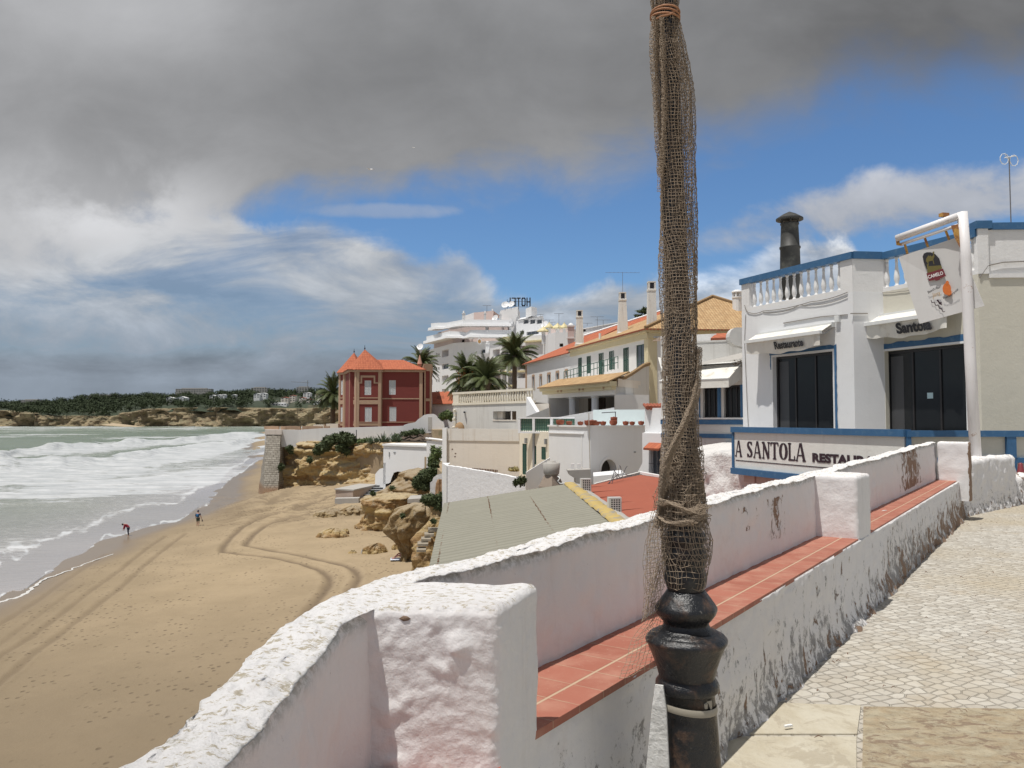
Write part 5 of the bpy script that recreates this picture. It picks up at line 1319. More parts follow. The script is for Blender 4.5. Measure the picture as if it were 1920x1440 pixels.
m.q([fn_.pt(0, 13.6, .25), fn_.pt(fn_.L, 13.9, .25), fn_.pt(fn_.L, ZV(655, 26), -.9), fn_.pt(0, ZV(690, 27), -.9)])
m.build('sloping_roof', CONC, nb_)
sc0, sc1 = XY(1240, 28.5), XY(1400, 27.2); fsc = Fac(sc0, sc1)
m = MB(); m.wall(sc0, sc1, 12.5, ZV(642, 27.8)); fsc.box(m, 0, fsc.L, ZV(642, 27.8), ZV(642, 27.8) + .06, -.25, .02); m.build('upper_wall', OLDW, nb_)
m = MB(); slope(m, (*XY(1334, 30), ZV(634, 30)), (*XY(1380, 30), ZV(632, 30)), (*XY(1380, 31.5), ZV(624, 31.5)), (*XY(1345, 31.5), ZV(625, 31.5))); m.build('lean_to_roof', ORANGET, nb_)
sp0, sp1 = XY(1240, 32), XY(1345, 31); m = MB(); m.wall(sp0, sp1, 12.5, ZV(628, 31.5)); m.q([(*sp0, ZV(628, 31.5)), (*sp1, ZV(628, 31.5)), (sp1[0], sp1[1] + 2, ZV(628, 31.5)), (sp0[0], sp0[1] + 2, ZV(628, 31.5))]); m.build('rear_wall', WHITE, nb_)
m = MB(); c = P(1378, 632, 26.6); R0 = .30
pts = [(c.x - .1, c.z)] ; prof = [(c.x + 1.0, c.z - .55), (c.x + 1.0, c.z + R0)] + [(c.x - R0 * math.sin(t * math.pi / 8) * .8, c.z + R0 * math.cos(t * math.pi / 8)) for t in range(0, 9)]
A_pts = [Vector((x, 26.4, z)) for x, z in prof]; B_pts = [p + Vector((0, .45, 0)) for p in A_pts]
m.q(A_pts); m.q(B_pts[::-1])
for i in range(len(A_pts)): j = (i + 1) % len(A_pts); m.q([A_pts[j], A_pts[i], B_pts[i], B_pts[j]])
m.build('scroll_parapet', OLDW, nb_)
m = MB(); random.seed(3)
for k in range(60):
 q = P(random.uniform(1376, 1394), random.uniform(676, 688), 25.0); s_ = .05; d_ = Vector((random.uniform(-1, 1), random.uniform(-1, 1), random.uniform(-1, 1))).normalized() * s_
 m.q([q, q + d_, q + d_ + Vector((0, .03, s_ * .6)), q + Vector((0, .03, s_ * .6))])
tag(m.build('roof_weed', simple('dry_weed', (.07, .05, .035), .9, .3)), 'dark dry weed growing at the roof edge by the restaurant corner', 'plant')
aw = thing('window_awning', fn_.pt(2, 13.5, 0), 'plain cream awning over the blue-framed annex windows', 'awning')
a0, a1 = fn_.a(1262), fn_.a(1392); m = MB(); zt, zb_ = ZV(690, 25.6), ZV(710, 25); p = [fn_.pt(a0, zt, .02), fn_.pt(a1, zt + .12, .02), fn_.pt(a1 - .02, zb_ + .0, .75), fn_.pt(a0, zb_ - .0, .75)]
m.q(p[::-1]); m.q([p[3], p[2], p[2] - Vector((0, 0, .28)), p[3] - Vector((0, 0, .28))]); m.q([p[2], p[1], p[1] - Vector((0, 0, .5)), p[2] - Vector((0, 0, .28))]); m.q([q - Vector((0, 0, .01)) for q in p])
m.build('canvas', MATS['awning_canvas'], aw); m = MB(); m.tube([p[3], p[2]], .025, 6); m.build('front_bar', SHUTW, aw)
m = MB(); rr0, rr1 = XY(1236, 23.5), XY(1392, 21.4); fw_ = Fac(rr0, rr1); X = []; 
nx_, nz_ = 90, 40; A2, H2 = np.meshgrid(np.linspace(0, fw_.L, nx_), np.linspace(0, 1, nz_)); topz = np.interp(A2, [0, fw_.L], [ZV(846, 23.3), ZV(850, 21.4)]) ; Z2 = 6 + (topz - 6) * H2; D2 = .08 * nfbm(A2 * 1.6, Z2 * 1.6, 3, o=5, g=.6) - .35 * H2
Xp = fw_.p0.x + fw_.t.x * A2 + fw_.n.x * D2; Yp = fw_.p0.y + fw_.t.y * A2 + fw_.n.y * D2
Xp = np.vstack([Xp, Xp[-1] - fw_.n.x * 3]); Yp = np.vstack([Yp, Yp[-1] - fw_.n.y * 3]); Z2 = np.vstack([Z2, Z2[-1] + .2])
o = npgrid('retaining_wall', Xp, Yp, Z2, plaster('rough_lime_wall', (.68, .66, .64), amount=.4, streak=.5, scale=2, bumpd=.02)); tag(o, 'rough battered whitewashed wall below the annex', 'wall')
# helpers for the town
def leafcloud(mb, blobs, n, size, seed=0, flat=.6):
 """many small leaf faces through the volume of ellipsoid clumps (cx,cy,cz,rx,ry,rz)"""
 rnd = random.Random(seed); tot = sum(b[3] * b[4] * b[5] for b in blobs) ** 1
 for b in blobs:
  k = int(n * b[3] * b[4] * b[5] / tot) + 1
  for _ in range(k):
   d = Vector((rnd.gauss(0, 1), rnd.gauss(0, 1), rnd.gauss(0, 1))).normalized(); r = rnd.random() ** .4
   r *= .82 + .30 * noise.noise(d * 2.3 + Vector((seed, b[0], b[2])))
   c = Vector((b[0] + d.x * b[3] * r, b[1] + d.y * b[4] * r, b[2] + d.z * b[5] * r))
   a = Vector((rnd.gauss(0, 1), rnd.gauss(0, 1), rnd.gauss(0, flat))).normalized(); e = a.cross(d + Vector((.01, .02, .03))).normalized()
   s = size * rnd.uniform(.6, 1.5)
   mb.q([c - e * s * .4, c + a * s - e * s * .1, c + a * s * 1.3, c + e * s * .4])
def leafmat(name, c1, c2, rough=.7):
 m, t = newmat(name); p = pos(t); n = t.noise(p, 1.6, 4, .6); wn = t.noise(p, 17, 2)
 t.put(t.b.inputs['Base Color'], t.mix(wn, t.mix(n, c1, c2), c2)); t.b.inputs['Roughness'].default_value = rough
 t.b.inputs['Specular IOR Level'].default_value = .3; return m
LEAF = leafmat('dark_shrub_leaf', (.035, .055, .022), (.075, .095, .04)); LEAFG = leafmat('green_leaf', (.06, .095, .03), (.12, .16, .06))
PALML = leafmat('palm_leaf', (.045, .065, .025), (.10, .12, .045), .5); BARK = simple('palm_bark', (.14, .105, .075), .95, .4, 6, bumpd=.03)
AGAVE = leafmat('agave_leaf', (.07, .105, .07), (.13, .17, .11), .6); TWIG = simple('shrub_stem', (.11, .085, .06), .9, .3, 10)
def roofquad(mb, a, b, c, d): slope(mb, a, b, c, d)
def hip(parent, poly, z, ridge, mat, over=.25, name='roof'):
 """hip roof on a CCW quad; ridge = two points (x,y,z)"""
 p = offset_poly(poly, over); P3 = [Vector((*q, z)) for q in p]; r0, r1 = Vector(ridge[0]), Vector(ridge[1]); m = MB()
 slope(m, P3[0], P3[1], r1, r0); slope(m, P3[1], P3[2], r1); slope(m, P3[2], P3[3], r0, r1); slope(m, P3[3], P3[0], r0)
 return m.build(name, mat, parent)
def antenna(u, vb, vt, d, label, kind='yagi', w=.5, parent=None):
 b, t_ = P(u, vb, d), P(u, vt, d); t_ = Vector((b.x, d, t_.z)); s = d / F
 m = MB(); m.tube([b, t_], max(.012, .35 * s), 5); o = m.build('antenna', WIRE, None); tag(o, label, 'antenna', 'aerials on the roofs')
 m = MB()
 if kind == 'yagi':
  m.tube([t_ + Vector((-w, 0, 0)), t_ + Vector((w, .1, 0))], max(.010, .3 * s), 4)
  for k in range(9):
   c = t_ + Vector((-w + 2 * w * k / 8, .0, 0)); m.tube([c + Vector((-.03, -.16, .03)), c + Vector((.03, .16, .05))], max(.008, .22 * s), 4)
 m.build('boom', WIRE, o); return o
# red house
RH = [(-24.3, 120.0), (-13.45, 121.0), (-14.6, 131), (-27.4, 130)]
rh = thing('red_house', (-20, 125, 10.1), 'dark red two-storey villa with sandstone trim, orange roofs and two pointed towers', 'house')
zE = ZV(697, 120); zB = 10.3; ff = Fac(RH[0], RH[1]); fl = Fac(RH[3], RH[0])
wins = [ff.rect(u0, u1, vt, vb) for (u0, u1, vt, vb) in ((729.5, 742, 713, 740), (730, 743, 763, 790))]
walls(rh, RH, zB, zE, REDW, {0: wins}, depth=.10, top=False)
def shut(f, r): shutter(f, r, rh, SHUTW, 2, -.03)
for r in wins: shut(ff, r)
def tower(corner, w, dpt, cant, u_apex, v_apex, v_spire, name='tower'):
 """canted corner bay; polygon CCW: back-left, canted corner, front-left, front-right, back-right"""
 x, y = corner; poly = [(x - cant, y + dpt), (x - cant, y + cant), (x, y), (x + w, y + .33), (x + w + .3, y + dpt)]
 return poly
t1 = [(-25.0, 124.0), (-24.55, 120.9), (-23.25, 119.55), (-19.65, 119.9), (-19.3, 123.8)]
t2 = [(-27.9, 132.5), (-27.75, 128.3), (-26.6, 127.0), (-24.6, 126.9), (-24.2, 132)]
for ti, (tp, apex, sp) in enumerate(((t1, (684, 655, 121.8), 647), (t2, (664, 661, 129.5), 654))):
 d0 = tp[2][1]; ze = zE - .05 if ti == 0 else zE - .02; fcs = [Fac(tp[i], tp[i + 1]) for i in range(4)]
 holes = {}
 hs_front = [fcs[2].rect(683.5, 696, 713.5, 740.5), fcs[2].rect(684, 697, 763.5, 791)] if ti == 0 else []
 if hs_front: holes[2] = hs_front
 tallw = lambda f, z0, z1: (f.L * .32, f.L * .68, z0, z1)
 for e in (1,) if ti == 0 else (1, 2):
  holes[e] = [tallw(fcs[e], ZV(740, d0), ZV(713, d0)), tallw(fcs[e], ZV(791, d0), ZV(763, d0))]
 b = walls(rh, tp, zB, ze, REDW, holes, name='tower', depth=.10, top=False)
 for e, hl in holes.items():
  for r in hl: shutter(fcs[e], r, b, SHUTW, 2, -.03)
 m = MB()
 for e in range(4):
  f = fcs[e]; wc = min(.42, f.L * .16)
  f.box(m, 0, wc, zB, ze, 0, .08); f.box(m, f.L - wc, f.L, zB, ze, 0, .08)
  for v, hh in ((746, .14), (754, .62), (796, .35), (791.5, .12)): f.box(m, wc, f.L - wc, ZV(v, d0) - hh / 2, ZV(v, d0) + hh / 2, 0, .06)
  if ti == 0 and e == 2:
   r = hs_front[0]; f.box(m, r[0] - .6, r[0] - .35, r[3] - .45, r[3] + .75, 0, .06); f.box(m, r[1] + .35, r[1] + .6, r[3] - .45, r[3] + .75, 0, .06); f.box(m, r[0] - .35, r[1] + .35, r[3] + .45, r[3] + .75, 0, .055)
   f.box(m, wc, r[0] - .6, r[3] - .45, r[3] - .27, 0, .05); f.box(m, r[1] + .6, f.L - wc, r[3] - .45, r[3] - .27, 0, .05)
  elif f.L > .5:
   f.box(m, wc, f.L * .28, zB, ze, 0, .05); f.box(m, f.L * .72, f.L - wc, zB, ze, 0, .05)
 m.build('trim', TRIM, b)
 band(b, tp, ze, ze + .38, .28, TRIM, 'cornice')
 A = P(*apex[:2], apex[2]); A.y = apex[2]; m = MB(); q = offset_poly(tp, .42)
 for i in range(5): slope(m, (*q[i], ze + .36), (*q[(i + 1) % 5], ze + .36), A, None, .06)
 m.build('pointed_roof', ORANGET, b)
 m = MB(); m.tube([A - Vector((0, 0, .1)), (A.x, A.y, ZV(sp, apex[2]))], [.07, .03], 5); m.lathe([(.02, 0), (.12, .1), (.12, .2), (.02, .3)], (A.x, A.y, A.z), 8); m.build('finial', IRON, b)
 if ti == 1:
  pass
m = MB()
for u0, u1 in ((711, 716), (786, 792)):
 a0, a1 = ff.a(u0), ff.a(u1); ff.box(m, a0, a1, zB, zE, 0, .09)
a0, a1 = ff.a(716), ff.a(786)
for v, hh in ((747.5, .16), (791.5, .12)): ff.box(m, a0, a1, ZV(v, 120.5) - hh / 2, ZV(v, 120.5) + hh / 2, 0, .06)
m.build('trim', TRIM, rh)
band(rh, RH, zE, zE + .40, .26, TRIM, 'cornice')
rz = ZV(674, 125); hip(rh, RH, zE + .38, [(*XY(690, 125.5), rz), (*XY(756, 126), rz)], ORANGET, .45)
an = [(-13.35, 121.3), (-12.3, 122), (-13, 130), (-14.5, 130)]
walls(rh, an, zB, zE + .2, REDW, name='side_bay'); band(rh, an, zE + .2, zE + 1.3, .10, TRIM, 'side_bay_parapet')
m = MB(); c = P(787, 686, 123.5); m.lathe([(.28, 0), (.28, .4), (.42, .5), (.30, .9), (.05, 1.9)], (c.x, 123.5, zE + .9), 8); m.build('pinnacle', simple('pink_pinnacle', (.50, .28, .20), .8, .15), rh)
m = MB(); fb = Fac(an[0], an[1]); fb.box(m, 0, .25, zB, zE + .2, 0, .06); fb.box(m, fb.L - .3, fb.L, zB, zE + .2, 0, .06); fb.box(m, .25, fb.L - .3, ZV(752, 121), ZV(747, 121), 0, .15); m.build('side_bay_trim', TRIM, rh)
sh = thing('gatehouse', P(830, 770, 128), 'small white house with sunlit orange tile roof between the red villa and the palms', 'house')
q = [XY(802, 127), XY(853, 125), XY(862, 135), XY(806, 137)]; walls(sh, q, 10, ZV(757, 126), WHITEF); hip(sh, q, ZV(757, 126), [(*XY(806, 131), ZV(735, 131)), (*XY(850, 130), ZV(734, 131))], ORANGET, .4)
m = MB(); c = XY(804.5, 126); m.lathe([(.5, ZV(765, 126)), (.42, ZV(735, 126)), (.25, ZV(733, 126)), (.25, ZV(727, 126)), (.3, ZV(726, 126))], (*c, 0), 8); m.build('chimney', CHIMW, sh)
gw = thing('garden_wall', P(620, 830, 118), 'long low white wall along the cliff top in front of the red villa', 'wall')
pts = [(497, 115.5, 805, 850), (560, 116, 806, 850), (600, 116, 803, 850), (668, 116, 801, 850), (757, 115.5, 798.5, 850)]
m = MB()
for (u0, d0, t0, b0), (u1, d1, t1_, b1) in zip(pts[:-1], pts[1:]):
 a, b = Vector(XY(u0, d0)), Vector(XY(u1, d1)); n = Vector(((b - a).y, -(b - a).x)).normalized() * .35
 m.hexa([(*a, 8), (*b, 8), (*(b - n), 8), (*(a - n), 8), (*a, ZV(t0, d0)), (*b, ZV(t1_, d1)), (*(b - n), ZV(t1_, d1)), (*(a - n), ZV(t0, d0))])
m.build('wall', WHITEF, gw)
m = MB()
for k in range(9):
 u = 505 + k * 13.5; m.box((*XY(u, 118.5), ZV(803, 118) - .1), (.8, .5, .8)) if k % 3 else m.box((*XY(u, 118.5), ZV(802, 118)), (1.4, .4, .5))
m.build('coping_blocks', TRIM, gw)
for i, (u0, u1, v, d) in enumerate(((590, 609, 798.5, 125), (614, 636, 797, 124))):
 m = MB(); a = XY(u0, d); b = XY(u1, d); m.box(((a[0] + b[0]) / 2, d, ZV(v + 3, d)), (b[0] - a[0], 1.6, .9)); m.build('flat_roofed_shed', simple(f'pale_shed_{i}', (.74, .70, .62), .8, .06, 3), None)
 o = bpy.data.objects[[x.name for x in bpy.data.objects if x.name.startswith('flat_roofed_shed')][-1]]
 tag(o, ['low pale shed behind the cliff-top wall, further from the red villa', 'low pale shed touching the corner of the red villa'][i], 'shed')
gt = thing('ornamental_gate_wall', P(795, 800, 114), 'curvy white gate wall with pale door beside the red villa', 'wall')
cont = [(757, 797), (766, 794), (772, 793), (778, 792), (784, 786), (790, 782), (795, 778), (802, 776.5), (812, 776), (817, 778), (821, 784), (826, 789), (831, 791), (833, 796), (834, 812), (757, 812)]
m = MB(); d = 114.5; A_ = [Vector((*XY(u, d), ZV(v, d))) for u, v in cont]; B2 = [p + Vector((0, .4, 0)) for p in A_]
A_f = A_; m.q(A_f[::-1]); m.q(B2)
for i in range(len(A_)): j = (i + 1) % len(A_); m.q([A_[i], A_[j], B2[j], B2[i]])
m.build('wall', WHITEF, gt)
m = MB(); c0, c1 = XY(802.5, d - .03), XY(809.5, d - .03); m.hexa([(c0[0], d - .05, ZV(806, d)), (c1[0], d - .05, ZV(806, d)), (c1[0], d - .003, ZV(806, d)), (c0[0], d - .003, ZV(806, d)), (c0[0], d - .05, ZV(782, d)), (c1[0], d - .05, ZV(782, d)), (c1[0], d - .003, ZV(782, d)), (c0[0], d - .003, ZV(782, d))]); m.build('door', simple('grey_gate_door', (.50, .48, .44), .8, .15, 4), gt)
bs = MB()
def brickmat():
 m, t = newmat('coursed_grey_stone'); p = pos(t); x, y, z = t.sep(p)
 br = t.new('ShaderNodeTexBrick'); t.l.new(t.comb(t.m('ADD', x, t.m('MULTIPLY', y, .8)), z, 0), br.inputs['Vector']); br.inputs['Scale'].default_value = 1
 br.inputs['Brick Width'].default_value = .62; br.inputs['Row Height'].default_value = .30; br.inputs['Mortar Size'].default_value = .028; br.inputs['Mortar Smooth'].default_value = .4
 br.inputs['Color1'].default_value = (.27, .245, .205, 1); br.inputs['Color2'].default_value = (.36, .33, .28, 1); br.inputs['Mortar'].default_value = (.17, .15, .12, 1)
 n = t.noise(p, 3, 7, .7); c = t.mix(t.m('MULTIPLY', t.ss(n, .5, .72), .6), br.outputs[0], (.20, .17, .13))
 c = t.mix(t.ss(z, 3.0, 2.0), c, t.mix(n, (.26, .13, .07), (.30, .22, .14)))
 t.put(t.b.inputs['Base Color'], c); t.b.inputs['Roughness'].default_value = .9
 t.put(t.b.inputs['Normal'], t.bump(t.m('SUBTRACT', n, t.m('MULTIPLY', br.outputs['Fac'], .7)), .09)); return m
top = [XY(499, 115.6), XY(527, 114.9), XY(531, 120), XY(501, 122)]; zt = ZV(815, 115); bot = [(P(494, 915, 111.5).x, 111.5), (P(521, 908, 112).x, 112), (bl[0] + 1.2, 119), XY(486, 122.5)]
m = MB(); n_ = 14; rows = []
for k in range(n_ + 1):
 f = k / n_; row = []
 for i in range(4):
  a, b = Vector(bot[i]).lerp(Vector(top[i]), f), Vector(bot[(i + 1) % 4]).lerp(Vector(top[(i + 1) % 4]), f)
  for j in range(10):
   p = a.lerp(b, j / 10); nz = .10 * fbm((p.x * 1.5, p.y * 1.5, f * 9), 3); row.append((p.x + nz, p.y - abs(nz), lerp(.9, zt, f)))
 rows.append(row)
m.grid(rows, closed=True); m.q([(*p, zt) for p in top]); o = m.build('bastion', brickmat()); tag(o, 'tapering grey stone bastion at the seaward corner of the cliff', 'bastion')
m = MB(); m.prism(offset_poly(top, .12), zt + .01, ZV(806, 115)); o2 = m.build('bastion_parapet', plaster('stained_parapet', (.58, .52, .46), amount=.5, streak=.8, scale=1), o)
# white hotel block
ht = thing('hotel_block', P(860, 740, 175), 'large stepped white hotel with pink upper storeys and sweeping balcony bands', 'hotel')
D = 176
h0, h1, h2, h3 = XY(788, 196), XY(850, 172), XY(858, 171.3), XY(946, 166)
fL, fR = Fac(h0, h1), Fac(h2, h3)
zt = ZV(643, 172); bal = [fL.rect(828.5, 841, vt, vb) + (1.6, True) for vt, vb in ((656, 669), (682, 692), (704, 716), (729, 742))]
sm = []
for vt in (662, 688, 711, 733): sm += [fL.rect(u0, u1, vt, vt + 6) for u0, u1 in ((817.5, 820), (821.5, 824))]
for vt in (668, 690, 712): sm += [fL.rect(u0, u1, vt, vt + 10) for u0, u1 in ((803, 805.5), (808.5, 811))]
m = MB(); m.wall(h0, h1, 10, zt, bal + sm, .3, bmi=1); m.wall(h1, h2, 10, zt); m.wall(h2, h3, 10, zt, [fR.rect(903, 910, 655, 662), fR.rect(923, 935, 655, 664) + (1.2, True)], .3, bmi=1); m.wall(h3, (30, 190), 10, zt); m.q([(*h0, zt), (*h1, zt), (*h2, zt), (*h3, zt), (30, 190, zt), (10, 215, zt), (-15, 215, zt)])
m.build('wall', [WHITEF, PINKF], ht)
for r in sm[:8]: window(fL, r, ht, .25, SHUTW, GLASSF, .06, 0)
window(fL, bal[1][:4], ht, .5, GREYM, GLASSF, .1, 2)
window(fR, fR.rect(903, 910, 655, 662), ht, .25, SHUTW, GLASSF, .06, 0)
def slabband(pts, zt, zb, over, mat=WHITEC, name='balcony_band', tz=None):
 """sweeping parapet band along a plan polyline: vertical upper part, sloping skirt below"""
 m = MB(); n = len(pts); V_ = [Vector(p) for p in pts]; nn = []
 for i in range(n):
  t = (V_[min(n - 1, i + 1)] - V_[max(0, i - 1)]).normalized(); nn.append(Vector((t.y, -t.x)))
 rows = [[(*(p + q * over), zt[i]) for i, (p, q) in enumerate(zip(V_, nn))], [(*(p + q * over), lerp(zb[i], zt[i], .42)) for i, (p, q) in enumerate(zip(V_, nn))], [(*(p + q * (over + .7)), lerp(zb[i], zt[i], .36)) for i, (p, q) in enumerate(zip(V_, nn))], [(*(p + q * (over + .8)), zb[i]) for i, (p, q) in enumerate(zip(V_, nn))], [(*(p - q * 1.5), zb[i]) for i, (p, q) in enumerate(zip(V_, nn))]]
 m.grid(rows[::-1]); m.grid([[(*(p - q * .1), zt[i]) for i, (p, q) in enumerate(zip(V_, nn))], rows[0]][::-1])
 m.q([r[0] for r in rows]); m.q([r[-1] for r in rows][::-1]); return m.build(name, mat, ht)
def zline(us, vs, ds): return [ZV(v, d) for v, d in zip(vs, ds)]
ds = [189, 171, 169.5, 167.5, 167.0, 164]; us_ = [801, 845, 867, 876, 884, 962]
slabband([XY(u, d) for u, d in zip(us_, ds)], zline(us_, [631, 621, 622, 624, 619, 619], ds), zline(us_, [645, 634, 634, 635, 633, 633], ds), .3)
ds2 = [191, 178, 176, 170, 168, 164]; us2 = [809, 822, 838, 865, 869, 962]
slabband([XY(u, d) for u, d in zip(us2, ds2)], zline(us2, [606, 605, 605, 600, 599, 600], ds2), zline(us2, [620, 617, 617, 612, 612, 612], ds2), .2)
for k, (u0, u1, u2, vt, vb) in enumerate(((813, 848, 950, 630, 645), (820, 868, 952, 608, 625))):
 m = MB(); a, b, c = XY(u0, 189), XY(u1, 174), XY(u2, 168); m.wall(a, b, ZV(vb, 172), ZV(vt, 172)); m.wall(b, c, ZV(vb, 172), ZV(vt, 172), [Fac(b, c).rect(866, 871, 637, 642)] if k == 0 else []); m.q([(*a, ZV(vt, 172)), (*b, ZV(vt, 172)), (*c, ZV(vt, 172)), (20, 200, ZV(vt, 172)), (-10, 205, ZV(vt, 172))]); m.build('recessed_storey', PINKF, ht)
m = MB(); a, b, c = XY(870, 186), XY(888, 180), XY(925, 177); zt2, zb2 = ZV(586, 180), ZV(602, 180); m.wall(a, b, zb2, zt2, mi=1); m.wall(b, c, zb2, zt2); m.q([(*a, zt2), (*b, zt2), (*c, zt2), (c[0] + 2, 190, zt2), (a[0] + 1, 192, zt2)]); m.build('penthouse', [PINKF, WHITEF], ht)
def stack(u0, u1, vt, vb, d, parent, mat=WHITEF, name='chimney', cap=True):
 m = MB(); a, b = XY(u0, d), XY(u1, d); w = b[0] - a[0]; cx = (a[0] + b[0]) / 2; m.box((cx, d + w / 2, (ZV(vb, d) + ZV(vt, d)) / 2), (w, w, ZV(vt, d) - ZV(vb, d)))
 if cap: m.box((cx, d + w / 2, ZV(vt, d) + .05), (w * 1.25, w * 1.25, .14)); m.lathe([(w * .3, .1), (w * .34, .5), (w * .2, .6)], (cx, d + w / 2, ZV(vt, d)), 8)
 return m.build(name, mat, parent)
stack(866, 871.5, 588, 600, 170, ht); stack(907, 911, 588, 600, 170, ht); stack(921, 925, 584, 600, 182, ht); stack(936, 940, 590, 600, 168, ht); stack(910, 914.5, 608, 620, 167, ht); stack(955, 959, 603, 620, 164, ht)
def dish(u, v, d, label, r=.6, ang=.4):
 c = P(u, v, d); n = Vector((math.sin(ang) * -1, -1, .6)).normalized(); a = n.orthogonal().normalized(); b = n.cross(a); m = MB(); rows = []
 for k in range(6):
  rr = r * k / 5; rows.append([c - n * (.25 * r * (1 - (k / 5) ** 2)) + (a * math.cos(j * math.pi / 8) + b * math.sin(j * math.pi / 8)) * rr for j in range(16)])
 m.grid(rows, closed=True); o = m.build('satellite_dish', DISHM, None, True); tag(o, label, 'satellite dish', 'dishes on the roofs')
 m = MB(); m.tube([c - n * .1, c - Vector((0, -.2, r * 1.6))], r * .07, 5); m.tube([c - b * r * .8, c + n * r * .8], r * .05, 5); m.build('mount', GREYM, o)
dish(787, 650, 150, 'white dish low on the roof just behind the red villa palm', .7); dish(928, 596, 168, 'white dish lying low on the roof by the pink penthouse', .75, .8)
c0, c1 = XY(780, 150), XY(800, 150); m = MB(); m.box(((c0[0] + c1[0]) / 2, 152, (10 + ZV(656, 150)) / 2), (c1[0] - c0[0], 4, ZV(656, 150) - 10)); tag(m.build('low_white_house', WHITEF), 'narrow white house seen between the red villa roof and its palm', 'house')
sgn = thing('round_sign', P(899, 640, 160), 'small round yellow and white sign hanging on the hotel wall', 'sign')
c = P(899, 640, 163.5); m = MB(); m.q([c + Vector((.46 * math.cos(k * math.pi / 12), 0, .6 * math.sin(k * math.pi / 12))) for k in range(24)]); m.q([c + Vector((.46 * math.cos(-k * math.pi / 12), .12, .6 * math.sin(-k * math.pi / 12))) for k in range(24)]); m.tube([c + Vector((0, .06, .6)), c + Vector((0, .06, 1.1))], .05, 5); m.build('disc', DISHM, sgn)
m = MB(); c2_ = c + Vector((0, -.02, 0)); m.q([c2_ + Vector((.32 * math.cos(k * math.pi / 12), 0, .42 * math.sin(k * math.pi / 12))) for k in range(24)]); m.build('emblem', simple('ochre_emblem', (.45, .25, .08), .6, .3, 6), sgn)
m = MB(); d = 158; cpts = [(868, 690), (868, 683), (877, 668), (890, 665), (907, 662), (926, 662), (926, 671), (912, 672), (905, 676), (900, 684), (888, 682), (876, 684)]
A_ = [Vector((*XY(u, d), ZV(v, d))) for u, v in [(868, 740), (868, 683), (872, 674), (880, 668), (907, 662), (928, 663), (928, 740)]]; B2 = [p + Vector((0, 8, 0)) for p in A_]
m.q(A_[::-1]); m.q(B2)
for i in range(len(A_)): j = (i + 1) % len(A_); m.q([A_[i], A_[j], B2[j], B2[i]])
tag(m.build('curved_white_annex', WHITEF), 'small white annex with curved roof edge behind the pair of palms', 'building')
o = stack(910, 917.5, 645, 664, 160, None, WHITEF, 'rooftop_chimney'); tag(o, 'stout white capped chimney on the curved annex roof', 'chimney')
# yellow-banded flats
yb = thing('yellow_banded_flats', P(970, 730, 148), 'tall white flats with pale yellow balcony bands behind the tall palm', 'flats')
D = 150; y0, y1, y2 = XY(918, 152), XY(944, 146), XY(1040, 140)
fy = Fac(y1, y2); ztop = ZV(633, 146)
rec = []
for vt, vb in ((648, 664), (672, 692), (700, 722), (730, 745)):
 for u0, u1 in ((946, 953.5), (956, 969.5), (973, 992)): rec.append(fy.rect(u0, u1, vt, vb) + (1.3, True))
m = MB(); m.wall(y0, y1, 10, ZV(650, 148), [Fac(y0, y1).rect(924, 937, v, v + 13) + (1.3, True) for v in (655, 678, 702, 726)], .3, bmi=1); m.wall(y1, y2, 10, ztop, rec, .3, bmi=1); m.wall(y2, (22, 160), 10, ztop)
m.q([(*y1, ztop), (*y2, ztop), (22, 160, ztop), (2, 162, ztop)]); m.q([(*y0, ZV(650, 148)), (*y1, ZV(650, 148)), (2, 162, ZV(650, 148)), (-5, 164, ZV(650, 148))])
m.build('wall', [WHITEC, PINKF], yb)
m = MB(); fy0 = Fac(y0, y1)
for v in (673, 696, 722, 744):
 fy.box(m, fy.a(945), fy.a(997), ZV(v + 3, 146), ZV(v, 146), 0, .5)
 fy0.box(m, .3, fy0.L, ZV(v + 3, 149), ZV(v, 149), 0, .5)
fy.box(m, 0, fy.a(972), ZV(646, 146), ztop + .1, 0, .35)
fy.box(m, fy.a(985), fy.a(1024), ZV(640, 141), ZV(637, 141), 0, .7); m.build('yellow_band', YELP, yb)
m = MB()
for v in (686, 711, 737):
 for k in range(22):
  a = lerp(fy.a(957), fy.a(992), k / 21); m.tube([fy.pt(a, ZV(v + 9, 146), .45), fy.pt(a, ZV(v, 146), .45)], .03, 4, cap=False)
 m.tube([fy.pt(fy.a(957), ZV(v, 146), .45), fy.pt(fy.a(992), ZV(v, 146), .45)], .05, 4)
m.build('balcony_rail', IRON, yb)
m = MB()
for u0, u1 in ((939, 945), (953.5, 956), (969.5, 973)): a0, a1 = fy.a(u0), fy.a(u1); fy.box(m, max(a0, 0), a1, 10, ZV(668 if u0 > 950 else 640, 146), .0, .65)
m.build('column', WHITEC, yb)
m = MB(); fy.box(m, fy.a(972), fy.a(990), ZV(728, 143), ZV(709, 143), .5, .75); m.build('white_balcony_panel', WHITEC, yb)
ut = thing('white_tower_flats', P(995, 630, 160), 'white stepped flats with strip windows under a small roof cube', 'flats')
q = [XY(972, 158), XY(1018, 152), XY(1022, 162), XY(985, 170)]; fz = Fac(q[0], q[1]); hz = [fz.rect(u0, u1, 599, 607) for u0, u1 in ((981, 991), (993.5, 1003.5), (1006, 1016))] + [fz.rect(974, 982, 620, 627.5), fz.rect(987, 1010, 621, 627.5)]
walls(ut, q, 15, ZV(596, 155), WHITEC, {0: hz}, depth=.3)
for r in hz[:3] + hz[4:]: window(fz, r, ut, .25, GREYM, GLASSF, .08, 2)
window(fz, hz[3], ut, .25, GREYM, GLASSF, .08, 1)
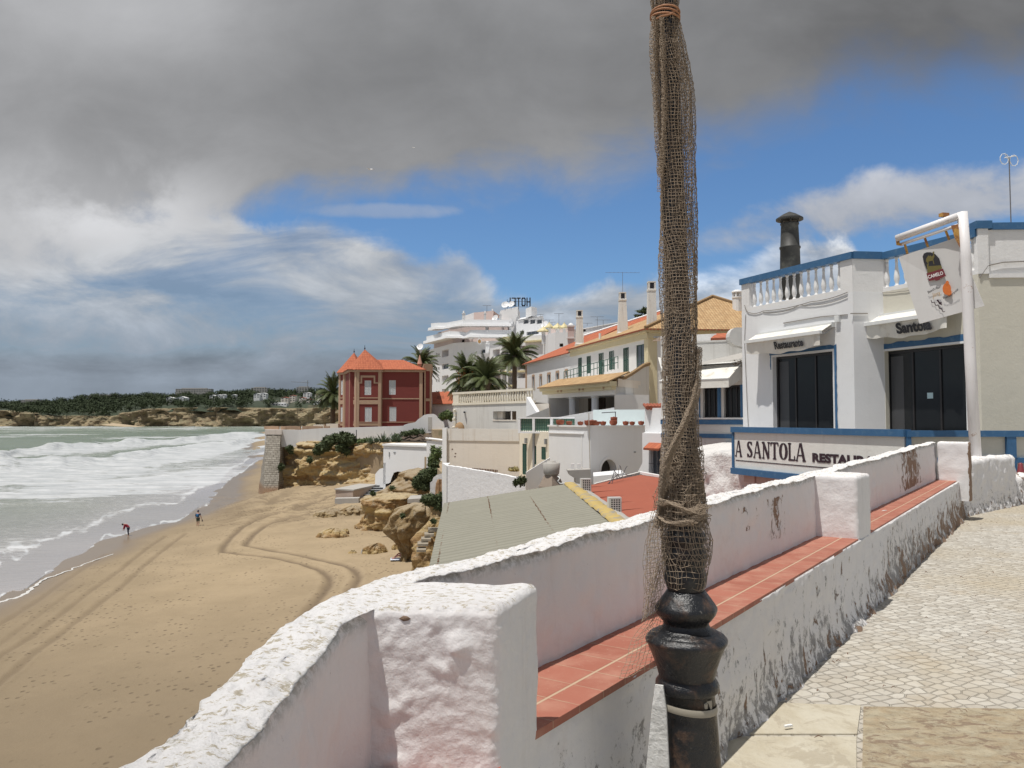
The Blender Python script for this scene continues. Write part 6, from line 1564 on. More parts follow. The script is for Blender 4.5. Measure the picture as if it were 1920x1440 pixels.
m = MB(); p3 = [(*XY(970, 158), ZV(596, 155)), (*XY(1019, 151.5), ZV(596, 155)), (*XY(1008, 160), ZV(590, 158)), (*XY(978, 164), ZV(591, 160))]; m.q(p3); m.q([p - Vector((0, 0, .2)) for p in map(Vector, p3[::-1])]); m.build('flat_roof', WHITEC, ut)
q2 = [XY(986, 158), XY(996.5, 155), XY(1007, 157), XY(1000, 165)]; w_ = walls(ut, q2, ZV(594, 156), ZV(576, 156), WHITEC, name='roof_cube')
q3 = [XY(938, 172), XY(971, 166), XY(975, 176), XY(945, 184)]; walls(ut, q3, 15, ZV(577.5, 168), WHITEF, name='lift_tower')
q4 = [XY(968, 163), XY(982, 160), XY(986, 168), XY(975, 172)]; walls(ut, q4, 15, ZV(600, 161), WHITEC, name='side_wing')
hs = thing('rooftop_sign', P(975, 575, 170), 'dark rooftop letters spelling HOTEL, seen from behind', 'sign')
HL = simple('dark_sign_letter', (.035, .04, .05), .5, .1); dS = 172
xr = P(994, 565, dS).x; xl = P(951, 565, dS).x; zb_, zt_ = ZV(573, dS), ZV(559, dS); wL = (xr - xl)
strokes = {'H': [((0, 0), (0, 1)), ((1, 0), (1, 1)), ((0, .5), (1, .5))], 'O': [((0, .12), (0, .88)), ((0, .88), (.2, 1)), ((.2, 1), (.8, 1)), ((.8, 1), (1, .88)), ((1, .88), (1, .12)), ((1, .12), (.8, 0)), ((.8, 0), (.2, 0)), ((.2, 0), (0, .12))], 'T': [((.5, 0), (.5, 1)), ((0, 1), (1, 1))], 'E': [((0, 0), (0, 1)), ((0, 1), (1, 1)), ((0, .5), (.8, .5)), ((0, 0), (1, 0))], 'L': [((0, 0), (0, 1)), ((0, 0), (1, 0))]}
for i, chh in enumerate('HOTEL'):
 m = MB(); lw = wL * .13; x0 = xr - wL * (.005 + i * .216)
 for (a, b) in strokes[chh]:
  p = Vector((x0 - a[0] * lw, dS, lerp(zb_, zt_, a[1]))); q_ = Vector((x0 - b[0] * lw, dS, lerp(zb_, zt_, b[1]))); dd_ = (q_ - p).normalized(); e = Vector((dd_.z, 0, -dd_.x)) * .13
  p -= dd_ * .13; q_ += dd_ * .13; m.obox(p - e, e * 2, (0, .15, 0), q_ - p)
 m.build('letter', HL, hs)
m = MB(); z_ = zb_ - .25
for x in (xl, (xl + xr) / 2, xr): m.tube([(x, dS + .3, ZV(590, dS)), (x, dS + .3, zt_ - .2)], .06, 4)
m.tube([(xl, dS + .25, z_), (xr, dS + .25, z_)], .05, 4); m.tube([(xl, dS + .25, z_ + 1.2), (xr, dS + .25, z_ + 1.2)], .05, 4); m.build('sign_frame', IRON, hs)
dish(947, 571, 166, 'white dish at the end of the rooftop letters, further left of the two', .8, .2); dish(958.5, 570, 165.5, 'white dish in front of the last rooftop letter', .72, .5)
dish(1021, 608, 150, 'upright white dish at the edge of the stepped flats', .75, 1.1)
wb = thing('white_flats_with_yellow_caps', P(1045, 640, 135), 'white terrace flats topped with little yellow chimney caps', 'flats')
q = [XY(1018, 141), XY(1028, 134), XY(1041, 132), XY(1075, 131), XY(1100, 150), XY(1040, 156)]; fa, fb_ = Fac(q[1], q[2]), Fac(q[2], q[3])
walls(wb, q, 12, ZV(626, 134), WHITEC, {2: [fb_.rect(1049, 1056, 644, 650)]}, depth=.3); walls(wb, [XY(1022, 146), XY(1070, 140), XY(1085, 150), XY(1040, 156)], 15, ZV(613, 142), PINKF, name='set_back_storey')
for u, v in ((1019, 622), (1030, 614.5), (1045.5, 616), (1058, 615)):
 m = MB(); c = P(u, v, 138); w = 1.15 if u in (1019, 1045.5) else .8; m.box((c.x, 138, c.z - 1.1), (w * .55, w * .55, 2.2)); m2 = MB(); m2.lathe([(w, 0), (w, .12), (w * .2, .75), (.05, 1.0)], (c.x, 138, c.z), 4); s_ = m.build('cap_stack', WHITEC, wb); m2.build('yellow_cap', YELP, s_)
o = stack(1065.5, 1077, 612, 662, 108, None, PINKF, 'pink_chimney', False); tag(o, 'square pink chimney tower at the end of the red tiled roof', 'chimney')
m = MB(); c = XY(1071, 108.4); m.box((*c, ZV(634, 108)), (1.1, 1.1, .12)); m.box((*c, ZV(611, 108)), (1.05, 1.05, .2)); m.lathe([(.4, .1), (.3, .3), (.05, .45)], (*c, ZV(611, 108)), 8); m.build('moulding', WHITE, o)
fw = thing('distant_flat_roof', P(1120, 625, 150), 'long white flat-topped building far behind the villa roof', 'building')
q = [XY(1085, 152), XY(1165, 140), XY(1260, 150), XY(1180, 170)]; walls(fw, q, 15, ZV(611, 145), WHITEF, {0: [Fac(q[0], q[1]).rect(1088, 1098, 616, 622)]})
band(fw, q, ZV(611, 145), ZV(609.5, 145), .2, WHITEC)
for i, (u, vb, vt, d, w) in enumerate(((1048, 616, 588, 136, .8), (968, 580, 560, 172, .9), (1101, 611, 606, 140, .9), (1120, 612, 594, 140, 1.2), (1131, 612, 600, 140, 1.4), (1013, 596, 590, 155, .6), (913, 586, 573, 176, .9), (1030, 612, 600, 140, .8), (1035, 612, 604, 140, .6))):
 antenna(u, vb, vt, d, ['aerial on a tall mast above the yellow-capped flats', 'aerial beside the rooftop letters', 'short aerial at the start of the long flat roof', 'aerial on the middle of the long flat roof', 'wide aerial near the stained chimney of the villa', 'short aerial on the roof of the strip-window flats', 'aerial over the pink penthouse of the hotel', 'aerial beside the upright dish', 'small low aerial just beyond the upright dish'][i], 'yagi', w)
# palms
def palm(name, base, H, crown_r, label, nf=64, lean=(0, 0), r0=.32, r1=.22, seed=0, skirt=True, parts_group='palms among the houses'):
 rnd = random.Random(seed); t = thing('palm_tree', base, label, 'palm', parts_group); B = Vector(base)
 top = B + Vector((lean[0], lean[1], H)); m = MB(); n = 16; pts = []; rad = []
 for k in range(n + 1):
  f = k / n; pts.append(B + Vector((lean[0] * f * f, lean[1] * f * f, H * f))); rad.append(lerp(r0, r1, f ** .6) * (1 + .08 * (k % 2)) * (1.0 if f < .86 else 1 + (f - .86) * 5.5))
 m.tube(pts, rad, 10); m.build('trunk', BARK, t)
 m = MB()
 for i in range(nf):
  az = rnd.random() * 6.283; el = R(rnd.uniform(-48, 84)) if skirt else R(rnd.uniform(-25, 85)); L = crown_r * rnd.uniform(.85, 1.12); seg = 9
  d = Vector((math.cos(az) * math.cos(el), math.sin(az) * math.cos(el), math.sin(el))); p = top + d * .15; spine = [p.copy()]; droop = .17 * (1 if el > 0 else .6)
  for k in range(seg):
   p = p + d * (L / seg); d = (d + Vector((0, 0, -droop * (.5 + k * .16)))).normalized(); spine.append(p.copy())
  side0 = Vector((-math.sin(az), math.cos(az), 0)); tw = rnd.uniform(-.5, .5)
  m.tube(spine, [.035 * (1 - k / (seg + 1)) + .006 for k in range(seg + 1)], 3, cap=False)
  for k in range(seg * 4):
   f = (k + 1) / (seg * 4); x = f * seg; j = min(seg - 1, int(x)); q = spine[j].lerp(spine[j + 1], x - j); tt = (spine[j + 1] - spine[j]).normalized(); up = side0.cross(tt).normalized()
   ll = crown_r * .20 * math.sin(math.pi * min(1, .12 + f * .88)) ** .7 + .05; wd = .030 * crown_r / 2.4
   for s in (-1, 1):
    v = (side0 * s * .85 + tt * .75 + up * (.25 + tw * s * .4)).normalized() * ll + Vector((0, 0, -ll * .25)); w_ = tt * wd
    m.q([q - w_, q + w_, q + v * .6 + w_ * .8, q + v])
 m.build('crown', PALML, t); return t
def gz(x, y): return 10.6
palm('', (P(965, 760, 110).x, 112, 9.0), ZV(668, 112) - 9.0, 3.8, 'tallest palm with bare trunk, standing before the yellow-banded flats', 70, (0, 0), .38, .30, 5, False)
palm('', (XY(878, 100)[0], 100, 9.0), ZV(708, 100) - 9.0, 3.5, 'squat bushy palm with orange fruit stalks, closer to the red villa of the pair', 90, (-.2, 0), .5, .42, 6)
palm('', (XY(912, 97)[0], 97, 9.0), ZV(712, 97) - 9.0, 3.2, 'squat bushy palm standing against its twin, nearer the tall palm', 90, (0, 0), .5, .42, 7)
palm('', (XY(790, 138)[0], 138, 10.0), ZV(686, 138) - 10.0, 3.6, 'palm rising behind the roof corner of the red villa', 80, (0, 0), .45, .36, 8)
palm('', (XY(624, 133)[0], 133, 8.0), ZV(738, 133) - 8.0, 3.5, 'olive palm on the seaward side of the red villa', 80, (0, 0), .45, .36, 9)
m = MB(); c = Vector((XY(871, 98)[0], 99, ZV(700, 99)))
rnd = random.Random(2)
for k in range(60): d = Vector((rnd.uniform(-1.1, 1.1), rnd.uniform(-.9, .2), rnd.uniform(-1.3, .6))); m.box(c + d, (.10, .10, .25))
o = m.build('fruit_stalk', simple('orange_fruit_stalk', (.32, .15, .04), .8, .3)); tag(o, 'orange fruit stalks hanging in the bushy palm', 'fruit', kind='stuff')
# long villa with chimneys
V0, V1 = (11.3, 66.0), (11.3 - .256 * 19.3, 85.3); V2 = (11.3 - .256 * 37.2, 103.2); V3 = (25.5, 67.5); fv = Fac(V1, V0); fw2 = Fac(V2, V1)
vi = thing('long_villa', (9, 75, 10), 'long white villa with tan tile roof, tall stained chimneys and dark green shutters', 'villa')
zv = 12 + 169 / 1500 * 66; zv0 = zv - .75
hs_ = [fv.rect(u0, u1, vt, vb) for u0, u1, vt, vb in ((1084, 1091, 671, 708), (1100, 1108, 667.5, 700), (1122.5, 1132, 662, 704), (1142, 1151.5, 658, 693), (1168.5, 1179, 652, 698), (1192.5, 1208, 646, 689))]
m = MB(); m.wall(V1, V0, 8, zv, hs_, .14); m.wall(V0, V3, 8, zv); m.wall((10, 90), V1, 8, zv); m.build('wall', WHITE, vi)
for i, r in enumerate(hs_):
 if i < 5: shutter(fv, r, vi, GREEN, 2, .0)
 else: window(fv, r, vi, .12, GREEN, GLASSF, .06, 1, 1)
m = MB(); fv.box(m, -.1, fv.L + .1, zv0, zv - .25, 0, .16); fv.box(m, -.1, fv.L + .25, zv - .25, zv, 0, .34)
fr2 = Fac(V0, V3); fr2.box(m, .0, fr2.L, zv0, zv - .25, 0, .16); fr2.box(m, -.3, fr2.L, zv - .25, zv, 0, .34); m.build('cornice', YELLOW, vi)
m = MB(); fv.box(m, fv.L - .75, fv.L + .0, 8, zv0, .0, .07); fr2.box(m, -.07, .7, 8, zv0, .003, .07); m.build('corner_pilaster', YELLOW, vi)
rp = [fv.pt(-.2, 0, .5), fv.pt(fv.L + .5, 0, .5), Vector((26.0, 67.0, 0)), Vector((22, 84, 0))]
rg0, rg1 = Vector((16.7, 78, 23.1)), Vector((18.15, 72, 23.05))
m = MB(); e = [Vector((p.x, p.y, zv + .02)) for p in rp]; slope(m, e[0], e[1], rg1, rg0, .1); slope(m, e[1], e[2], rg1, None, .1); slope(m, e[2], e[3], rg0, rg1, .1); slope(m, e[3], e[0], rg0, None, .1); m.build('roof', TANT, vi)
m = MB()
for q in (e[1], e[2]): m.tube([q + Vector((0, 0, .08)), rg1 + Vector((0, 0, .08))], .15, 6)
m.build('hip_ridge', TANT, vi)
c = P(1382, 560, 70); m = MB(); m.lathe([(.44, -3), (.41, .1), (.46, .14), (.46, .25)], (c.x, 70, c.z - .1), 12)
for k in range(6): a = k * 1.047; m.box((c.x + .34 * math.cos(a), 70 + .34 * math.sin(a), c.z + .35), (.14, .14, .42), a)
m.lathe([(.48, 0), (.46, .1), (.17, .24)], (c.x, 70, c.z + .54), 12); m.build('round_chimney', WHITE, vi)
m = MB()
for e0, e1 in ((e[0], e[1]), (e[1], e[2])):
 n_ = int((e1 - e0).length / .3)
 for k in range(n_): c = e0.lerp(e1, (k + .5) / n_); m.box((c.x, c.y, c.z - .06), (.15, .15, .12))
m.build('eave_tiles', TERRA, vi)
def villa_chimney(u0, u1, vt, vb, d, parent, taper=.30):
 b0, b1 = P(u0, vb, d), P(u1, vb, d); w = b1.x - b0.x; zt_ = ZV(vt, d); zb = b0.z; cx = (b0.x + b1.x) / 2; cy = d + w / 2; m = MB()
 def sq(r, z): return [(cx - r, cy - r, z), (cx + r, cy - r, z), (cx + r, cy + r, z), (cx - r, cy + r, z)]
 r0 = w / 2; r1 = r0 * (1 - taper); H = zt_ - zb
 lv = [(r0 * 1.18, zb - .6), (r0 * 1.18, zb + .25), (r0, zb + .35), (r1, zt_ - .85), (r1 * 1.12, zt_ - .80), (r1 * 1.12, zt_ - .68), (r1, zt_ - .64)]
 m.grid([sq(r, z) for r, z in lv], closed=True); m.q(sq(*lv[-1]))
 for dx in (-1, 1):
  for dy in (-1, 1): m.box((cx + dx * r1 * .78, cy + dy * r1 * .78, zt_ - .37), (r1 * .42, r1 * .42, .53))
 m.box((cx, cy, zt_ - .05), (r1 * 2.05, r1 * 2.05, .10)); m.box((cx, cy, zt_ - .37), (r1 * .5, r1 * .5, .5)); m.build('chimney', CHIMW, parent)
 m = MB(); m.box((cx, cy, zt_ - .37), (r1 * 1.3, r1 * 1.3, .5)); m.build('chimney_flue', IRON, parent)
villa_chimney(1215, 1232, 527, 615, 67, vi, .16); villa_chimney(1159.5, 1178, 547, 629, 75, vi, .30); villa_chimney(1080, 1094.5, 581, 649, 84.5, vi, .2)
m = MB(); c = P(1125, 640, 79); m.tube([c, c + Vector((0, 0, .8))], .12, 8); m.build('vent_pipe', WHITE, vi)
m = MB(); zw = zv - .35; hw = [fw2.rect(u0, u1, vt, vb) for u0, u1, vt, vb in ((998.5, 1002, 706, 731), (1012.5, 1016, 705, 730), (1027, 1032, 702, 724), (1043, 1048, 699, 716), (1060, 1064, 696, 708))]
m.wall(V2, V1, 8, zw, hw, .12); m.wall((V2[0] + 8, V2[1] + 5), V2, 8, zw); m.build('wing_wall', WHITE, vi)
for r in hw: window(fw2, r, vi, .1, SHUTW, GLASSF, .05, 0, 1)
m = MB()
for r in hw: fw2.box(m, r[0] - .14, r[0], r[2] - .1, r[3] + .2, 0, .05); fw2.box(m, r[1], r[1] + .14, r[2] - .1, r[3] + .2, 0, .05); fw2.box(m, r[0], r[1], r[3] + .0, r[3] + .25, 0, .06)
fw2.box(m, 0, .6, 8, zw, .0, .06); m.build('sandstone_surround', TRIM, vi)
m = MB(); fw2.box(m, -.1, fw2.L, zw - .10, zw, 0, .22); fw2.box(m, 0, fw2.L, ZV(713, 98) + 1.9, ZV(713, 98) + 2.0, 0, .05); m.build('wing_cornice', WHITE, vi)
m = MB(); a0 = fw2.pt(-.3, zw + .02, .4); a1 = fw2.pt(fw2.L, zw + .02, .4); r1_ = fw2.pt(fw2.L + .0, zw + 2.9, -5.5); r0_ = fw2.pt(7.0, zw + 2.9, -5.5); slope(m, a0, a1, r1_, r0_); b1_ = fw2.pt(-.3, zw + .02, -11); slope(m, b1_, a0, r0_); m.build('wing_roof', ORANGET, vi)
m = MB(); a0 = P(1092, 646, 90); a1 = P(1225, 610, 86); b0 = P(1095, 630, 94); b1 = P(1240, 583, 90); slope(m, a0, a1, b1, b0); m.build('rear_roof', ORANGET, vi)
m = MB(); m.tube([b0, b1], .16, 6); m.build('ridge_cap', WHITE, vi)
Q1, Q0 = (7.7, 60.0), (3.2, 71.6); fp = Fac(Q0, Q1)
m = MB(); rP = [fp.rect(1028.5, 1152, 742, 783)]; zA = ZV(739.5, 60); zB2 = zA + 1.35
op = (fp.a(1029), fp.L - .05, ZV(772, 60), zA); m.wall(Q0, Q1, 7, zA + .35, [(op[0], op[1], ZV(783, 70), zA, 3.0, True)], .3, bmi=1); m.build('porch_wall', [WHITE, CREAM2], vi)
m = MB()
for u in (1066.5, 1108.5):
 a = fp.a(u); m = MB(); m.lathe([(.30, 9.5), (.28, zA)], fp.pt(a, 0, -.35), 14)
 m.lathe([(.34, zA - .15), (.34, zA)], fp.pt(a, 0, -.35), 14, mi=0); m.build('porch_column', WHITEC, vi, True)
m = MB(); a0, a1 = fp.a(1072), fp.a(1101)
rows = [[fp.pt(lerp(a0, a1, k / 40), z, -1.6 + .12 * math.sin(k * 1.9)) for k in range(41)] for z in (9.8, zA - .1)]; m.grid(rows); m.build('dark_curtain', simple('brown_curtain', (.05, .035, .025), .9, .5, 8), vi)
m = MB(); fp.box(m, -.6, fp.L + .05, zA + .35, zA + .62, -.1, .28); fp.box(m, -.7, fp.L + .15, zA + .62, zA + .98, -.1, .48); m.build('porch_cornice', YELLOW, vi)
m = MB(); slope(m, fp.pt(-.8, zA + .98, .70), fp.pt(fp.L + .2, zA + .98, .70), fp.pt(fp.L + .2, zA + 1.75, -1.2), fp.pt(-.4, zA + 1.75, -1.2)); m.build('canopy_roof', TANT, vi)
m = MB()
for u in (1052, 1058, 1092, 1099, 1138): a = fp.a(u); m = MB(); fp.box(m, a, a + .15, zA + .45, zA + .7, .28, .38); m.build('bracket', TRIM, vi)
m = MB(); R0_, R1_ = fp.pt(fp.a(1040), 0, -.9), fv.pt(fv.a(1192), 0, 1.6); n_ = 16; zr0 = zA + 1.2; zr1 = ZV(689, 69)
prev = None
for k in range(n_ + 1):
 f = k / n_; p = R0_.lerp(R1_, f); z = lerp(ZV(717, R0_.y), zr1 - .05, f); m.tube([(p.x, p.y, z - .1), (p.x, p.y, z + .95)], .035, 4)
 if prev: 
  for h in (.95, .45): m.tube([(prev[0], prev[1], prev[2] + h), (p.x, p.y, z + h)], .035, 4)
 prev = (p.x, p.y, z)
m.build('balcony_railing', GREENR, vi)
m = MB(); m.wall(Q1, (11.25, 65.7), 7, ZV(718, 60)); 
top_ = [(1152, 715, 60), (1160, 713, 60.6), (1172, 709, 61.4), (1184, 702, 62.6), (1196, 694, 63.8), (1206, 687, 64.8), (1217, 683, 65.8)]
pts = [P(u, v, d) for u, v, d in top_]
for a, b in zip(pts[:-1], pts[1:]): m.q([(a.x, a.y, 7), (b.x, b.y, 7), b, a])
m.build('sweeping_wall', OLDW, vi)
m = MB(); m.tube([p + Vector((0, .1, .05)) for p in pts], .17, 6); m.build('wall_coping', TANT, vi)
m = MB(); m.prism([tuple(fp.pt(-.3, 0, -.3))[:2], tuple(fp.pt(fp.L, 0, -.3))[:2], (11.2, 65.8), (6.4, 85)], zA + .6, zA + 1.2); m.build('balcony_floor', CREAM2, vi)
m = MB(); q = P(1225, 633, 66); m.box((q.x + .3, 65.6, q.z), (.7, .12, .12)); m.build('wall_lamp', GREYM, vi)
antenna(1167.5, 548, 511, 75.3, 'large comb-shaped aerial on top of the middle stained chimney', 'yagi', 1.6)
m = MB(); leafcloud(m, [(*P(1207, 584, 110), 1.1, .7, .25), (*P(1212, 579, 110), .8, .5, .3), (*P(1197, 592, 110), .7, .5, .2), (*P(1216, 590, 110), .8, .6, .4)], 700, .28, 3); tr = thing('roof_side_tree', (P(1214, 600, 110).x, 110, 10), 'dark tree top poking above the roof beside the end chimney', 'tree'); m.build('crown', LEAF, tr)
m = MB(); m.tube([(P(1214, 600, 110).x, 110, 10), P(1213, 585, 110)], [.3, .1], 6); m.build('trunk', BARK, tr)
# terrace building with pots
pb = thing('terrace_house', (5, 48, 8), 'white flat-roofed house with arched doorway below a terrace lined with pots', 'house')
K0, K1, K2 = XY(1029, 50), XY(1107, 45.5), XY(1212, 48.5); g0, g1 = Fac(K0, K1), Fac(K1, K2); zk = ZV(801, 45.5)
arch = (g1.a(1124), g1.a(1157)); ax_ = (arch[0] + arch[1]) / 2; az0 = 8.0; azt = ZV(861, 46.5); rad = (arch[1] - arch[0]) / 2 * .86
m = MB(); m.wall(K0, K1, 6, zk); 
def archwall(m, f, z0, z1, cx, r, zs, depth, n=14):
 zc = zs - r; L = f.L
 m.q([f.pt(0, z0), f.pt(cx - r, z0), f.pt(cx - r, zc), f.pt(0, zc)]); m.q([f.pt(cx + r, z0), f.pt(L, z0), f.pt(L, zc), f.pt(cx + r, zc)])
 arc = [(cx - r * math.cos(k * math.pi / n), zc + r * math.sin(k * math.pi / n)) for k in range(n + 1)]
 m.q([f.pt(0, zc), f.pt(cx - r, zc), f.pt(cx - r, z1), f.pt(0, z1)]); m.q([f.pt(cx + r, zc), f.pt(L, zc), f.pt(L, z1), f.pt(cx + r, z1)])
 for (a, za), (b, zb) in zip(arc[:-1], arc[1:]): m.q([f.pt(a, za), f.pt(b, zb), f.pt(b, z1), f.pt(a, z1)]); m.q([f.pt(b, zb), f.pt(a, za), f.pt(a, za, -depth), f.pt(b, zb, -depth)])
 m.q([f.pt(cx - r, zc), f.pt(cx - r, z0), f.pt(cx - r, z0, -depth), f.pt(cx - r, zc, -depth)]); m.q([f.pt(cx + r, z0), f.pt(cx + r, zc), f.pt(cx + r, zc, -depth), f.pt(cx + r, z0, -depth)])
archwall(m, g1, 6, zk, ax_, rad, azt, .55); m.wall(K2, (9.5, 54), 6, zk); m.q([(*K0, zk), (*K1, zk), (*K2, zk), (9.5, 56, zk), (2.8, 56, zk)]); m.build('wall', WHITEC, pb)
m = MB(); zc = azt - rad; m.q([g1.pt(ax_ - rad, 6, -.5), g1.pt(ax_ + rad, 6, -.5), g1.pt(ax_ + rad, azt, -.5), g1.pt(ax_ - rad, azt, -.5)]); m.build('dark_doorway', simple('dark_interior', (.03, .028, .025), .9, .3, 3), pb)
m = MB(); r_ = rad; n = 14; f_ = g1; ri, ro = rad, rad + .16
for k in range(n):
 a, b = k * math.pi / n, (k + 1) * math.pi / n
 pts4 = [(ax_ - ri * math.cos(a), zc + ri * math.sin(a)), (ax_ - ri * math.cos(b), zc + ri * math.sin(b)), (ax_ - ro * math.cos(b), zc + ro * math.sin(b)), (ax_ - ro * math.cos(a), zc + ro * math.sin(a))]
 m.q([f_.pt(x, z, .03) for x, z in pts4][::-1]); m.q([f_.pt(pts4[3][0], pts4[3][1], .03), f_.pt(pts4[3][0], pts4[3][1], 0), f_.pt(pts4[2][0], pts4[2][1], 0), f_.pt(pts4[2][0], pts4[2][1], .03)])
m.build('arch_moulding', WHITE, pb)
m = MB(); g0.box(m, .05, g0.L * .86, zk - .42, zk - .36, 0, .06); g0.box(m, g0.L * .80, g0.L * .82, 6, zk - .42, 0, .03); g0.box(m, -.06, g0.L + .04, zk - .0, zk + .10, -.2, .07); g1.box(m, .0, g1.L, zk - .0, zk + .10, -.2, .07); m.build('moulding', WHITE, pb)
m = MB(); a_ = g1.a(1188); g1.box(m, a_, a_ + .16, ZV(849, 48), ZV(846, 48), 0, .03); m.build('wall_vent', GREYM, pb)
m = MB(); c0, c1 = XY(1140, 52), XY(1212, 52); zq0, zq1 = zk - .2, ZV(769, 52)
m.wall(XY(1112, 56), XY(1230, 54), zk - .2, ZV(768, 55)); m.build('pale_blue_wall', simple('pale_blue_wall_paint', (.60, .68, .68), .85, .05, 2), pb)
gl = thing('green_mesh_railing', P(1030, 800, 50.5), 'white posts and green mesh railing at the edge of the potted terrace', 'railing')
L0, L1 = XY(972, 52.5), XY(1078, 50.5); fgl = Fac(L0, L1); m = MB(); zr0 = ZV(808, 51.5); zr1 = ZV(785, 51.5)
for u in (974, 1001, 1034.5): a = fgl.a(u); fgl.box(m, a - .09, a + .09, zr0 - .1, zr1, -.12, .06)
fgl.box(m, 0, fgl.L, zr1, zr1 + .10, -.12, .07); fgl.box(m, 0, fgl.L, zr0 - .16, zr0 - .04, -.12, .07); m.build('frame', WHITEC, gl)
m = MB(); a = .1
while a < fgl.L - .05: fgl.box(m, a, a + .03, zr0 - .04, zr1, -.05, -.02); a += .16
z = zr0 + .1
while z < zr1: fgl.box(m, .05, fgl.L - .05, z, z + .025, -.045, -.025); z += .22
m.build('mesh', GREENR, gl); m = MB(); m.q([fgl.pt(.05, zr0, -.08), fgl.pt(fgl.L - .05, zr0, -.08), fgl.pt(fgl.L - .05, zr1, -.08), fgl.pt(.05, zr1, -.08)]); m.build('backing_sheet', simple('grey_green_sheet', (.20, .30, .22), .7, .3, 4), gl)
prof = [(.10, 0), (.17, .05), (.20, .14), (.185, .20), (.20, .23), (.17, .24), (.14, .20)]
plabels = ['round clay pot with a lump in it, first along the terrace edge', 'low clay pot before the green railing, second along the edge', 'clay pot standing a little apart, third along the edge', 'broad clay bowl at the front of the tight cluster', 'wide clay bowl with a spilling rim, in the tight cluster', 'small clay pot lying behind the cluster', 'clay pot at the end of the cluster', 'tall stacked clay pots, highest on the terrace edge', 'first of two low clay bowls beyond the stacked pots', 'second of two low clay bowls beyond the stacked pots', 'clay pot half hidden by the netted lamp post']
pot0 = None
for i, (u, w, h) in enumerate(((1048, 17, .9), (1065, 13, .8), (1086, 12, .9), (1105, 16, 1.0), (1113, 17, .9), (1126, 13, .7), (1132.5, 13, .75), (1152, 16, 1.1), (1175, 13, .8), (1187, 12, .8), (1204, 13, .9))):
 f_, a = (g0, g0.a(u)) if u < 1105 else (g1, g1.a(u)); p = f_.pt(a, zk + .10, -.08 if i not in (5,) else -.30); sc_ = w / 13.0
 if pot0 is None:
  pot0 = thing('clay_pot', p, plabels[0], 'pot', 'clay pots along the terrace edge'); m = MB(); m.lathe(prof, p, 16, cap=True); m.build('body', TERRA, pot0, True); m = MB(); m.lathe([(.165, .195), (.09, .235), (.02, .27)], p, 10); m.build('soil', WOODB, pot0); pot0.scale = (sc_,) * 3
 else: dup(pot0, p, i * 1.3, sc_ * (.95 + .1 * (h - .8)), plabels[i])
q = g1.pt(g1.a(1153), zk + .33, -.08); o = dup(pot0, q, 2, 1.05, 'clay pot balanced upon the highest pot of the terrace edge')
b = P(1107, 912, 40); t_ = P(1104, 775, 40); m = MB(); m.tube([b, t_], .022, 6); m.tube([t_ + Vector((-.12, 0, .02)), t_ + Vector((.12, 0, .02))], .02, 4)
o = m.build('mast', simple('bleached_pole', (.46, .42, .36), .7, .2, 6)); o.name = 'aerial_pole'; tag(o, 'slim bleached aerial pole standing against the white corner of the arched house', 'pole')
b = P(1150, 782, 54); m = MB(); m.tube([P(1128, 774, 54), P(1155, 772.5, 54)], .03, 5); m.tube([P(1154, 772, 54), P(1154, 790, 54)], .03, 5); o = m.build('clothes_line_pole', IRON); tag(o, 'thin dark clothes line pole above the potted terrace', 'pole')
gh = thing('green_shutter_house', (1, 55, 7), 'cream house front with three tall green shutters beneath the mesh railing', 'house')
G0_, G1_ = XY(974, 54), XY(1032, 50.5); fg = Fac(G0_, G1_); hg = [fg.rect(979.5, 987.5, 832, 890), fg.rect(1000.5, 1005.5, 836, 871), fg.rect(1015, 1023.5, 838, 862)]
zg = ZV(809, 52.5); m = MB(); m.wall(G0_, G1_, 6, zg, hg, .1); m.wall((.8, 60), G0_, 6, zg); m.q([(*G0_, zg), (*G1_, zg), (3.0, 56, zg), (1.2, 60, zg)]); m.build('wall', CREAMW, gh)
for r in hg: shutter(fg, r, gh, GREEN, 2, -.02)
m = MB()
for u in (987, 1024): a = fg.a(u); fg.box(m, a, a + .14, ZV(832, 52), ZV(822, 52), 0, .16)
fg.box(m, fg.a(1000), fg.a(1003), 6.5, zg, 0, .07); m.build('wall_lantern', GREYM, gh)
st_ = thing('stair_wall', P(1000, 890, 44), 'sloping white stair wall descending beside the arched house', 'wall')
m = MB(); A0, A1 = XY(986, 43.5), XY(1031, 46); z0_, z1_ = ZV(886, 43.5), ZV(858, 46); n = Vector((.05, -.3)); pts = [(*A0, 6), (*A1, 6), (A1[0], A1[1] + .3, 6), (A0[0], A0[1] + .3, 6), (*A0, z0_), (*A1, z1_), (A1[0], A1[1] + .3, z1_), (A0[0], A0[1] + .3, z0_)]; m.hexa(pts); m.build('wall', WHITE, st_)
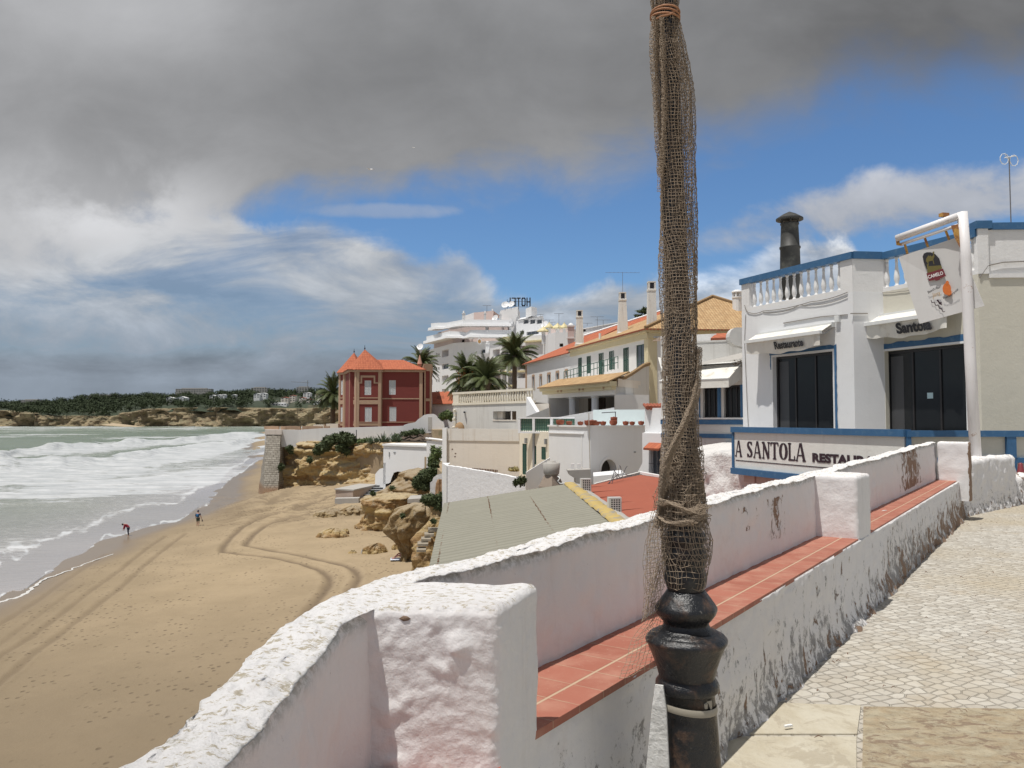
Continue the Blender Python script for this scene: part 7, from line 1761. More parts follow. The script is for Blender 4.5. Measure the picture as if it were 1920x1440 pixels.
# beige building with court, and balustrade house above
bg = thing('beige_court_building', (-4, 60, 7), 'large blank beige building with long stained parapet above a whitewashed court', 'building')
M0, M1 = XY(835, 60), XY(974, 57.5); fm = Fac(M0, M1); zm = ZV(804, 59); zmm = ZV(826.5, 59)
m = MB(); m.wall(M0, M1, 6, zmm); m.wall((M0[0] + .3, 70), M0, 6, zm); m.build('wall', CREAM2, bg)
m = MB(); fm.box(m, -.0, fm.L, zmm, zm, -.3, .06); m.build('parapet', plaster('stained_parapet_plaster', (.69, .665, .62), amount=.2, streak=.9, dirt=(.36, .25, .14)), bg)
m = MB(); m.prism([M0, M1, (M1[0] + .3, 70), (M0[0] + .3, 70)], zm - .6, zm - .5); m.build('flat_roof', CONC, bg)
m = MB(); e0, e1 = XY(829.5, 60.3), XY(837.5, 59.7); m.hexa([(*e0, 6), (*e1, 6), (e1[0], 61, 6), (e0[0], 61.2, 6), (*e0, ZV(803, 60)), (*e1, ZV(801, 60)), (e1[0], 61, ZV(801, 60)), (e0[0], 61.2, ZV(803, 60))]); m.build('corner_pier', WHITE, bg)
m = MB(); rnd = random.Random(8)
for u, v in ((957, 822), (847, 842), (853, 850), (852, 856), (934, 824)): a = fm.a(u); fm.box(m, a, a + .12, ZV(v + 2, 59), ZV(v, 59), 0, .01)
m.build('wall_stain_spots', WOODB, bg)
bh = thing('balustrade_house', (-2, 72, 9), 'pale house with a long sloping roof balustrade and wide open window', 'house')
O0, O1 = XY(850, 78), XY(1000, 68); fo = Fac(O0, O1); zo = ZV(760, 77); hO = fo.rect(924.5, 968, 771, 787); hO = hO + (2.0, False)
zz0, zz1 = ZV(759, 78), ZV(754, 68)
m = MB(); m.wall(O0, O1, 7, ZV(768, 72) , [hO], .4); m.wall((-6, 90), O0, 7, ZV(768, 72)); m.q([fo.pt(0, ZV(768, 72)), fo.pt(fo.L, ZV(768, 72)), fo.pt(fo.L, zz1), fo.pt(0, zz0)]); m.q([fo.pt(0, zz0), fo.pt(fo.L, zz1), (6, 82, zz1), (-6, 90, zz0)]); m.build('wall', OLDW, bh)
zr = lambda a, k: lerp(zz0 + (.14, 1.0, 1.2)[k], zz1 + (.14, 1.0, 1.2)[k], a / fo.L)
def sbox(m, a0, a1, k0, k1, o0, o1): m.hexa([fo.pt(a0, zr(a0, k0), o1), fo.pt(a1, zr(a1, k0), o1), fo.pt(a1, zr(a1, k0), o0), fo.pt(a0, zr(a0, k0), o0), fo.pt(a0, zr(a0, k1), o1), fo.pt(a1, zr(a1, k1), o1), fo.pt(a1, zr(a1, k1), o0), fo.pt(a0, zr(a0, k1), o0)])
m = MB(); sbox(m, -.1, fo.L, 1, 2, -.25, .08); m.hexa([fo.pt(-.1, zz0 - .05, .08), fo.pt(fo.L, zz1 - .05, .08), fo.pt(fo.L, zz1 - .05, -.25), fo.pt(-.1, zz0 - .05, -.25), fo.pt(-.1, zz0 + .14, .08), fo.pt(fo.L, zz1 + .14, .08), fo.pt(fo.L, zz1 + .14, -.25), fo.pt(-.1, zz0 + .14, -.25)])
m.build('balustrade_rail', CREAMW, bh)
p0_ = None
bp2 = [(.09, 0), (.07, .08), (.13, .3), (.09, .55), (.07, .75), (.10, .86)]
nB = 30
for k in range(nB):
 a = lerp(1.2, fo.L - .3, k / (nB - 1)); q = fo.pt(a, zr(a, 0), -.08)
 if p0_ is None: m = MB(); m.lathe(bp2, q, 8); b0_ = m.build('baluster', CREAMW, bh, True); p0_ = q
 else: dup_part(b0_, q - p0_)
m = MB(); sbox(m, .0, 1.0, 0, 1, -.2, .05); m.build('end_pier', CREAMW, bh)
m = MB(); fo.box(m, hO[0], hO[1], hO[2] - .10, hO[2], -.1, .05); a = fo.a(929); fo.box(m, hO[0] + .0, hO[0] + .8, hO[2] + .02, hO[3] - .02, -.8, -.5); m.build('sill', CREAM2, bh)
m = MB(); fo.box(m, hO[0] - .3, hO[1] + .3, hO[2], hO[3] - .3, -4.2, -4.0); m.build('inner_wall', WHITEC, bh)
m = MB(); fo.box(m, hO[0] + 1.0, hO[1] - .4, hO[2] + .1, hO[3] - .5, -3.0, -2.2); m.build('inner_counter', CREAM2, bh)
m = MB(); rows = [[fo.pt(fo.a(820 + du), z, .15 + .0 * du) for du in ()] for z in ()]
m = MB(); # ruined scroll at the left end
for k, (u, v, r) in enumerate(((852, 770, 3), (853, 778, 2.2), (851, 786, 3), (853, 794, 2.4), (851, 802, 3.2))): c = P(u, v, 77.5); m.lathe([(.02, -r / 19), (r / 19, -r / 30), (r / 19, r / 30), (.02, r / 19)], c, 8)
m.build('scroll_ornament', CREAMW, bh)
m = MB(); a0 = fo.a(857); c = P(862, 800, 76); m.lathe([(.45, -1.5), (.50, -.3), (.42, .1), (.25, .35), (.02, .45)], (c.x, 75.8, c.z), 12); o = m.build('rusty_tank', simple('brown_rust_patch', (.34, .22, .12), .9, .3, 3), bh, True)
m = MB(); c = P(871, 773, 76.4); m.tube([c, c + Vector((0, -.5, 0))], .09, 8); m.build('spout_pipe', IRON, bh)
m = MB(); b0, b1 = P(995, 744, 66), P(1007, 775, 63); m.hexa([(b0.x - .4, 66, b0.z - 3), (b1.x, 63, b1.z - .6), (b1.x + .3, 63.2, b1.z - .6), (b0.x, 66.2, b0.z - 3), (b0.x - .35, 66, b0.z), (b1.x, 63, b1.z), (b1.x + .3, 63.2, b1.z), (b0.x, 66.2, b0.z)]); m.build('sloping_buttress', WHITEC, bh)
m = MB(); q0 = [XY(1000, 66), XY(1029, 63), XY(1032, 70), XY(1003, 72)]; m.prism(q0, 8, ZV(757, 65)); m.build('stair_block', CREAM2, bh)
s0, s1 = XY(975, 60.5), XY(1030, 62); m = MB(); m.hexa([(s0[0], s0[1], 8), (s1[0], s1[1], 8), (s1[0], s1[1] + .5, 8), (s0[0], s0[1] + .5, 8), (s0[0], s0[1], ZV(786, 60.5)), (s1[0], s1[1], ZV(764, 62)), (s1[0], s1[1] + .5, ZV(764, 62)), (s0[0], s0[1] + .5, ZV(786, 60.5))]); m.build('sloping_wall', OLDW, bh)
s2 = XY(1152, 57); m = MB(); m.hexa([(s1[0], s1[1] - 1.2, 8), (s2[0], s2[1], 8), (s2[0], s2[1] + .4, 8), (s1[0], s1[1] - .8, 8), (s1[0], s1[1] - 1.2, ZV(785, 61)), (s2[0], s2[1], ZV(764, 57)), (s2[0], s2[1] + .4, ZV(764, 57)), (s1[0], s1[1] - .8, ZV(785, 61))]); m.build('ramp_wall', WHITEC, bh)
cw = thing('court_wall', P(900, 910, 46), 'flaking whitewashed wall with sloping top, enclosing the beige court', 'wall')
C0, C1, C2 = XY(837, 47), XY(985, 43), None; fc = Fac(C0, C1); n = 40; rows = [[], [], [], []]
for k in range(n + 1):
 a = fc.L * k / n; u = lerp(837, 985, k / n); v = np.interp(u, [837, 862, 900, 940, 985], [873, 876, 882, 889, 899]) + random.uniform(-.5, .5); d = fc.d(a); z = ZV(v, d)
 rows[0].append(fc.pt(a, 4.5)); rows[1].append(fc.pt(a, z, .0)); rows[2].append(fc.pt(a, z + .03, -.12)); rows[3].append(fc.pt(a, z, -.25))
flak = plaster('flaking_limewash', (.72, .72, .73), amount=.75, streak=.35, scale=1.6, dirt=(.27, .25, .25), bumpd=.008)
m = MB(); m.grid(rows); m.grid([[fc.pt(0, 4.5, -.25), fc.pt(0, 4.5)], [rows[3][0], rows[1][0]]]); m.build('wall', flak, cw)
m = MB(); p0_, p1_ = XY(829, 50), XY(838, 46.9); m.wall(p0_, p1_, 4, ZV(873, 47)); m.q([(*p0_, ZV(873, 47)), (*p1_, ZV(873, 47)), (*XY(845, 50), ZV(873, 47))]); m.build('end_pier', WHITE, cw)
pk = thing('picket_gate', P(910, 880, 50), 'small brown picket fence behind the court wall', 'fence'); f_ = Fac(XY(886, 52), XY(931, 50)); m = MB(); zt = ZV(879, 51)
k = 0
while k * .17 < f_.L: f_.box(m, k * .17, k * .17 + .09, zt - 1.1, zt, -.03, 0); k += 1
m.build('picket', WOODB, pk); m = MB(); f_.box(m, 0, f_.L, zt - .3, zt - .22, -.06, -.032); m.build('rail', WOODB, pk)
m = MB(); m.prism([XY(838, 58), XY(975, 56), XY(985, 44), XY(840, 48)], 6.2, 7.75); tag(m.build('court_floor', simple('ochre_court_floor', (.50, .36, .18), .9, .2, 2)), kind='structure')
lw = thing('small_white_house', P(760, 880, 103), 'small white house at the foot of the cliff garden with thin flat roof', 'house')
W0, W1 = P(718.6, 880, 104), P(802, 880, 98); W0, W1 = (W0.x, 104), (W1.x, 98); fl2 = Fac(W0, W1)
m = MB(); n = 24; bot = [];
for k in range(n + 1):
 u = lerp(718.6, 802, k / n); a = fl2.L * k / n; d = fl2.d(a); v = np.interp(u, [718, 732, 735.5, 738, 746, 780, 802], [905, 903, 893, 884, 881, 884, 888]); bot.append(fl2.pt(a, ZV(v + 3, d)))
for k in range(n): m.q([bot[k], bot[k + 1], (bot[k + 1].x, bot[k + 1].y, ZV(837, 101)), (bot[k].x, bot[k].y, ZV(837, 101))])
m.wall((W0[0] + 1.5, 112), W0, 2, ZV(837, 101)); m.wall(W0, fl2.pt(.5, 0)[:2], 2, ZV(870, 101)); m.build('wall', WHITEC, lw)
m = MB(); zt = ZV(837, 101); m.prism(offset_poly([W0, W1, (W1[0] + 1.5, 108), (W0[0] + 1.5, 112)], .15), zt, zt + .22); m.build('flat_roof', WHITEF, lw)
m = MB(); a = fl2.a(740.5); fl2.box(m, a - .2, a + .2, ZV(850.5, 101), ZV(848, 101), 0, .06); a = fl2.a(731); fl2.box(m, a - .06, a + .06, ZV(858, 101), ZV(849, 101), 0, .1); m.build('lamp', GREYM, lw)
m = MB(); a0, b0 = XY(704, 106), XY(719, 104.5); A_ = [Vector((lerp(a0[0], b0[0], t), lerp(a0[1], b0[1], t), z)) for t, z in ((0, 2.5), (1, 2.5), (1, ZV(878, 104)), (.6, ZV(880, 104)), (.3, ZV(885, 104)), (.02, ZV(891, 104)))]
B2 = [p + Vector((.3, 1.2, 0)) for p in A_]; m.q(A_); m.q(B2[::-1])
for i in range(len(A_)): j = (i + 1) % len(A_); m.q([A_[j], A_[i], B2[i], B2[j]])
m.build('stair_wall', WHITE, lw)
l2 = thing('white_shed', P(815, 850, 92), 'narrow flaking white shed behind tall weeds, between the cliff house and the beige building', 'shed')
m = MB(); q = [XY(800, 93), XY(832, 88), XY(838, 97), XY(805, 101)]; m.wall(q[0], q[1], 5, ZV(827, 90)); m.wall(q[3], q[0], 5, ZV(823, 93)); m.q([(*q[0], ZV(823, 93)), (*q[1], ZV(827, 90)), (*q[2], ZV(827, 90)), (*q[3], ZV(823, 93))]); m.build('wall', flak, l2)
m = MB(); f_ = Fac(q[0], q[1]); m.tube([f_.pt(0, ZV(822, 93), .05), f_.pt(f_.L, ZV(826, 88), .05)], .12, 6); m.build('gutter', WHITE, l2)
m = MB(); q = [XY(737, 113), XY(812, 108), XY(816, 116), XY(745, 122)]; zt = ZV(822, 110); m.prism(q, 7, zt - .3); m.build('base', simple('dark_netting_base', (.05, .045, .04), .9, .3), None).name = 'covered_pergola'
o = bpy.data.objects['covered_pergola']; tag(o, 'low pergola covered with brown netting above the small white house', 'pergola')
m = MB(); ar = [Vector((*q[0], zt - .3)), Vector((*q[1], zt - .3)), Vector((*q[2], zt + .3)), Vector((*q[3], zt + .3))]
rows = [[ar[0].lerp(ar[1], i / 12).lerp(ar[3].lerp(ar[2], i / 12), j / 6) + Vector((0, 0, .35 * math.sin(j / 6 * math.pi) + .15 * ((i * 7 + j * 3) % 3 - 1))) for i in range(13)] for j in range(7)]
m.grid(rows); m.build('netting', simple('brown_netting', (.105, .075, .055), .95, .3, 6), o)
# corrugated roof in the foreground
cr = thing('corrugated_roof_shed', (0, 28, 6), 'low shed with wide pale green corrugated sheet roof just below the promenade', 'shed')
def corrmat():
 m, t = newmat('green_corrugated_sheet'); uv = t.new('ShaderNodeUVMap').outputs[0]; u, v, _ = t.sep(uv); p = pos(t)
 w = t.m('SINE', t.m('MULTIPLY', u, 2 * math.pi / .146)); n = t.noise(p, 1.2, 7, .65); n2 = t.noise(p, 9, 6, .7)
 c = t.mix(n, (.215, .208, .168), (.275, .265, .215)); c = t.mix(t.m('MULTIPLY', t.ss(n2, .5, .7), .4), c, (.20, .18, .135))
 c = t.mix(t.m('MULTIPLY', t.ss(w, .2, -.9), .60), c, (.12, .12, .09))  # shade in the corrugation valleys put into the colour
 lp = t.m('ABSOLUTE', t.m('SUBTRACT', t.m('FRACT', t.m('DIVIDE', u, .44)), .5)); c = t.mix(t.m('MULTIPLY', t.ss(lp, .30, .48), .42), c, (.14, .135, .10))
 t.put(t.b.inputs['Base Color'], c); t.b.inputs['Roughness'].default_value = .8; t.put(t.b.inputs['Normal'], t.bump(n2, .004)); return m
CORR = corrmat()
RT = P(1061, 909, 34); RB = P(1142, 974, 22); LT = P(832, 944, 35.5); LB = P(807, 1052, 21.4)
RB = RT + (RB - RT) * 1.75; LB = LT + (LB - LT) * 1.55
m = MB(); nu = 640; rows = []; uvs = []; Lg = (RB - RT).length
for j in range(9):
 row = []; uvr = []
 for i in range(nu + 1):
  f = i / nu; g = j / 8; p = RT.lerp(RB, f).lerp(LT.lerp(LB, f), g); z = .030 * math.sin(2 * math.pi * f * Lg / .146) - .018 * (j % 2 == 0) * 0 + .012 * math.sin(f * 9 + g * 5)
  row.append((p.x, p.y, p.z + z)); uvr.append((f * Lg, g * 5))
 rows.append(row); uvs.append(uvr)
m.grid(rows[::-1], uvs=uvs[::-1]); m.build('sheet_roof', CORR, cr, True)
m = MB(); rnd = random.Random(3)
for g, jit in ((.055, .02), (.36, .01), (.66, .01)):      # rusty hook bolts along the purlins and laps
 k = 0
 g = {.055: .955, .36: .63, .66: .315}[g]
 while k < 190:
  f = (k + .5) / 230; p = RT.lerp(RB, f).lerp(LT.lerp(LB, f), g + rnd.uniform(-.002, .002)); m.box((p.x, p.y, p.z + .015), (rnd.uniform(.02, .045), rnd.uniform(.03, .05), .015), rnd.random()); k += rnd.choice((1, 2, 3)) if g > .9 else rnd.choice((1, 2, 2))
tag(m.build('rusty_bolts', simple('rust_stain', (.19, .10, .055), .9, .4), cr), kind='stuff')
m = MB(); n_ = 3
yy0, yy1 = RT + Vector((.05, 0, .10)), RB + Vector((.05, 0, .10)); dn = Vector((.30, .05, -.02))
rows = [[yy0.lerp(yy1, k / 60) + Vector((dx, 0, dz + .02 * math.sin(k * 1.7) + .015 * math.sin(k * .7))) for k in range(61)] for dx, dz in ((-.14, -.07), (-.10, .0), (.05, .015), (.26, .01), (.34, -.05))]
m.grid(rows); m.build('ridge_mortar', simple('ochre_mortar', (.46, .34, .12), .9, .2, 3, bumpd=.02, dirt=(.30, .27, .22), dscale=2.5, dthr=(.5, .6)), cr, True)
m = MB(); m.wall((LT.x + .3, LT.y), (LB.x + .3, LB.y), 2, LT.z - .3); m.q([(LB.x + .3, LB.y + .2, 2), (RB.x, RB.y + .2, 2), (RB.x, RB.y + .2, RB.z - .08), (LB.x + .3, LB.y + .2, LB.z - .08)]); m.wall((LT.x + .3, LT.y - .2), (RT.x, RT.y - .2), 6, LT.z - .3); m.wall((RT.x, RT.y), (LT.x + .3, LT.y), 6, LT.z - .1); m.q([(RT.x, RT.y, 6), (LT.x + .3, LT.y, 6), (LT.x + .3, LT.y, LT.z - .1), (RT.x, RT.y, RT.z - .1)]); m.build('wall', WHITE, cr)
m = MB(); m.wall((RB.x + .1, RB.y), (RT.x + .1, RT.y), 6, RT.z - .02); m.build('side_wall', OLDW, cr)
m = MB(); rows = [[yy0.lerp(yy1, k / 40) + Vector((dx, 0, dz + .03 * fbm((k * .5, dx * 5, 0), 2))) for k in range(41)] for dx, dz in ((.30, -.03), (.42, -.05), (.62, -.12))]; m.grid(rows); m.build('cement_shoulder', CONC, cr, True)
rr = thing('red_terrace_roof', (5, 27, 8), 'low flat terrace roof coated brick red with dark seams', 'roof')
z0r = 8.95; fR0, fR1 = P(1110, 914, 33), P(1206, 889, 36.5); fR2 = P(1250, 898, 37)
p = [Vector((RT.x + .6, 33.5, ZV(913, 33.5))), Vector((RB.x + .6, RB.y + 3, 9.05)), Vector((9.5, 19, 9.25)), Vector((9.5, 34, 9.4)), P(1250, 898, 35.5), P(1202, 890, 37.5)]
REDR = simple('brick_red_coating', (.32, .085, .045), .75, .10, 1.3, bumpd=.006, dirt=(.36, .16, .10), dscale=6, dthr=(.6, .75))
m = MB(); m.q([tuple(q) for q in (p[0], p[1], p[2], p[3], p[4], p[5])]); m.q([(q.x, q.y, q.z - .3) for q in (p[5], p[4], p[3], p[2], p[1], p[0])]); m.build('coating', REDR, rr)
m = MB(); n0 = Vector(((p[1] - p[0]).y, -(p[1] - p[0]).x, 0)).normalized()
for k in range(9):
 a = p[0].lerp(p[1], k / 9 + .03); b = Vector((a.x + 5.5, a.y - 1.2 + 2.4, 0)); f_ = min(1, max(0, (b.y - 19) / 15)); b.z = lerp(9.27, 9.41, f_)
 pts = [a.lerp(b, t / 8) for t in range(9)]; m.tube([Vector((q.x, q.y + .25 * math.sin(t / 8 * 3.1), q.z + .012)) for t, q in enumerate(pts)], .018, 4)
m.build('seam', simple('dark_seam', (.12, .035, .025), .8, .2), rr)
m = MB(); n_ = 34
for k in range(n_): q = P(1202, 889, 37.4).lerp(P(1246, 897, 35.7), k / n_); m.lathe([(.05, 0), (.05, .1), (.02, .13)], q, 6)
m.build('edge_tiles', WHITE, rr)
m = MB(); a, b = P(1115, 907, 34.2), P(1204, 884, 38); m.hexa([(a.x, a.y, 8), (b.x, b.y, 8), (b.x, b.y + .3, 8), (a.x, a.y + .3, 8), (a.x, a.y, a.z), (b.x, b.y, b.z), (b.x, b.y + .3, b.z), (a.x, a.y + .3, a.z)]); m.build('upstand', OLDW, rr)
m = MB()
for s_ in range(3):
 a = P(1135 + s_ * 6, 912 - s_, 34); b = P(1185 - s_ * 9, 893 - s_ * 1, 35.5); pts = [a.lerp(b, t / 12) + Vector((0, 0, (.25 + .12 * s_) * math.sin(t / 12 * math.pi * (1 + .5 * s_)) ** 2 + .05)) for t in range(13)]; m.tube(pts, .014, 5)
o = m.build('cable', IRON); tag(o, 'tangle of black cable looping over the edge of the red roof', 'cable')
def ac(u, vt, vb, d, rz, label):
 c = P(u, vb, d); h = ZV(vt, d) - ZV(vb, d); w = h * .72; t = thing('air_conditioner', c, label, 'air conditioner', 'air conditioners on the roofs'); m = MB(); cs, sn = math.cos(rz), math.sin(rz); dp = h * .42
 m.box((c.x, c.y, c.z + h / 2), (w, dp, h), rz); m.build('casing', simple('ac_white_casing' if 'ac_white_casing' not in MATS else 'ac_casing_b', (.60, .60, .58), .5, .08, 4, dirt=(.35, .32, .27), dscale=4, dthr=(.58, .8)), t)
 m = MB(); fx = lambda x, z, o: (c.x + x * cs + (dp / 2 + o) * sn, c.y + x * sn - (dp / 2 + o) * cs, c.z + z)
 m.q([fx(-w * .36, h * .08, .006), fx(w * .40, h * .08, .006), fx(w * .40, h * .92, .006), fx(-w * .36, h * .92, .006)]); g = m.build('grille', DARKF, t)
 m = MB()
 for k in range(5): x = lerp(-w * .36, w * .40, k / 4); m.q([fx(x - .012, h * .07, .014), fx(x + .012, h * .07, .014), fx(x + .012, h * .93, .014), fx(x - .012, h * .93, .014)])
 for k in range(8): z = lerp(h * .08, h * .92, k / 7); m.q([fx(-w * .37, z - .010, .018), fx(w * .41, z - .010, .018), fx(w * .41, z + .010, .018), fx(-w * .37, z + .010, .018)])
 m.build('grille_bars', MATS['ac_white_casing'], g)
ac(1098, 897, 924, 31, .12, 'grey air conditioner at the top corner between green and red roofs'); ac(1152, 932, 966, 24, .12, 'white air conditioner nearer the parapet on the red roof edge')
cv = thing('concrete_vent', P(1033, 912, 35), 'squat concrete chimney with barrel top standing at the head of the green roof', 'chimney')
c = P(1034, 912, 35); s_ = 35 / F; m = MB(); m.lathe([(24 * s_, -.3), (24 * s_, 0), (15 * s_, 18 * s_), (13 * s_, 21 * s_)], c, 4, ax=None); m.build('base', plaster('brown_stained_concrete', (.30, .24, .19), amount=.5, streak=.8, scale=2, dirt=(.14, .10, .08)), cv)
m = MB(); m.lathe([(12 * s_, 21 * s_), (14.5 * s_, 24 * s_), (16.5 * s_, 43 * s_), (14 * s_, 44 * s_), (8 * s_, 45 * s_), (8 * s_, 47.5 * s_), (1 * s_, 48 * s_)], c, 20); m.build('barrel', CONC, cv, True)
m = MB(); m.tube([P(1046, 893, 34.3), P(1050, 897, 34.2), P(1046, 902, 34.2), P(1050, 907, 34.2), P(1060, 906, 34.2)], .03, 6); m.build('hose', SHUTW, cv)
hp = thing('concrete_hopper', P(1090, 905, 36), 'grey concrete hood with two stub pipes beside the arched house', 'hood')
d = 36.5; A_ = [Vector((*XY(u, d), ZV(v, d))) for u, v in ((1064, 882), (1068, 891), (1079, 898), (1079, 906), (1108, 912), (1107.5, 880))]; B2 = [q + Vector((0, 1.0, 0)) for q in A_]; m = MB(); m.q(A_); m.q(B2[::-1])
for i in range(len(A_)): j = (i + 1) % len(A_); m.q([A_[j], A_[i], B2[i], B2[j]])
m.build('hood', CONC, hp); m = MB()
for u in (1073.5, 1085.5): q = P(u, 880, d + .5); m.box((q.x, d + .5, q.z + .05), (.16, .16, .42))
m.build('stub_pipe', WHITE, hp)
wt = thing('white_stair_tower', (7.5, 39, 8), 'white stepped tower with clay tile cap and barred window, half behind the lamp post', 'tower')
q = [XY(1209, 40), XY(1250, 38.5), XY(1262, 42), XY(1222, 43)]; walls(wt, q, 8, ZV(765, 39.5), WHITEC)
q = [XY(1204, 38.8), XY(1262, 36.8), XY(1272, 40.5), XY(1214, 42)]; f_ = Fac(q[0], q[1]); zt = ZV(812, 38.5); hw_ = [f_.rect(1221, 1239, 842, 897)]; walls(wt, q, 8, zt, WHITEC, {0: hw_}, name='lower_stage', depth=.12)
window(f_, hw_[0], wt, .1, SHUTW, GLASSF, .06, 1); m = MB(); r = hw_[0]
for k in range(9): a = lerp(r[0] - .05, r[1] + .05, k / 8); m.tube([f_.pt(a, r[2] - .12, .08), f_.pt(a, r[3] + .05, .08)], .011, 5)
for z in (r[2] + .05, (r[2] + r[3]) / 2, r[3] - .05): m.tube([f_.pt(r[0] - .08, z, .08), f_.pt(r[1] + .08, z, .08)], .011, 5)
m.build('window_grille', IRON, wt)
m = MB(); slope(m, f_.pt(r[0] - .15, r[3] + .05, .35), f_.pt(r[1] + .3, r[3] + .05, .35), f_.pt(r[1] + .3, r[3] + .30, -.0), f_.pt(r[0] - .15, r[3] + .30, -.0)); m.build('window_hood', ORANGET, wt)
m = MB()
for k in range(6): c = P(1213 + k * 6.2, 764, 39.7); m.tube([c + Vector((0, -.25, -.02)), c + Vector((0, .8, .16))], [.11, .08], 8)
m.build('tile_cap', TERRA, wt)
m = MB(); m.hexa([(*XY(1196, 39.5), 8), (*XY(1205, 38.9), 8), (*XY(1206, 39.4), 8), (*XY(1197, 40), 8), (*XY(1196, 39.5), ZV(884, 39)), (*XY(1205, 38.9), ZV(866, 39)), (*XY(1206, 39.4), ZV(866, 39)), (*XY(1197, 40), ZV(884, 39))]); m.build('raking_wall', WHITEC, wt)
m = MB(); m.hexa([(*XY(1112, 42), 8), (*XY(1200, 42), 8), (*XY(1200, 45), 8), (*XY(1112, 45), 8), (*XY(1112, 42), ZV(893, 42)), (*XY(1165, 42), ZV(888, 42)), (*XY(1165, 45), ZV(888, 42)), (*XY(1112, 45), ZV(893, 42))]); o = m.build('low_yard_wall', WHITEC); tag(o, 'low bright yard wall before the arched doorway', 'wall')
# rocks on the beach
def prock(name, label, px_rows, d, ryk, mat, seed, amp=.35, **k):
 rg = []
 for v, u0, u1 in px_rows: a, b = P(u0, v, d), P(u1, v, d); rg.append((a.z, (a.x + b.x) / 2, d, (b.x - a.x) / 2, (b.x - a.x) / 2 * ryk))
 return rock(name, label, rg, mat, seed, amp, **k)
GR = 'weathered rocks at the foot of the town'
prock('boulder', 'broad layered ochre rock with flat grassy top, undercut at its foot', [(1006, 668, 770), (996, 668, 770), (984, 670, 770), (972, 680, 772), (958, 684, 774), (946, 680, 776), (935, 680, 780), (927, 694, 782)], 79, .9, ROCK, 2, .55, group=GR, n=110, rows=60)
prock('boulder', 'pale stony shelf climbing behind the layered rock towards the small white house', [(960, 690, 850), (935, 700, 850), (922, 706, 850), (910, 722, 850), (898, 738, 846), (886, 744, 838), (881, 748, 832)], 90, .8, ROCKG, 5, .7, group=GR, n=110, rows=50)
prock('boulder', 'big mushroom-shaped rock standing on a narrow foot beside the sunbather', [(1052, 750, 778), (1036, 751, 779), (1024, 746, 783), (1012, 737, 790), (1000, 730, 800), (985, 726, 812), (968, 729, 820), (955, 742, 822), (945, 760, 820)], 61, .85, ROCKG, 8, .28, group=GR, n=100, rows=60, fr=1.1)
prock('boulder', 'steep ochre rock right under the edge of the green roof, with worn steps', [(1100, 764, 860), (1060, 772, 860), (1035, 777, 860), (1012, 776, 860), (996, 790, 858), (982, 803, 856), (970, 818, 856)], 52, .7, ROCK, 12, .30, group=GR, n=100, rows=60, fr=1.1)
prock('boulder', 'brown rock mass under the bushes behind the worn steps', [(1010, 790, 880), (980, 800, 880), (960, 806, 880), (945, 800, 880), (932, 798, 878)], 57, .7, ROCKG, 14, .35, group=GR)
def srock(u0, u1, vt, vb, label, mat, seed, ryk=.6, amp=.22, name='boulder', grp='small rocks lying on the sand'):
 c = PB((u0 + u1) / 2, vb); d = c.y + (u1 - u0) / 2 / F * c.y * ryk * .7; zt = ZV(vt, d); a, b = XY(u0, d)[0], XY(u1, d)[0]; cx = (a + b) / 2; r = (b - a) / 2; z0 = c.z - .4; H = zt - c.z
 rg = [(z0, cx, d, r * 1.05, r * ryk), (c.z, cx, d, r, r * ryk), (c.z + H * .45, cx, d, r * .86, r * ryk * .85), (c.z + H * .8, cx + r * .05, d, r * .55, r * ryk * .6), (zt - .05, cx + r * .1, d, r * .3, r * ryk * .35)]
 return rock(name, label, rg, mat, seed, amp, group=grp, n=64, rows=26, fr=1.5)
srock(598, 655, 989, 1007, 'low greenish yellow rock hump on the sand, in line with the layered rock foot', ROCK, 31)
srock(640, 657, 990, 1001, 'knob of rock attached to the right of the low hump', ROCK, 32, .8, .15)
srock(686, 727, 1018, 1036, 'yellow pitted rock on the sand between the mushroom rock and the wheel tracks', ROCK, 33, .7)
srock(679, 688, 1026, 1036, 'small grey block leaning against the pitted yellow rock', CONC, 34, .8, .05)
srock(736, 752, 1019, 1030, 'little ochre rock tucked behind the foot of the mushroom rock', ROCK, 35, .8, .1)
srock(655, 672, 1031, 1036, 'nearly buried flat stone left of the pitted yellow rock', ROCK, 36, .8, .08)
srock(592, 645, 953, 970, 'flat pale rock ledge below the concrete platform', ROCKG, 37, .8, .3)
srock(635, 690, 947, 966, 'flat rock ledge joining the platform to the layered rock', ROCKG, 38, .8, .3)
m = MB(); A_ = [P(764, 936, 70), P(796, 934, 70), P(798, 927, 76), P(770, 929, 76)]; m.q(A_[::-1]); m.hexa([p - Vector((0, 0, .35)) for p in A_] + A_)
tag(m.build('concrete_slab', CONC), 'grey broken concrete slab lying on the rocks below the dark bush', 'slab')
st = thing('rock_steps', P(790, 1030, 49), 'worn stone steps cut down the ochre rock beside the green roof', 'steps')
for u0, u1, vt, d in ((801, 823, 992, 50), (794, 812, 1001, 49.4), (788, 806, 1010, 48.8), (781, 801, 1019, 48.2), (779, 797, 1030, 47.6)):
 m = MB(); a, b = P(u0, vt, d), P(u1, vt, d); m.box(((a.x + b.x) / 2, d + .55, a.z - .10), (b.x - a.x, 1.1, .14), .1); m.build('step', plaster('worn_step', (.30, .26, .20), amount=.5, streak=.4, scale=2, bumpd=.02) if 'worn_step' not in MATS else MATS['worn_step'], st)
rw = thing('ruined_wall', P(818, 925, 62), 'ruined stub of white wall with a rubble core above the bushes', 'wall')
d = 60; A_ = [Vector((*XY(u, d), ZV(v, d))) for u, v in ((807, 930), (807, 905), (811, 902), (813, 895), (820, 890), (832, 887), (836, 890), (836, 930))]; B2 = [q + Vector((.2, .8, 0)) for q in A_]; m = MB(); m.q(A_[::-1]); m.q(B2)
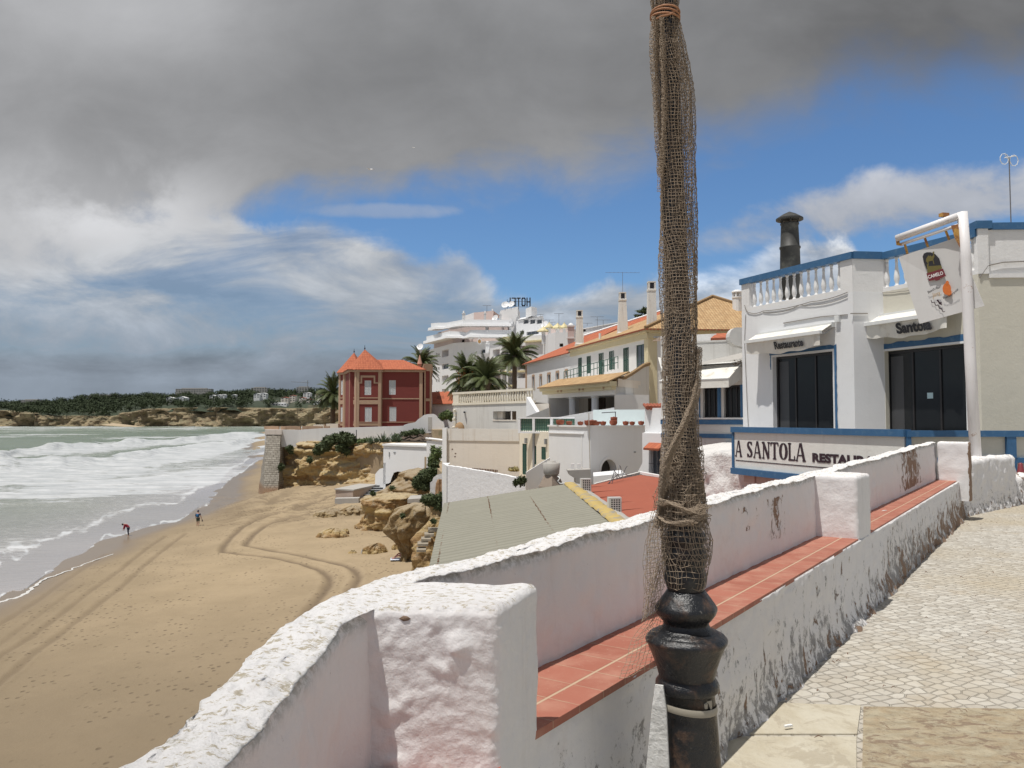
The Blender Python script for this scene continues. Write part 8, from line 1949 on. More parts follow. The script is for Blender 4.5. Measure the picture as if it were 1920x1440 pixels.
for i in range(len(A_)): j = (i + 1) % len(A_); m.q([A_[i], A_[j], B2[j], B2[i]])
m.build('wall', flak, rw); rock_o = prock('rubble_core', None, [(935, 815, 835), (915, 818, 834), (905, 818, 833), (899, 820, 830)], 59.7, .4, simple('rubble_brown', (.36, .22, .12), .9, .4, 3, bumpd=.05), 40, .08)
[rock_o.__delitem__(k_) for k_ in ('category', 'label') if k_ in rock_o]; rock_o.parent = rw; rock_o.location = rock_o.location - rw.location; del rock_o['_w']
prock('boulder', 'stony bank between the ruined white stub and the big dark bush', [(950, 790, 845), (930, 795, 845), (922, 800, 842)], 62, .6, ROCKG, 44, .3, group=GR)
pf = thing('beach_platform', PB(665, 938), 'low concrete platform with metal-edged steps on the sand', 'platform')
p0 = PB(629, 937); zt = ZV(916, p0.y); p1 = PB(668, 938); z0 = p0.z - .3; dd = p0.y
dk = [Vector((p0.x, dd, zt)), Vector((p1.x - .3, dd - 1.5, zt)), Vector((p1.x + 1.3, dd + 6.5, zt)), Vector((p0.x + 1.6, dd + 7.5, zt))]
m = MB(); m.hexa([Vector((q.x, q.y, z0)) for q in dk] + [q - Vector((0, 0, .16)) for q in dk]); m.build('plinth', plaster('stained_pinkish_concrete', (.42, .33, .27), amount=.4, streak=.7, scale=.8, dirt=(.26, .17, .11)), pf)
m = MB(); q2 = [q + Vector((-.1 if i in (0, 3) else .1, -.12 if i < 2 else .1, 0)) for i, q in enumerate(dk)]; m.hexa([q - Vector((0, 0, .16)) for q in q2] + q2); m.build('deck', CONC, pf)
for k in range(6):
 y1 = dd + 6.5 - k * .95; zk_ = zt - .04 - .21 * k; xa = p1.x - .25 + .10 * (6.5 - k); xb = p1.x + 5.2 - k * .35
 m = MB(); m.hexa([(xa, y1 - .95, z0), (xb, y1 - .95, z0), (xb + .2, y1, z0), (xa + .2, y1, z0), (xa, y1 - .95, zk_ - .07), (xb, y1 - .95, zk_ - .07), (xb + .2, y1, zk_ - .07), (xa + .2, y1, zk_ - .07)]); sp_ = m.build('step', DARKF, pf)
 m = MB(); m.hexa([(xa, y1 - 1.0, zk_ - .07), (xb, y1 - 1.0, zk_ - .07), (xb + .2, y1, zk_ - .07), (xa + .2, y1, zk_ - .07), (xa, y1 - 1.0, zk_), (xb, y1 - 1.0, zk_), (xb + .2, y1, zk_), (xa + .2, y1, zk_)]); m.build('metal_tread', GREYM, sp_)
m = MB(); m.hexa([Vector((p0.x + .4, dd - 2.2, z0)), Vector((p1.x + .6, dd - 2.6, z0)), Vector((p1.x + .6, dd - 1.6, z0)), Vector((p0.x + .4, dd - 1.2, z0)), Vector((p0.x + .4, dd - 2.2, z0 + .65)), Vector((p1.x + .6, dd - 2.6, z0 + .75)), Vector((p1.x + .6, dd - 1.6, z0 + .8)), Vector((p0.x + .4, dd - 1.2, z0 + .7))]); m.build('lower_ledge', CONC, pf)
# shrubs
def shrub(name, label, blobs, d, n, size, mat, cat='bush', group='shrubs on the cliff edge', seed=0, stems=5):
 """blobs: (u, v, ru, rv) in pixels at distance d"""
 bl_ = []
 for b in blobs: dd_ = b[4] if len(b) > 4 else d; c = P(b[0], b[1], dd_); bl_.append((c.x, c.y, c.z, b[2] / F * dd_, b[2] / F * dd_ * .8, b[3] / F * dd_))
 zmin = min(b[2] - b[5] for b in bl_); cx = sum(b[0] for b in bl_) / len(bl_)
 t = thing(name, (cx, bl_[0][1], zmin), label, cat, group); m = MB(); leafcloud(m, bl_, n, size, seed); m.build('foliage', mat, t)
 m = MB(); rnd = random.Random(seed)
 for b in bl_:
  for k in range(stems): m.tube([(b[0] + rnd.uniform(-.2, .2) * b[3], b[1], b[2] - b[5]), (b[0] + rnd.uniform(-.3, .3) * b[3], b[1], b[2]), (b[0] + rnd.uniform(-.7, .7) * b[3], b[1] + rnd.uniform(-.4, .4) * b[3], b[2] + b[5] * .6)], [size * .25, size * .18, size * .08], 4)
 m.build('stem', TWIG, t); return t
shrub('bush', 'large dark bush spilling over the rock face below the red villa', [(606, 838, 17, 12), (617, 828, 15, 14), (597, 846, 12, 8), (628, 822, 12, 11)], 111.5, 5200, .28, LEAF, seed=1)
shrub('bush', 'round dark bush hanging beside the iron post under the villa wall', [(645, 822, 16, 14), (656, 826, 13, 14), (640, 838, 12, 13), (650, 846, 9, 8)], 111, 4600, .28, LEAF, seed=2)
shrub('bush', 'small tuft growing out of the cliff next to the stone bastion', [(543, 840, 8, 7), (546, 848, 5, 5)], 113.5, 500, .22, LEAF, seed=3)
shrub('bush', 'small reddish tuft half way down the yellow cliff', [(581, 862, 7, 9)], 112.5, 380, .22, LEAF, seed=4)
shrub('bush', 'sparse tuft in the cleft at the foot of the bastion', [(527, 876, 6, 9)], 113, 350, .22, LEAF, seed=5)
shrub('bush', 'light green low bush right of the iron post', [(676, 828, 14, 7), (690, 826, 10, 6)], 111.5, 1300, .25, LEAFG, seed=6)
shrub('bush', 'dark garden shrubs before the curvy gate wall', [(762, 813, 14, 6), (780, 810, 14, 7), (745, 817, 10, 5)], 112.5, 1300, .25, LEAF, seed=7)
shrub('bush', 'bright green bush in the yard behind the curvy gate', [(838, 778, 13, 9), (830, 782, 8, 6), (846, 783, 8, 8)], 116.5, 1500, .26, LEAFG, seed=8)
shrub('bush', 'big dark bush between the small white house and the ruined stub', [(800, 893, 18, 16), (785, 905, 14, 14), (812, 884, 13, 14), (797, 912, 14, 9), (815, 872, 8, 10)], 76, 8500, .20, LEAF, seed=9)
shrub('bush', 'dark bush overhanging the rocks at the corner of the green roof', [(806, 937, 18, 12), (838, 932, 17, 16), (848, 922, 12, 12), (822, 948, 12, 9), (832, 952, 10, 8)], 50, 9500, .13, LEAF, seed=10)
shrub('bush', 'tiny tuft on top of the mushroom-shaped rock', [(755, 967, 4.5, 5)], 57.5, 260, .12, LEAF, seed=11)
shrub('bush', 'tiny tuft on the ochre rock above the worn steps', [(812, 977, 5, 4.5)], 49.2, 260, .12, LEAF, seed=12)
shrub('bush', 'tiny tuft at the edge of the layered rock near the platform', [(699, 925, 5, 5)], 73, 240, .16, LEAF, seed=13)
shrub('bush', 'second tiny tuft on the stony shelf, below the small white house', [(735, 915, 6, 3.5)], 80, 240, .16, LEAF, seed=14)
shrub('weed', 'tall thin weeds growing against the flaking white shed', [(815, 858, 9, 22), (808, 868, 7, 14), (822, 850, 6, 16), (812, 842, 5, 10)], 84, 1500, .22, LEAFG, 'weed', seed=15, stems=8)
shrub('weed', 'silvery weeds sprouting behind the flaking court wall by the stair', [(967, 905, 5, 9), (976, 902, 6, 12), (983, 900, 4, 12)], 42.6, 900, .09, LEAF, 'weed', seed=16)
shrub('weed', 'dry weeds in the corner of the beige court', [(963, 880, 12, 4)], 56, 500, .12, simple('dry_grass', (.30, .26, .12), .9, .3), 'weed', seed=17)
m = MB(); c = P(648, 833, 110.9); m.tube([(c.x + .1, 110.9, ZV(845, 110.9)), (c.x + .1, 110.9, ZV(806, 110.9))], .06, 5); o = m.build('post', IRON); o.name = 'iron_post'; o.location.x = XY(668.5, 110.9)[0]; tag(o, 'thin dark iron post standing at the cliff edge before the garden wall', 'post')
def agave(c, s, rz, n=26, seed=0):
 rnd = random.Random(seed); m = MB()
 for k in range(n):
  az = k * 2.4 + rz; el = R(lerp(12, 82, k / n)); L = s * rnd.uniform(.8, 1.1); d = Vector((math.cos(az) * math.cos(el), math.sin(az) * math.cos(el), math.sin(el))); sd = Vector((-math.sin(az), math.cos(az), 0)); C0 = Vector(c)
  p = [C0, C0 + d * L * .5 + Vector((0, 0, .04 * s)), C0 + d * L]
  w = [.06 * s, .075 * s, .004]
  for i in range(2): m.q([p[i] - sd * w[i], p[i] + sd * w[i], p[i + 1] + sd * w[i + 1], p[i + 1] - sd * w[i + 1]])
 return m
alab = ['agave nearest the iron post on the cliff garden', 'second agave along the cliff garden, low and wide', 'tall spiky agave in the middle of the cliff garden', 'agave just beside the tall spiky one', 'agave in front of the stepped garden wall', 'small agave before the brown netted pergola', 'agave leaning at the corner of the netted pergola']
for k, (u, v, s) in enumerate(((695, 833, 1.25), (706, 833, 1.3), (718, 833, 1.8), (727, 834, 1.2), (739, 832, 1.6), (748, 830, 1.1), (793, 815, 1.1))):
 c = P(u, v, 110.2); o = agave(c, s, k, seed=k).build('agave', AGAVE); tag(o, alab[k], 'agave', 'agaves in the cliff garden')
# far shore: wood and houses
WOODF = leafmat('far_wood_leaf', (.020, .034, .020), (.050, .066, .030), .9)
m = MB(); rnd = random.Random(5); bl_ = []
for k in range(2100):
 u = rnd.uniform(-500, 700) if rnd.random() < .85 else rnd.uniform(700, 1300); f = rnd.random() ** 1.15
 x, y, z = hill_z(u, f); g = noise.noise(Vector((u * .02, f * 4, 1)))
 if (g < -.42 and f < .85 and u > 420) or (470 < u < 720 and f < .7 and rnd.random() < .72): continue
 r = rnd.uniform(5, 9) * (1.25 if f > .8 else 1); bl_.append((x, y - 8, z + r * .5, r * 1.25, r, r * rnd.uniform(.7, 1.1)))
for u in range(-490, 640, 7):
 x, y, z = hill_z(u + rnd.uniform(-3, 3), 1); r = rnd.uniform(5, 10); bl_.append((x, y - 5, z + r * rnd.uniform(.2, .9), r * 1.3, r, r * .8))
for u0, u1, vv in ((415, 440, 733), (300, 345, 740), (455, 470, 736), (530, 540, 729), (585, 640, 731), (500, 560, 734), (70, 105, 752), (245, 280, 742)):
 for k in range(7):
  u = rnd.uniform(u0, u1); x, y, z = hill_z(u, .98); r = rnd.uniform(6, 9); zt = ZV(vv + rnd.uniform(-3, 4), y); bl_.append((x, y - 8, zt - r * .6, r * 1.3, r, r * .8)); bl_.append((x, y - 8, zt - r * 2, r, r, r))
leafcloud(m, bl_, len(bl_) * 66, 2.1, 4, .8)
o = m.build('distant_wood', WOODF, None, loc=(0, 1400, 0)); tag(o, 'dark wood covering the plateau across the bay', 'wood', kind='stuff')
FW = [(311, 323, 746, 758, .30, 'W', 'white villa half in trees, nearest the far beach side of the bay'), (330, 348, 746, 756, .30, 'W', 'second white villa beside it among the pines'),
      (392, 403, 742, 748, .45, 'W', 'small gabled white house on the wooded slope'), (404, 413, 741, 747, .45, 'W', 'white gable just past the small gabled house'), (414, 420, 740, 746, .46, 'W', 'narrow white gable at the end of the gabled row'),
      (433, 440, 740.5, 745, .5, 'W', 'lone tiny white house in the dark wood'), (475, 486, 739, 748, .45, 'W', 'white arched house below the far apartment block'), (487, 498, 738, 746, .47, 'W', 'white house with chimney below the far apartment block'),
      (328, 395, 729, 738, .96, 'G', 'long grey hotel on the skyline across the bay'), (470, 500, 727, 737, .97, 'G', 'grey apartment block on the skyline across the bay'), (164, 220, 741, 748, .97, 'G', 'low pale buildings on the skyline beyond the wooded hill'),
      (0, 32, 755, 761, .97, 'G', 'low grey building at the seaward end of the skyline'), (38, 74, 750, 758, .97, 'G', 'grey block above the far cliffs at the open-sea end'),
      (555, 580, 726, 742, .9, 'G', 'grey flats beneath the tower crane'), (505, 537, 756.5, 761, .12, 'W', 'long white wall at the top of the far cliffs'), (560, 572, 746, 762, .2, 'P', 'pinkish flats at the far cliff edge'),
      (573, 585, 749, 762, .2, 'P', 'second pinkish building at the far cliff edge'), (568, 581, 737, 746, .4, 'W', 'bright white house above the pinkish flats'), (586, 600, 754, 762, .12, 'W', 'white terraced houses above the far cliff'), (600, 612, 751, 762, .15, 'P', 'pale building beside the seaward palm of the red villa'),
      (526, 540, 746, 756, .3, 'P', 'sandy coloured house on the far slope'), (542, 553, 742, 754, .35, 'P', 'sandy gabled house uphill from the others'), (612, 626, 728, 742, .8, 'G', 'pale block on the far hilltop close to the seaward palm'), (590, 604, 740, 752, .4, 'P', 'beige house with red roof in the far trees')]
for i, (u0, u1, vt, vb, f, kd, lab) in enumerate(FW):
 x, d, z = hill_z((u0 + u1) / 2, f); d -= (55 if .28 < f < .9 else 14); a, b = XY(u0, d)[0], XY(u1, d)[0]; zt = ZV(vt, d); zb = ZV(vb, d) - 14
 mat = {'W': WHITEF, 'G': 'far_grey_building', 'P': CREAM2}[kd]
 if mat == 'far_grey_building': mat = MATS.get(mat) or simple('far_grey_building', (.34, .33, .31), .9, .12, .1)
 t = thing('distant_building', ((a + b) / 2, d, zb), lab, 'building', 'buildings across the bay'); f_ = Fac((a, d), (b, d)); W = b - a; nr = max(1, int((ZV(vt, d) - ZV(vb, d)) / 3.6)); hs = []
 nc = max(2, int(W / (5 if kd == 'G' else 4.5)))
 for r in range(nr):
  z1 = zt - 1.0 - r * 3.4
  for c in range(nc): cx = W * (c + .5) / nc; hs.append((cx - W / nc * .28, cx + W / nc * .28, z1 - 1.6, z1))
 q = [(a, d), (b, d), (b, d + 14), (a, d + 14)]
 walls(t, q, zb, zt, mat, {0: hs[:60]}, depth=.5)
 for h in hs[:60]: m = MB(); m.q([f_.pt(h[0], h[2], -.45), f_.pt(h[1], h[2], -.45), f_.pt(h[1], h[3], -.45), f_.pt(h[0], h[3], -.45)]); m.build('window', GLASSF, t)
 if kd in 'WP' and u1 - u0 < 20:
  m = MB(); rz = zt + W * .16; m.q([(a - .4, d - .4, zt), ((a + b) / 2, d - .4, rz), ((a + b) / 2, d + 14, rz), (a - .4, d + 14, zt)][::-1]); m.q([((a + b) / 2, d - .4, rz), (b + .4, d - .4, zt), (b + .4, d + 14, zt), ((a + b) / 2, d + 14, rz)][::-1]); m.q([(a, d - .02, zt), (b, d - .02, zt), ((a + b) / 2, d - .02, rz)]); m.build('roof', mat if kd == 'W' else TERRA, t)
 else: m = MB(); m.box(((a + b) / 2, d + 7, zt + .8), (W * .7, 8, 1.8)); m.build('roof', mat, t)
cr_ = thing('tower_crane', (XY(576, 1640)[0], 1640, 50), 'thin tower crane on the far skyline', 'crane'); d = 1640; s_ = d / F; cx = XY(576, d)[0]
m = MB(); m.tube([(cx, d, 40), (cx, d, ZV(713, d))], .9, 4); m.build('mast', GREYM, cr_); m = MB(); m.tube([(cx + 3 * s_, d, ZV(717.5, d)), (cx - 31 * s_, d, ZV(716, d))], .6, 4); m.tube([(cx, d, ZV(713, d)), (cx - 12 * s_, d, ZV(716.5, d))], .25, 3); m.build('jib', GREYM, cr_)
m = MB(); a, b, c = PZ(165, 801, .6), PZ(232, 801, .6), Vector((*XY(214, 1262), 9)); m.q([(a.x + 6, 1238, .3), (b.x - 14, 1238, .3), (*XY(212, 1262), 6), (*XY(190, 1262), 3)]); o = m.build('far_cove', simple('far_sand', (.38, .30, .20), .9, .1, .1)); tag(o, kind='structure')
# seagulls
def gull(u, v, d, s, rz, label):
 c = P(u, v, d); t = thing('seagull', c, label, 'seagull', 'gulls in flight'); m = MB(); m.tube([c + Vector((-.28 * s, 0, 0)), c + Vector((-.18 * s, 0, .03 * s)), c + Vector((.05 * s, 0, .03 * s)), c + Vector((.22 * s, 0, 0)), c + Vector((.34 * s, 0, -.01 * s))], [.02 * s, .06 * s, .085 * s, .05 * s, .02 * s], 8); m.build('body', DISHM, t, True)
 for sg in (-1, 1):
  m = MB(); pts = [(0, 0, .03), (-.05, .35, .16), (.08, .75, .10)]; P_ = [c + Vector((x * s, sg * y * s * .6 + sg * 0, z * s + .10 * y * s)) for x, y, z in pts]; w = [.15, .12, .02]
  P_ = [c + Vector((x * s + sg * y * s * .75, sg * y * s * .4, z * s)) for x, y, z in pts]
  for i in range(2): m.q([P_[i] + Vector((-w[i] * s, 0, 0)), P_[i] + Vector((w[i] * s, 0, 0)), P_[i + 1] + Vector((w[i + 1] * s, 0, 0)), P_[i + 1] + Vector((-w[i + 1] * s, 0, 0))])
  m.build('wing', SHUTW, t)
gull(694, 318, 120, 1.15, 0, 'gull gliding under the grey cloud above the red villa'); gull(775, 277, 220, 1.0, 0, 'tiny distant gull higher up against the grey cloud')
# people
def fig(name, vs, es, mat, parent, org, rz, sub=2):
 """skinned figure part; vs: (x, y, z, r[, ry])"""
 me = bpy.data.meshes.new(name); cs, sn = math.cos(rz), math.sin(rz)
 me.from_pydata([(v[0] * cs - v[1] * sn, v[0] * sn + v[1] * cs, v[2]) for v in vs], es, []); me.materials.append(mat)
 o = bpy.data.objects.new(name, me); C.objects.link(o); md = o.modifiers.new('Skin', 'SKIN')
 if not me.skin_vertices: me.skin_vertices.new()
 for i, v in enumerate(vs): me.skin_vertices[0].data[i].radius = (v[3], v[4] if len(v) > 4 else v[3]); me.skin_vertices[0].data[i].use_root = (i == 0)
 md.use_smooth_shade = True; s = o.modifiers.new('Sub', 'SUBSURF'); s.levels = sub; s.render_levels = sub
 o.parent = parent; o['_w'] = tuple(parent['_w']); return o
SKIN = simple('skin', (.42, .24, .17), .6, .05); SKINP = simple('sunburnt_skin', (.55, .26, .20), .6, .05)
HAIR = simple('dark_hair', (.03, .022, .018), .6, .2); REDJ = simple('crimson_jacket', (.28, .018, .04), .7, .2); NAVY = simple('navy_trousers', (.025, .03, .06), .8, .2); BLUEP = simple('blue_backpack', (.02, .12, .28), .6, .2); DTOP = simple('dark_blue_top', (.03, .045, .10), .8, .2); OLIVE = simple('olive_shorts', (.07, .085, .065), .85, .2); SWIM = simple('bright_blue_shorts', (.05, .12, .50), .7, .1); TOWEL = simple('pale_towel', (.60, .65, .75), .9, .05)
def head(parent, c, fwd, r=.10, cap=None):
 """face details on the head: nose, eyes, ears, hair"""
 c = Vector(c); f = Vector(fwd).normalized(); up = Vector((0, 0, 1)); up = (up - f * up.dot(f)).normalized(); sd = f.cross(up); m = MB()
 rows = []
 for i in range(9):
  ph = math.pi * i / 8; row = []
  for j in range(14):
   th = 2 * math.pi * j / 14; v = up * math.cos(ph) * 1.12 + (f * math.cos(th) + sd * math.sin(th)) * math.sin(ph)
   k = 1.06 if (v.dot(f) < .35 or v.dot(up) > .55) else .90; row.append(c + v * r * k + up * .012 - f * .010)
  rows.append(row)
 m.grid(rows[::-1], closed=True); m.build('hair', cap or HAIR, parent, True)
 m = MB()
 for s in (-1, 1): m.box(c + f * r * .93 + sd * s * .035 + up * .01, (.018, .012, .012))
 m.build('eye', HAIR, parent)
org = PB(238.5, 1006); pr = thing('person', org, 'person in crimson jacket and dark trousers bending down at the waterline', 'person')
z0 = 0
body = [(0.10, 0, .88, .12), (-.10, 0, 1.16, .13), (-.26, 0, 1.26, .10), (-.34, 0, 1.27, .05), (-.43, 0, 1.25, .085), (-.49, 0, 1.20, .075),
  (.08, .10, .84, .09), (.04, .11, .48, .06), (.09, .11, .10, .04), (-.03, .12, .04, .035), (.10, -.10, .84, .09), (.10, -.11, .47, .06), (.16, -.11, .10, .04), (.03, -.12, .04, .035),
  (-.24, .18, 1.20, .055), (-.27, .20, .93, .042), (-.33, .18, .68, .032), (-.35, .17, .60, .030), (-.24, -.18, 1.20, .055), (-.30, -.20, .94, .042), (-.36, -.17, .72, .032), (-.38, -.16, .64, .030)]
be = [(0, 1), (1, 2), (2, 3), (3, 4), (4, 5), (0, 6), (6, 7), (7, 8), (8, 9), (0, 10), (10, 11), (11, 12), (12, 13), (2, 14), (14, 15), (15, 16), (16, 17), (2, 18), (18, 19), (19, 20), (20, 21)]
fig('body', body, be, SKIN, pr, org, .25)
gw_ = lambda v, k: (v[0], v[1], v[2], v[3] * k + .008)
fig('jacket', [(.16, 0, .84, .145), (.10, 0, .92, .15), gw_(body[1], 1.18), gw_(body[2], 1.2), gw_(body[14], 1.2), gw_(body[15], 1.25), (body[16][0], body[16][1], body[16][2] + .05, .045), gw_(body[18], 1.2), gw_(body[19], 1.25), (body[20][0], body[20][1], body[20][2] + .05, .045)], [(0, 1), (1, 2), (2, 3), (3, 4), (4, 5), (5, 6), (3, 7), (7, 8), (8, 9)], REDJ, pr, org, .25)
fig('trousers', [(.12, 0, .86, .135), gw_(body[6], 1.12), gw_(body[7], 1.2), (body[8][0], body[8][1], .16, .055), gw_(body[10], 1.12), gw_(body[11], 1.2), (body[12][0], body[12][1], .16, .055)], [(0, 1), (1, 2), (2, 3), (0, 4), (4, 5), (5, 6)], NAVY, pr, org, .25)
def rot(v, rz, org): cs, sn = math.cos(rz), math.sin(rz); return Vector((org.x + v[0] * cs - v[1] * sn, org.y + v[0] * sn + v[1] * cs, org.z + v[2]))
head(pr, rot((-.46, 0, 1.235), .25, org), (-.9, -.2, -.5))
org = PB(371, 988); pw = thing('person', org, 'walker with blue backpack, olive shorts and bare legs on the wet sand', 'person')
rz = 0
body = [(0, 0, .95, .13, .10), (0, 0, 1.20, .135, .10), (0, 0, 1.42, .15, .10), (0, .02, 1.52, .055), (0, .03, 1.66, .095), (0, .03, 1.74, .085),
  (-.10, 0, .90, .095), (-.11, .06, .50, .062), (-.11, .0, .10, .042), (-.12, .12, .04, .038), (.10, 0, .90, .095), (.12, -.04, .50, .062), (.13, -.16, .12, .042), (.13, -.08, .04, .038),
  (-.20, 0, 1.42, .06), (-.27, .02, 1.14, .045), (-.25, .10, .90, .034), (-.24, .13, .82, .032), (.20, 0, 1.42, .06), (.30, 0, 1.14, .045), (.38, .02, .90, .034), (.40, .03, .82, .032)]
fig('body', body, be, SKIN, pw, org, rz)
fig('top', [(0, 0, .98, .14, .12), gw_(body[1], 1.12), gw_(body[2], 1.1), gw_(body[14], 1.15), gw_(body[15], 1.2), gw_(body[18], 1.15), (.27, 0, 1.26, .055)], [(0, 1), (1, 2), (2, 3), (3, 4), (2, 5), (5, 6)], DTOP, pw, org, rz)
fig('shorts', [(0, 0, .96, .15, .13), gw_(body[6], 1.15), (-.11, .05, .56, .085), gw_(body[10], 1.15), (.12, -.03, .56, .085)], [(0, 1), (1, 2), (0, 3), (3, 4)], OLIVE, pw, org, rz)
fig('backpack', [(0, -.17, 1.02, .13, .10), (0, -.19, 1.22, .16, .12), (0, -.17, 1.46, .12, .09)], [(0, 1), (1, 2)], BLUEP, pw, org, rz)
head(pw, rot((0, .03, 1.69), rz, org), (0.1, 1, 0), cap=simple('dark_cap', (.03, .03, .06), .8, .2))
m = MB(); q = rot((.42, .03, .80), rz, org); m.tube([q, q + Vector((.06, 0, -.22))], [.05, .07], 8); tag(m.build('carried_shoes', simple('dark_shoes', (.05, .03, .03), .8, .2)), 'pair of dark shoes carried by the walker with the backpack', 'shoes')
org = PB(757, 1048); sb = thing('person', org, 'sunbather in bright blue shorts lying with raised knees beside the mushroom rock', 'person')
rz = .12
body = [(0.15, 0, .14, .11, .10), (.42, 0, .15, .12, .11), (.66, 0, .17, .14, .11), (.80, 0, .19, .05), (.93, 0, .21, .09), (1.0, 0, .22, .08),
  (.02, .11, .18, .09), (-.38, .13, .42, .06), (-.72, .13, .10, .042), (-.84, .13, .07, .035), (.02, -.11, .16, .09), (-.42, -.14, .30, .06), (-.80, -.16, .08, .042), (-.92, -.16, .08, .035),
  (.66, .20, .17, .055), (.44, .30, .22, .042), (.22, .22, .30, .032), (.14, .18, .30, .03), (.66, -.20, .17, .055), (.50, -.34, .12, .042), (.70, -.46, .10, .032), (.78, -.46, .10, .03)]
fig('body', body, be, SKINP, sb, org, rz)
fig('shorts', [(.17, 0, .15, .13, .125), gw_(body[6], 1.15), (-.20, .12, .31, .085), gw_(body[10], 1.15), (-.22, -.125, .24, .085)], [(0, 1), (1, 2), (0, 3), (3, 4)], SWIM, sb, org, rz)
head(sb, rot((.96, 0, .22), rz, org), (.2, -.2, 1))
m = MB(); A_ = [rot(v, rz, org) for v in ((-1.0, -.55, .035), (1.15, -.55, .045), (1.15, .45, .045), (-1.0, .45, .035))]; m.hexa([p - Vector((0, 0, .03)) for p in A_] + A_); tag(m.build('beach_towel', TOWEL), 'pale blue towel spread under the sunbather', 'towel')
# fishing net wound round the post
NETM = simple('tan_nylon_twine', (.35, .275, .20), .75, .25, 3)
EDV = [-400, -20, 0, 25, 40, 104, 174, 243, 312, 382, 500, 619, 723, 792, 827, 862, 897, 931, 980, 1009, 1044, 1079, 1107]
EDL = [1216, 1218, 1218, 1222, 1222, 1222, 1227, 1230, 1231, 1232, 1233, 1241, 1241, 1243, 1241, 1239, 1236, 1235, 1236, 1238, 1240, 1243, 1248]
EDR = [1276, 1275, 1275, 1271, 1275, 1289, 1302, 1305, 1305, 1309, 1312, 1312, 1309, 1313, 1315, 1319, 1322, 1323, 1327, 1334, 1334, 1329, 1322]
def edges(v): return np.interp(v, EDV, EDL), np.interp(v, EDV, EDR)
strV = []; strF = []
def strands(Pn, r, closed):
 """turn a node grid (rows, cols, 3) into three-sided twine along both directions"""
 segs = []
 segs.append((Pn[:-1].reshape(-1, 3), Pn[1:].reshape(-1, 3)))
 if closed: segs.append((Pn.reshape(-1, 3), np.roll(Pn, -1, 1).reshape(-1, 3)))
 else: segs.append((Pn[:, :-1].reshape(-1, 3), Pn[:, 1:].reshape(-1, 3)))
 for A, B in segs:
  D = B - A; L = np.linalg.norm(D, axis=1, keepdims=True); D = D / np.maximum(L, 1e-9)
  ref = np.where(np.abs(D[:, 2:3]) > .8, [[1., 0, 0]], [[0, 0, 1.]]); U_ = np.cross(D, ref); U_ /= np.linalg.norm(U_, axis=1, keepdims=True) + 1e-9; V_ = np.cross(D, U_)
  ring = [U_ * math.cos(a) * r + V_ * math.sin(a) * r for a in (0, 2.094, 4.189)]
  pts = np.stack([A + ring[0], A + ring[1], A + ring[2], B + ring[0], B + ring[1], B + ring[2]], 1)
  n0 = sum(len(x) for x in strV); n = len(pts); base = n0 + np.arange(n)[:, None] * 6
  strV.append(pts.reshape(-1, 3))
  for f in ((0, 1, 4, 3), (1, 2, 5, 4), (2, 0, 3, 5)): strF.append(base + np.array(f)[None])
def axis_pt(u, v):
 cz = (720 - v) / F; cx = (u - 960) / F; yy = math.cos(TH) - math.sin(TH) * cz; zz = math.sin(TH) + math.cos(TH) * cz
 return cx / yy * LD_, CZ + zz / yy * LD_
def sleeve(v0, v1, step_px, ncol, k_r, folds, seed, r=.00098, twist=.6, jit=.0014, ph=0.0):
 vv = np.arange(v0, v1, step_px); th = np.arange(ncol) / ncol * 2 * np.pi; V2, T2 = np.meshgrid(vv, th, indexing='ij')
 Lx, Rx = edges(V2); T = T2 + twist * (V2 / 500.0) + .35 * vn3(V2 * .012, T2 * 0, seed) + ph
 dip = 0
 for amp, n, s in folds: dip = dip + amp * (.5 + .5 * np.sin(n * T2 + s + .8 * vn3(V2 * .006, T2 * 0, seed + n)))
 T = T + .5 / max(1, folds[0][1]) * np.sin(folds[0][1] * T2 + V2 * .004)
 rr = k_r * (1 - dip); uc = (Lx + Rx) / 2; hw = (Rx - Lx) / 2
 X, Z = axis_pt(uc + hw * rr * np.cos(T), V2 + 2.5 * vn3(T2 * 2.2, V2 * .02, seed + 2)); Y = LD_ + hw * PX * rr * np.sin(T)
 rs = np.random.RandomState(seed); Pn = np.stack([X, Y, Z], -1) + rs.randn(*X.shape, 3) * jit
 strands(Pn, r, True)
sleeve(28, 990, 6.2, 50, 1.0, [(.20, 3, 0), (.07, 7, 1)], 1, twist=.9)
sleeve(28, 960, 6.6, 44, .86, [(.26, 3, 2), (.06, 11, 1)], 2, twist=-.5, ph=1)
sleeve(-400, 24, 6.2, 46, 1.0, [(.14, 5, 0), (.06, 9, 1)], 4); sleeve(-400, 24, 6.6, 40, .85, [(.16, 4, 0)], 5)
sleeve(820, 980, 6.5, 40, 1.03, [(.24, 6, 0), (.10, 13, 1)], 6, jit=.003, twist=2.0); sleeve(850, 985, 8, 34, .95, [(.22, 5, 1)], 7, jit=.004, twist=-2.0)
sleeve(925, 1108, 10.8, 34, 1.0, [(.06, 5, 0), (.03, 9, 1)], 8, r=.00105, twist=.1, jit=.0018)
sleeve(925, 1060, 10.8, 26, .97, [(.10, 3, 0)], 9, r=.00100, twist=.25, jit=.002, ph=.4)
def sheet(fn, nb, na, r=.001, jit=.0015, seed=0):
 A, B = np.meshgrid(np.linspace(0, 1, na), np.linspace(0, 1, nb)); u, v, dd = fn(A, B); x, z = axis_pt(u, v); x = x * (LD_ + dd) / LD_; z = CZ + (z - CZ) * (LD_ + dd) / LD_
 rs = np.random.RandomState(seed); Pn = np.stack([x, LD_ + dd, z], -1) + rs.randn(*x.shape, 3) * jit; strands(Pn, r, False)
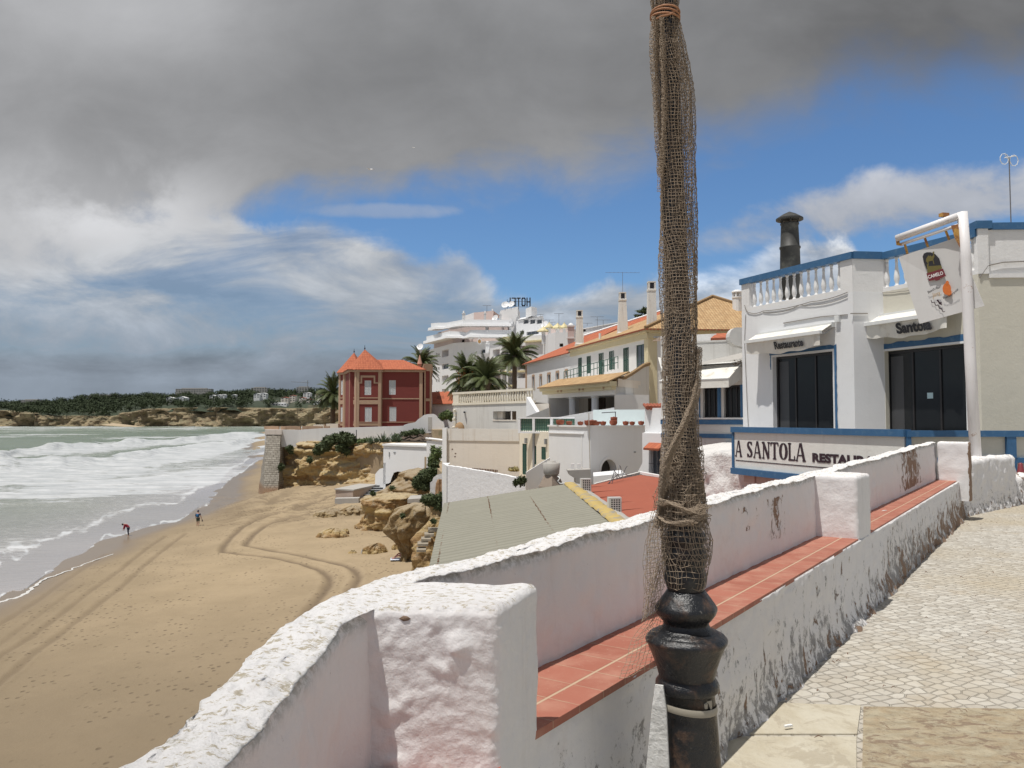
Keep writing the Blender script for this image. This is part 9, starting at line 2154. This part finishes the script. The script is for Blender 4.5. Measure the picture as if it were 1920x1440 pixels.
def bundle(path, wpx, dep, seed, n=260, na=11, rr=.0009):
 pv = np.array(path, float); s = np.linspace(0, len(pv) - 1, n); pu = np.interp(s, range(len(pv)), pv[:, 0]); pvv = np.interp(s, range(len(pv)), pv[:, 1]); 
 k = np.ones(21) / 21; pu = np.convolve(np.pad(pu, 10, 'edge'), k, 'valid'); 
 def fn(A, B):
  i = (B * (n - 1)).astype(int); c = pu[i]; v = pvv[i]; w = wpx * (1 + .3 * vn3(B * 9, A * 0, seed))
  return c + (A - .5) * w + 1.2 * vn3(B * 25, A * 4, seed), v + (A - .5) * w * .25, np.interp(B, np.linspace(0, 1, len(dep)), dep) - .012 * np.sin(np.pi * A)
 sheet(fn, n, na, rr, .0010, seed)
bundle([(1309, 650), (1309, 712), (1302, 752), (1283, 795), (1262, 838), (1247, 880), (1241, 930), (1236, 985)], 14, [-.02, -.03, -.06, -.085, -.085, -.06, -.03, -.02], 1)
bundle([(1309, 655), (1307, 715), (1298, 756), (1279, 800), (1258, 842), (1245, 884), (1238, 940), (1230, 990)], 9, [-.03, -.04, -.07, -.09, -.09, -.07, -.04, -.02], 2, na=8)
bundle([(1229, 32), (1226, 90), (1227, 150), (1231, 210), (1236, 280), (1238, 330)], 13, [-.03, -.035, -.035, -.035, -.03, -.02], 3, n=130, na=7, rr=.0013)
bundle([(1240, 32), (1243, 110), (1246, 190), (1243, 270), (1238, 360)], 9, [-.06, -.065, -.065, -.06, -.05], 4, n=120, na=6)
bundle([(1320, 945), (1300, 962), (1270, 950), (1250, 938), (1238, 950)], 34, [-.05, -.09, -.10, -.08, -.03], 5, n=60, na=8, rr=.0009)
bundle([(1240, 968), (1262, 984), (1292, 978), (1325, 962)], 26, [-.03, -.09, -.10, -.05], 6, n=44, na=7, rr=.0009)
def flap(A, B):
 v = 905 + B * 262; uo = np.interp(v, [905, 931, 975, 1010, 1045, 1079, 1107, 1140, 1167], [1236, 1224, 1218, 1212, 1210, 1208, 1206, 1204, 1203]); ui = np.interp(v, [905, 1050, 1107, 1167], [1262, 1252, 1240, 1232])
 v = v + A * 10 * (1 - B) - 22 * B * A
 return uo + (ui - uo) * A + 2.5 * np.sin(B * 9 + A * 5), v, -.02 + .05 * np.sin(A * 7 + B * 3) * (1 - A)
sheet(flap, 30, 9, .00095, .002, 11)
sheet(lambda A, B: (lambda r: (r[0] + 4, r[1] - 3, r[2] + .03))(flap(A, B)), 28, 8, .00095, .0025, 12)
sheet(lambda A, B: (lambda r: (r[0] + 9 + 5 * np.sin(B * 6), r[1] - 12, r[2] - .02))(flap(A, B * .85)), 26, 7, .00095, .003, 14)
def tail(A, B):
 v = 1130 + B * 142; uo = np.interp(v, [1130, 1160, 1200, 1240, 1272], [1222, 1215, 1184, 1172, 1163]); ui = np.interp(v, [1130, 1200, 1272], [1243, 1243, 1236])
 return uo + (ui - uo) * A + 1.5 * np.sin(B * 11), v - 24 * A * B + 3 * np.sin(A * 8), .0 + .03 * np.sin(B * 5 + A * 4)
sheet(tail, 19, 9, .00085, .0015, 13)
rs = np.random.RandomState(3)
Vn = np.concatenate(strV); Fn = np.concatenate(strF)
net = thing('fishing_net', pc(500), 'tan fishing net wound and gathered round the black lamp post', 'net')
w = np.array(net['_w']); me = bpy.data.meshes.new('mesh_twine'); me.vertices.add(len(Vn)); me.vertices.foreach_set('co', (Vn - w).ravel())
me.loops.add(Fn.size); me.loops.foreach_set('vertex_index', Fn.ravel().astype(np.int32)); me.polygons.add(len(Fn)); me.polygons.foreach_set('loop_start', np.arange(0, Fn.size, 4, dtype=np.int32)); me.polygons.foreach_set('loop_total', np.full(len(Fn), 4, dtype=np.int32))
me.materials.append(NETM); me.update(calc_edges=True); o = bpy.data.objects.new('netting', me); C.objects.link(o); o.parent = net
m = MB()
for k, dz in enumerate((0, .012, .022)):
 pts = []
 for j in range(28):
  a = j / 27 * 6.4; u = 1247 + 27 * math.cos(a); v = 26 + k * 5 + 3 * math.sin(a + k); q = P(1247, v, LD_); pts.append((q.x + 27 * PX * math.cos(a), LD_ + 27 * PX * math.sin(a), q.z))
 m.tube(pts, .004, 5)
m.tube([P(1226, 38, LD_ - .03), P(1240, 30, LD_ - .055), P(1255, 27, LD_ - .055), P(1270, 18, LD_ - .03)], .004, 5)
m.tube([P(1224, 30, LD_ - .01), P(1223, 45, LD_ - .02), P(1226, 52, LD_ - .02)], .003, 4)
m.build('tie_cord', simple('faded_orange_cord', (.34, .17, .09), .8, .3, 20), net)
for o in bpy.data.objects:
 if '_w' in o: del o['_w']
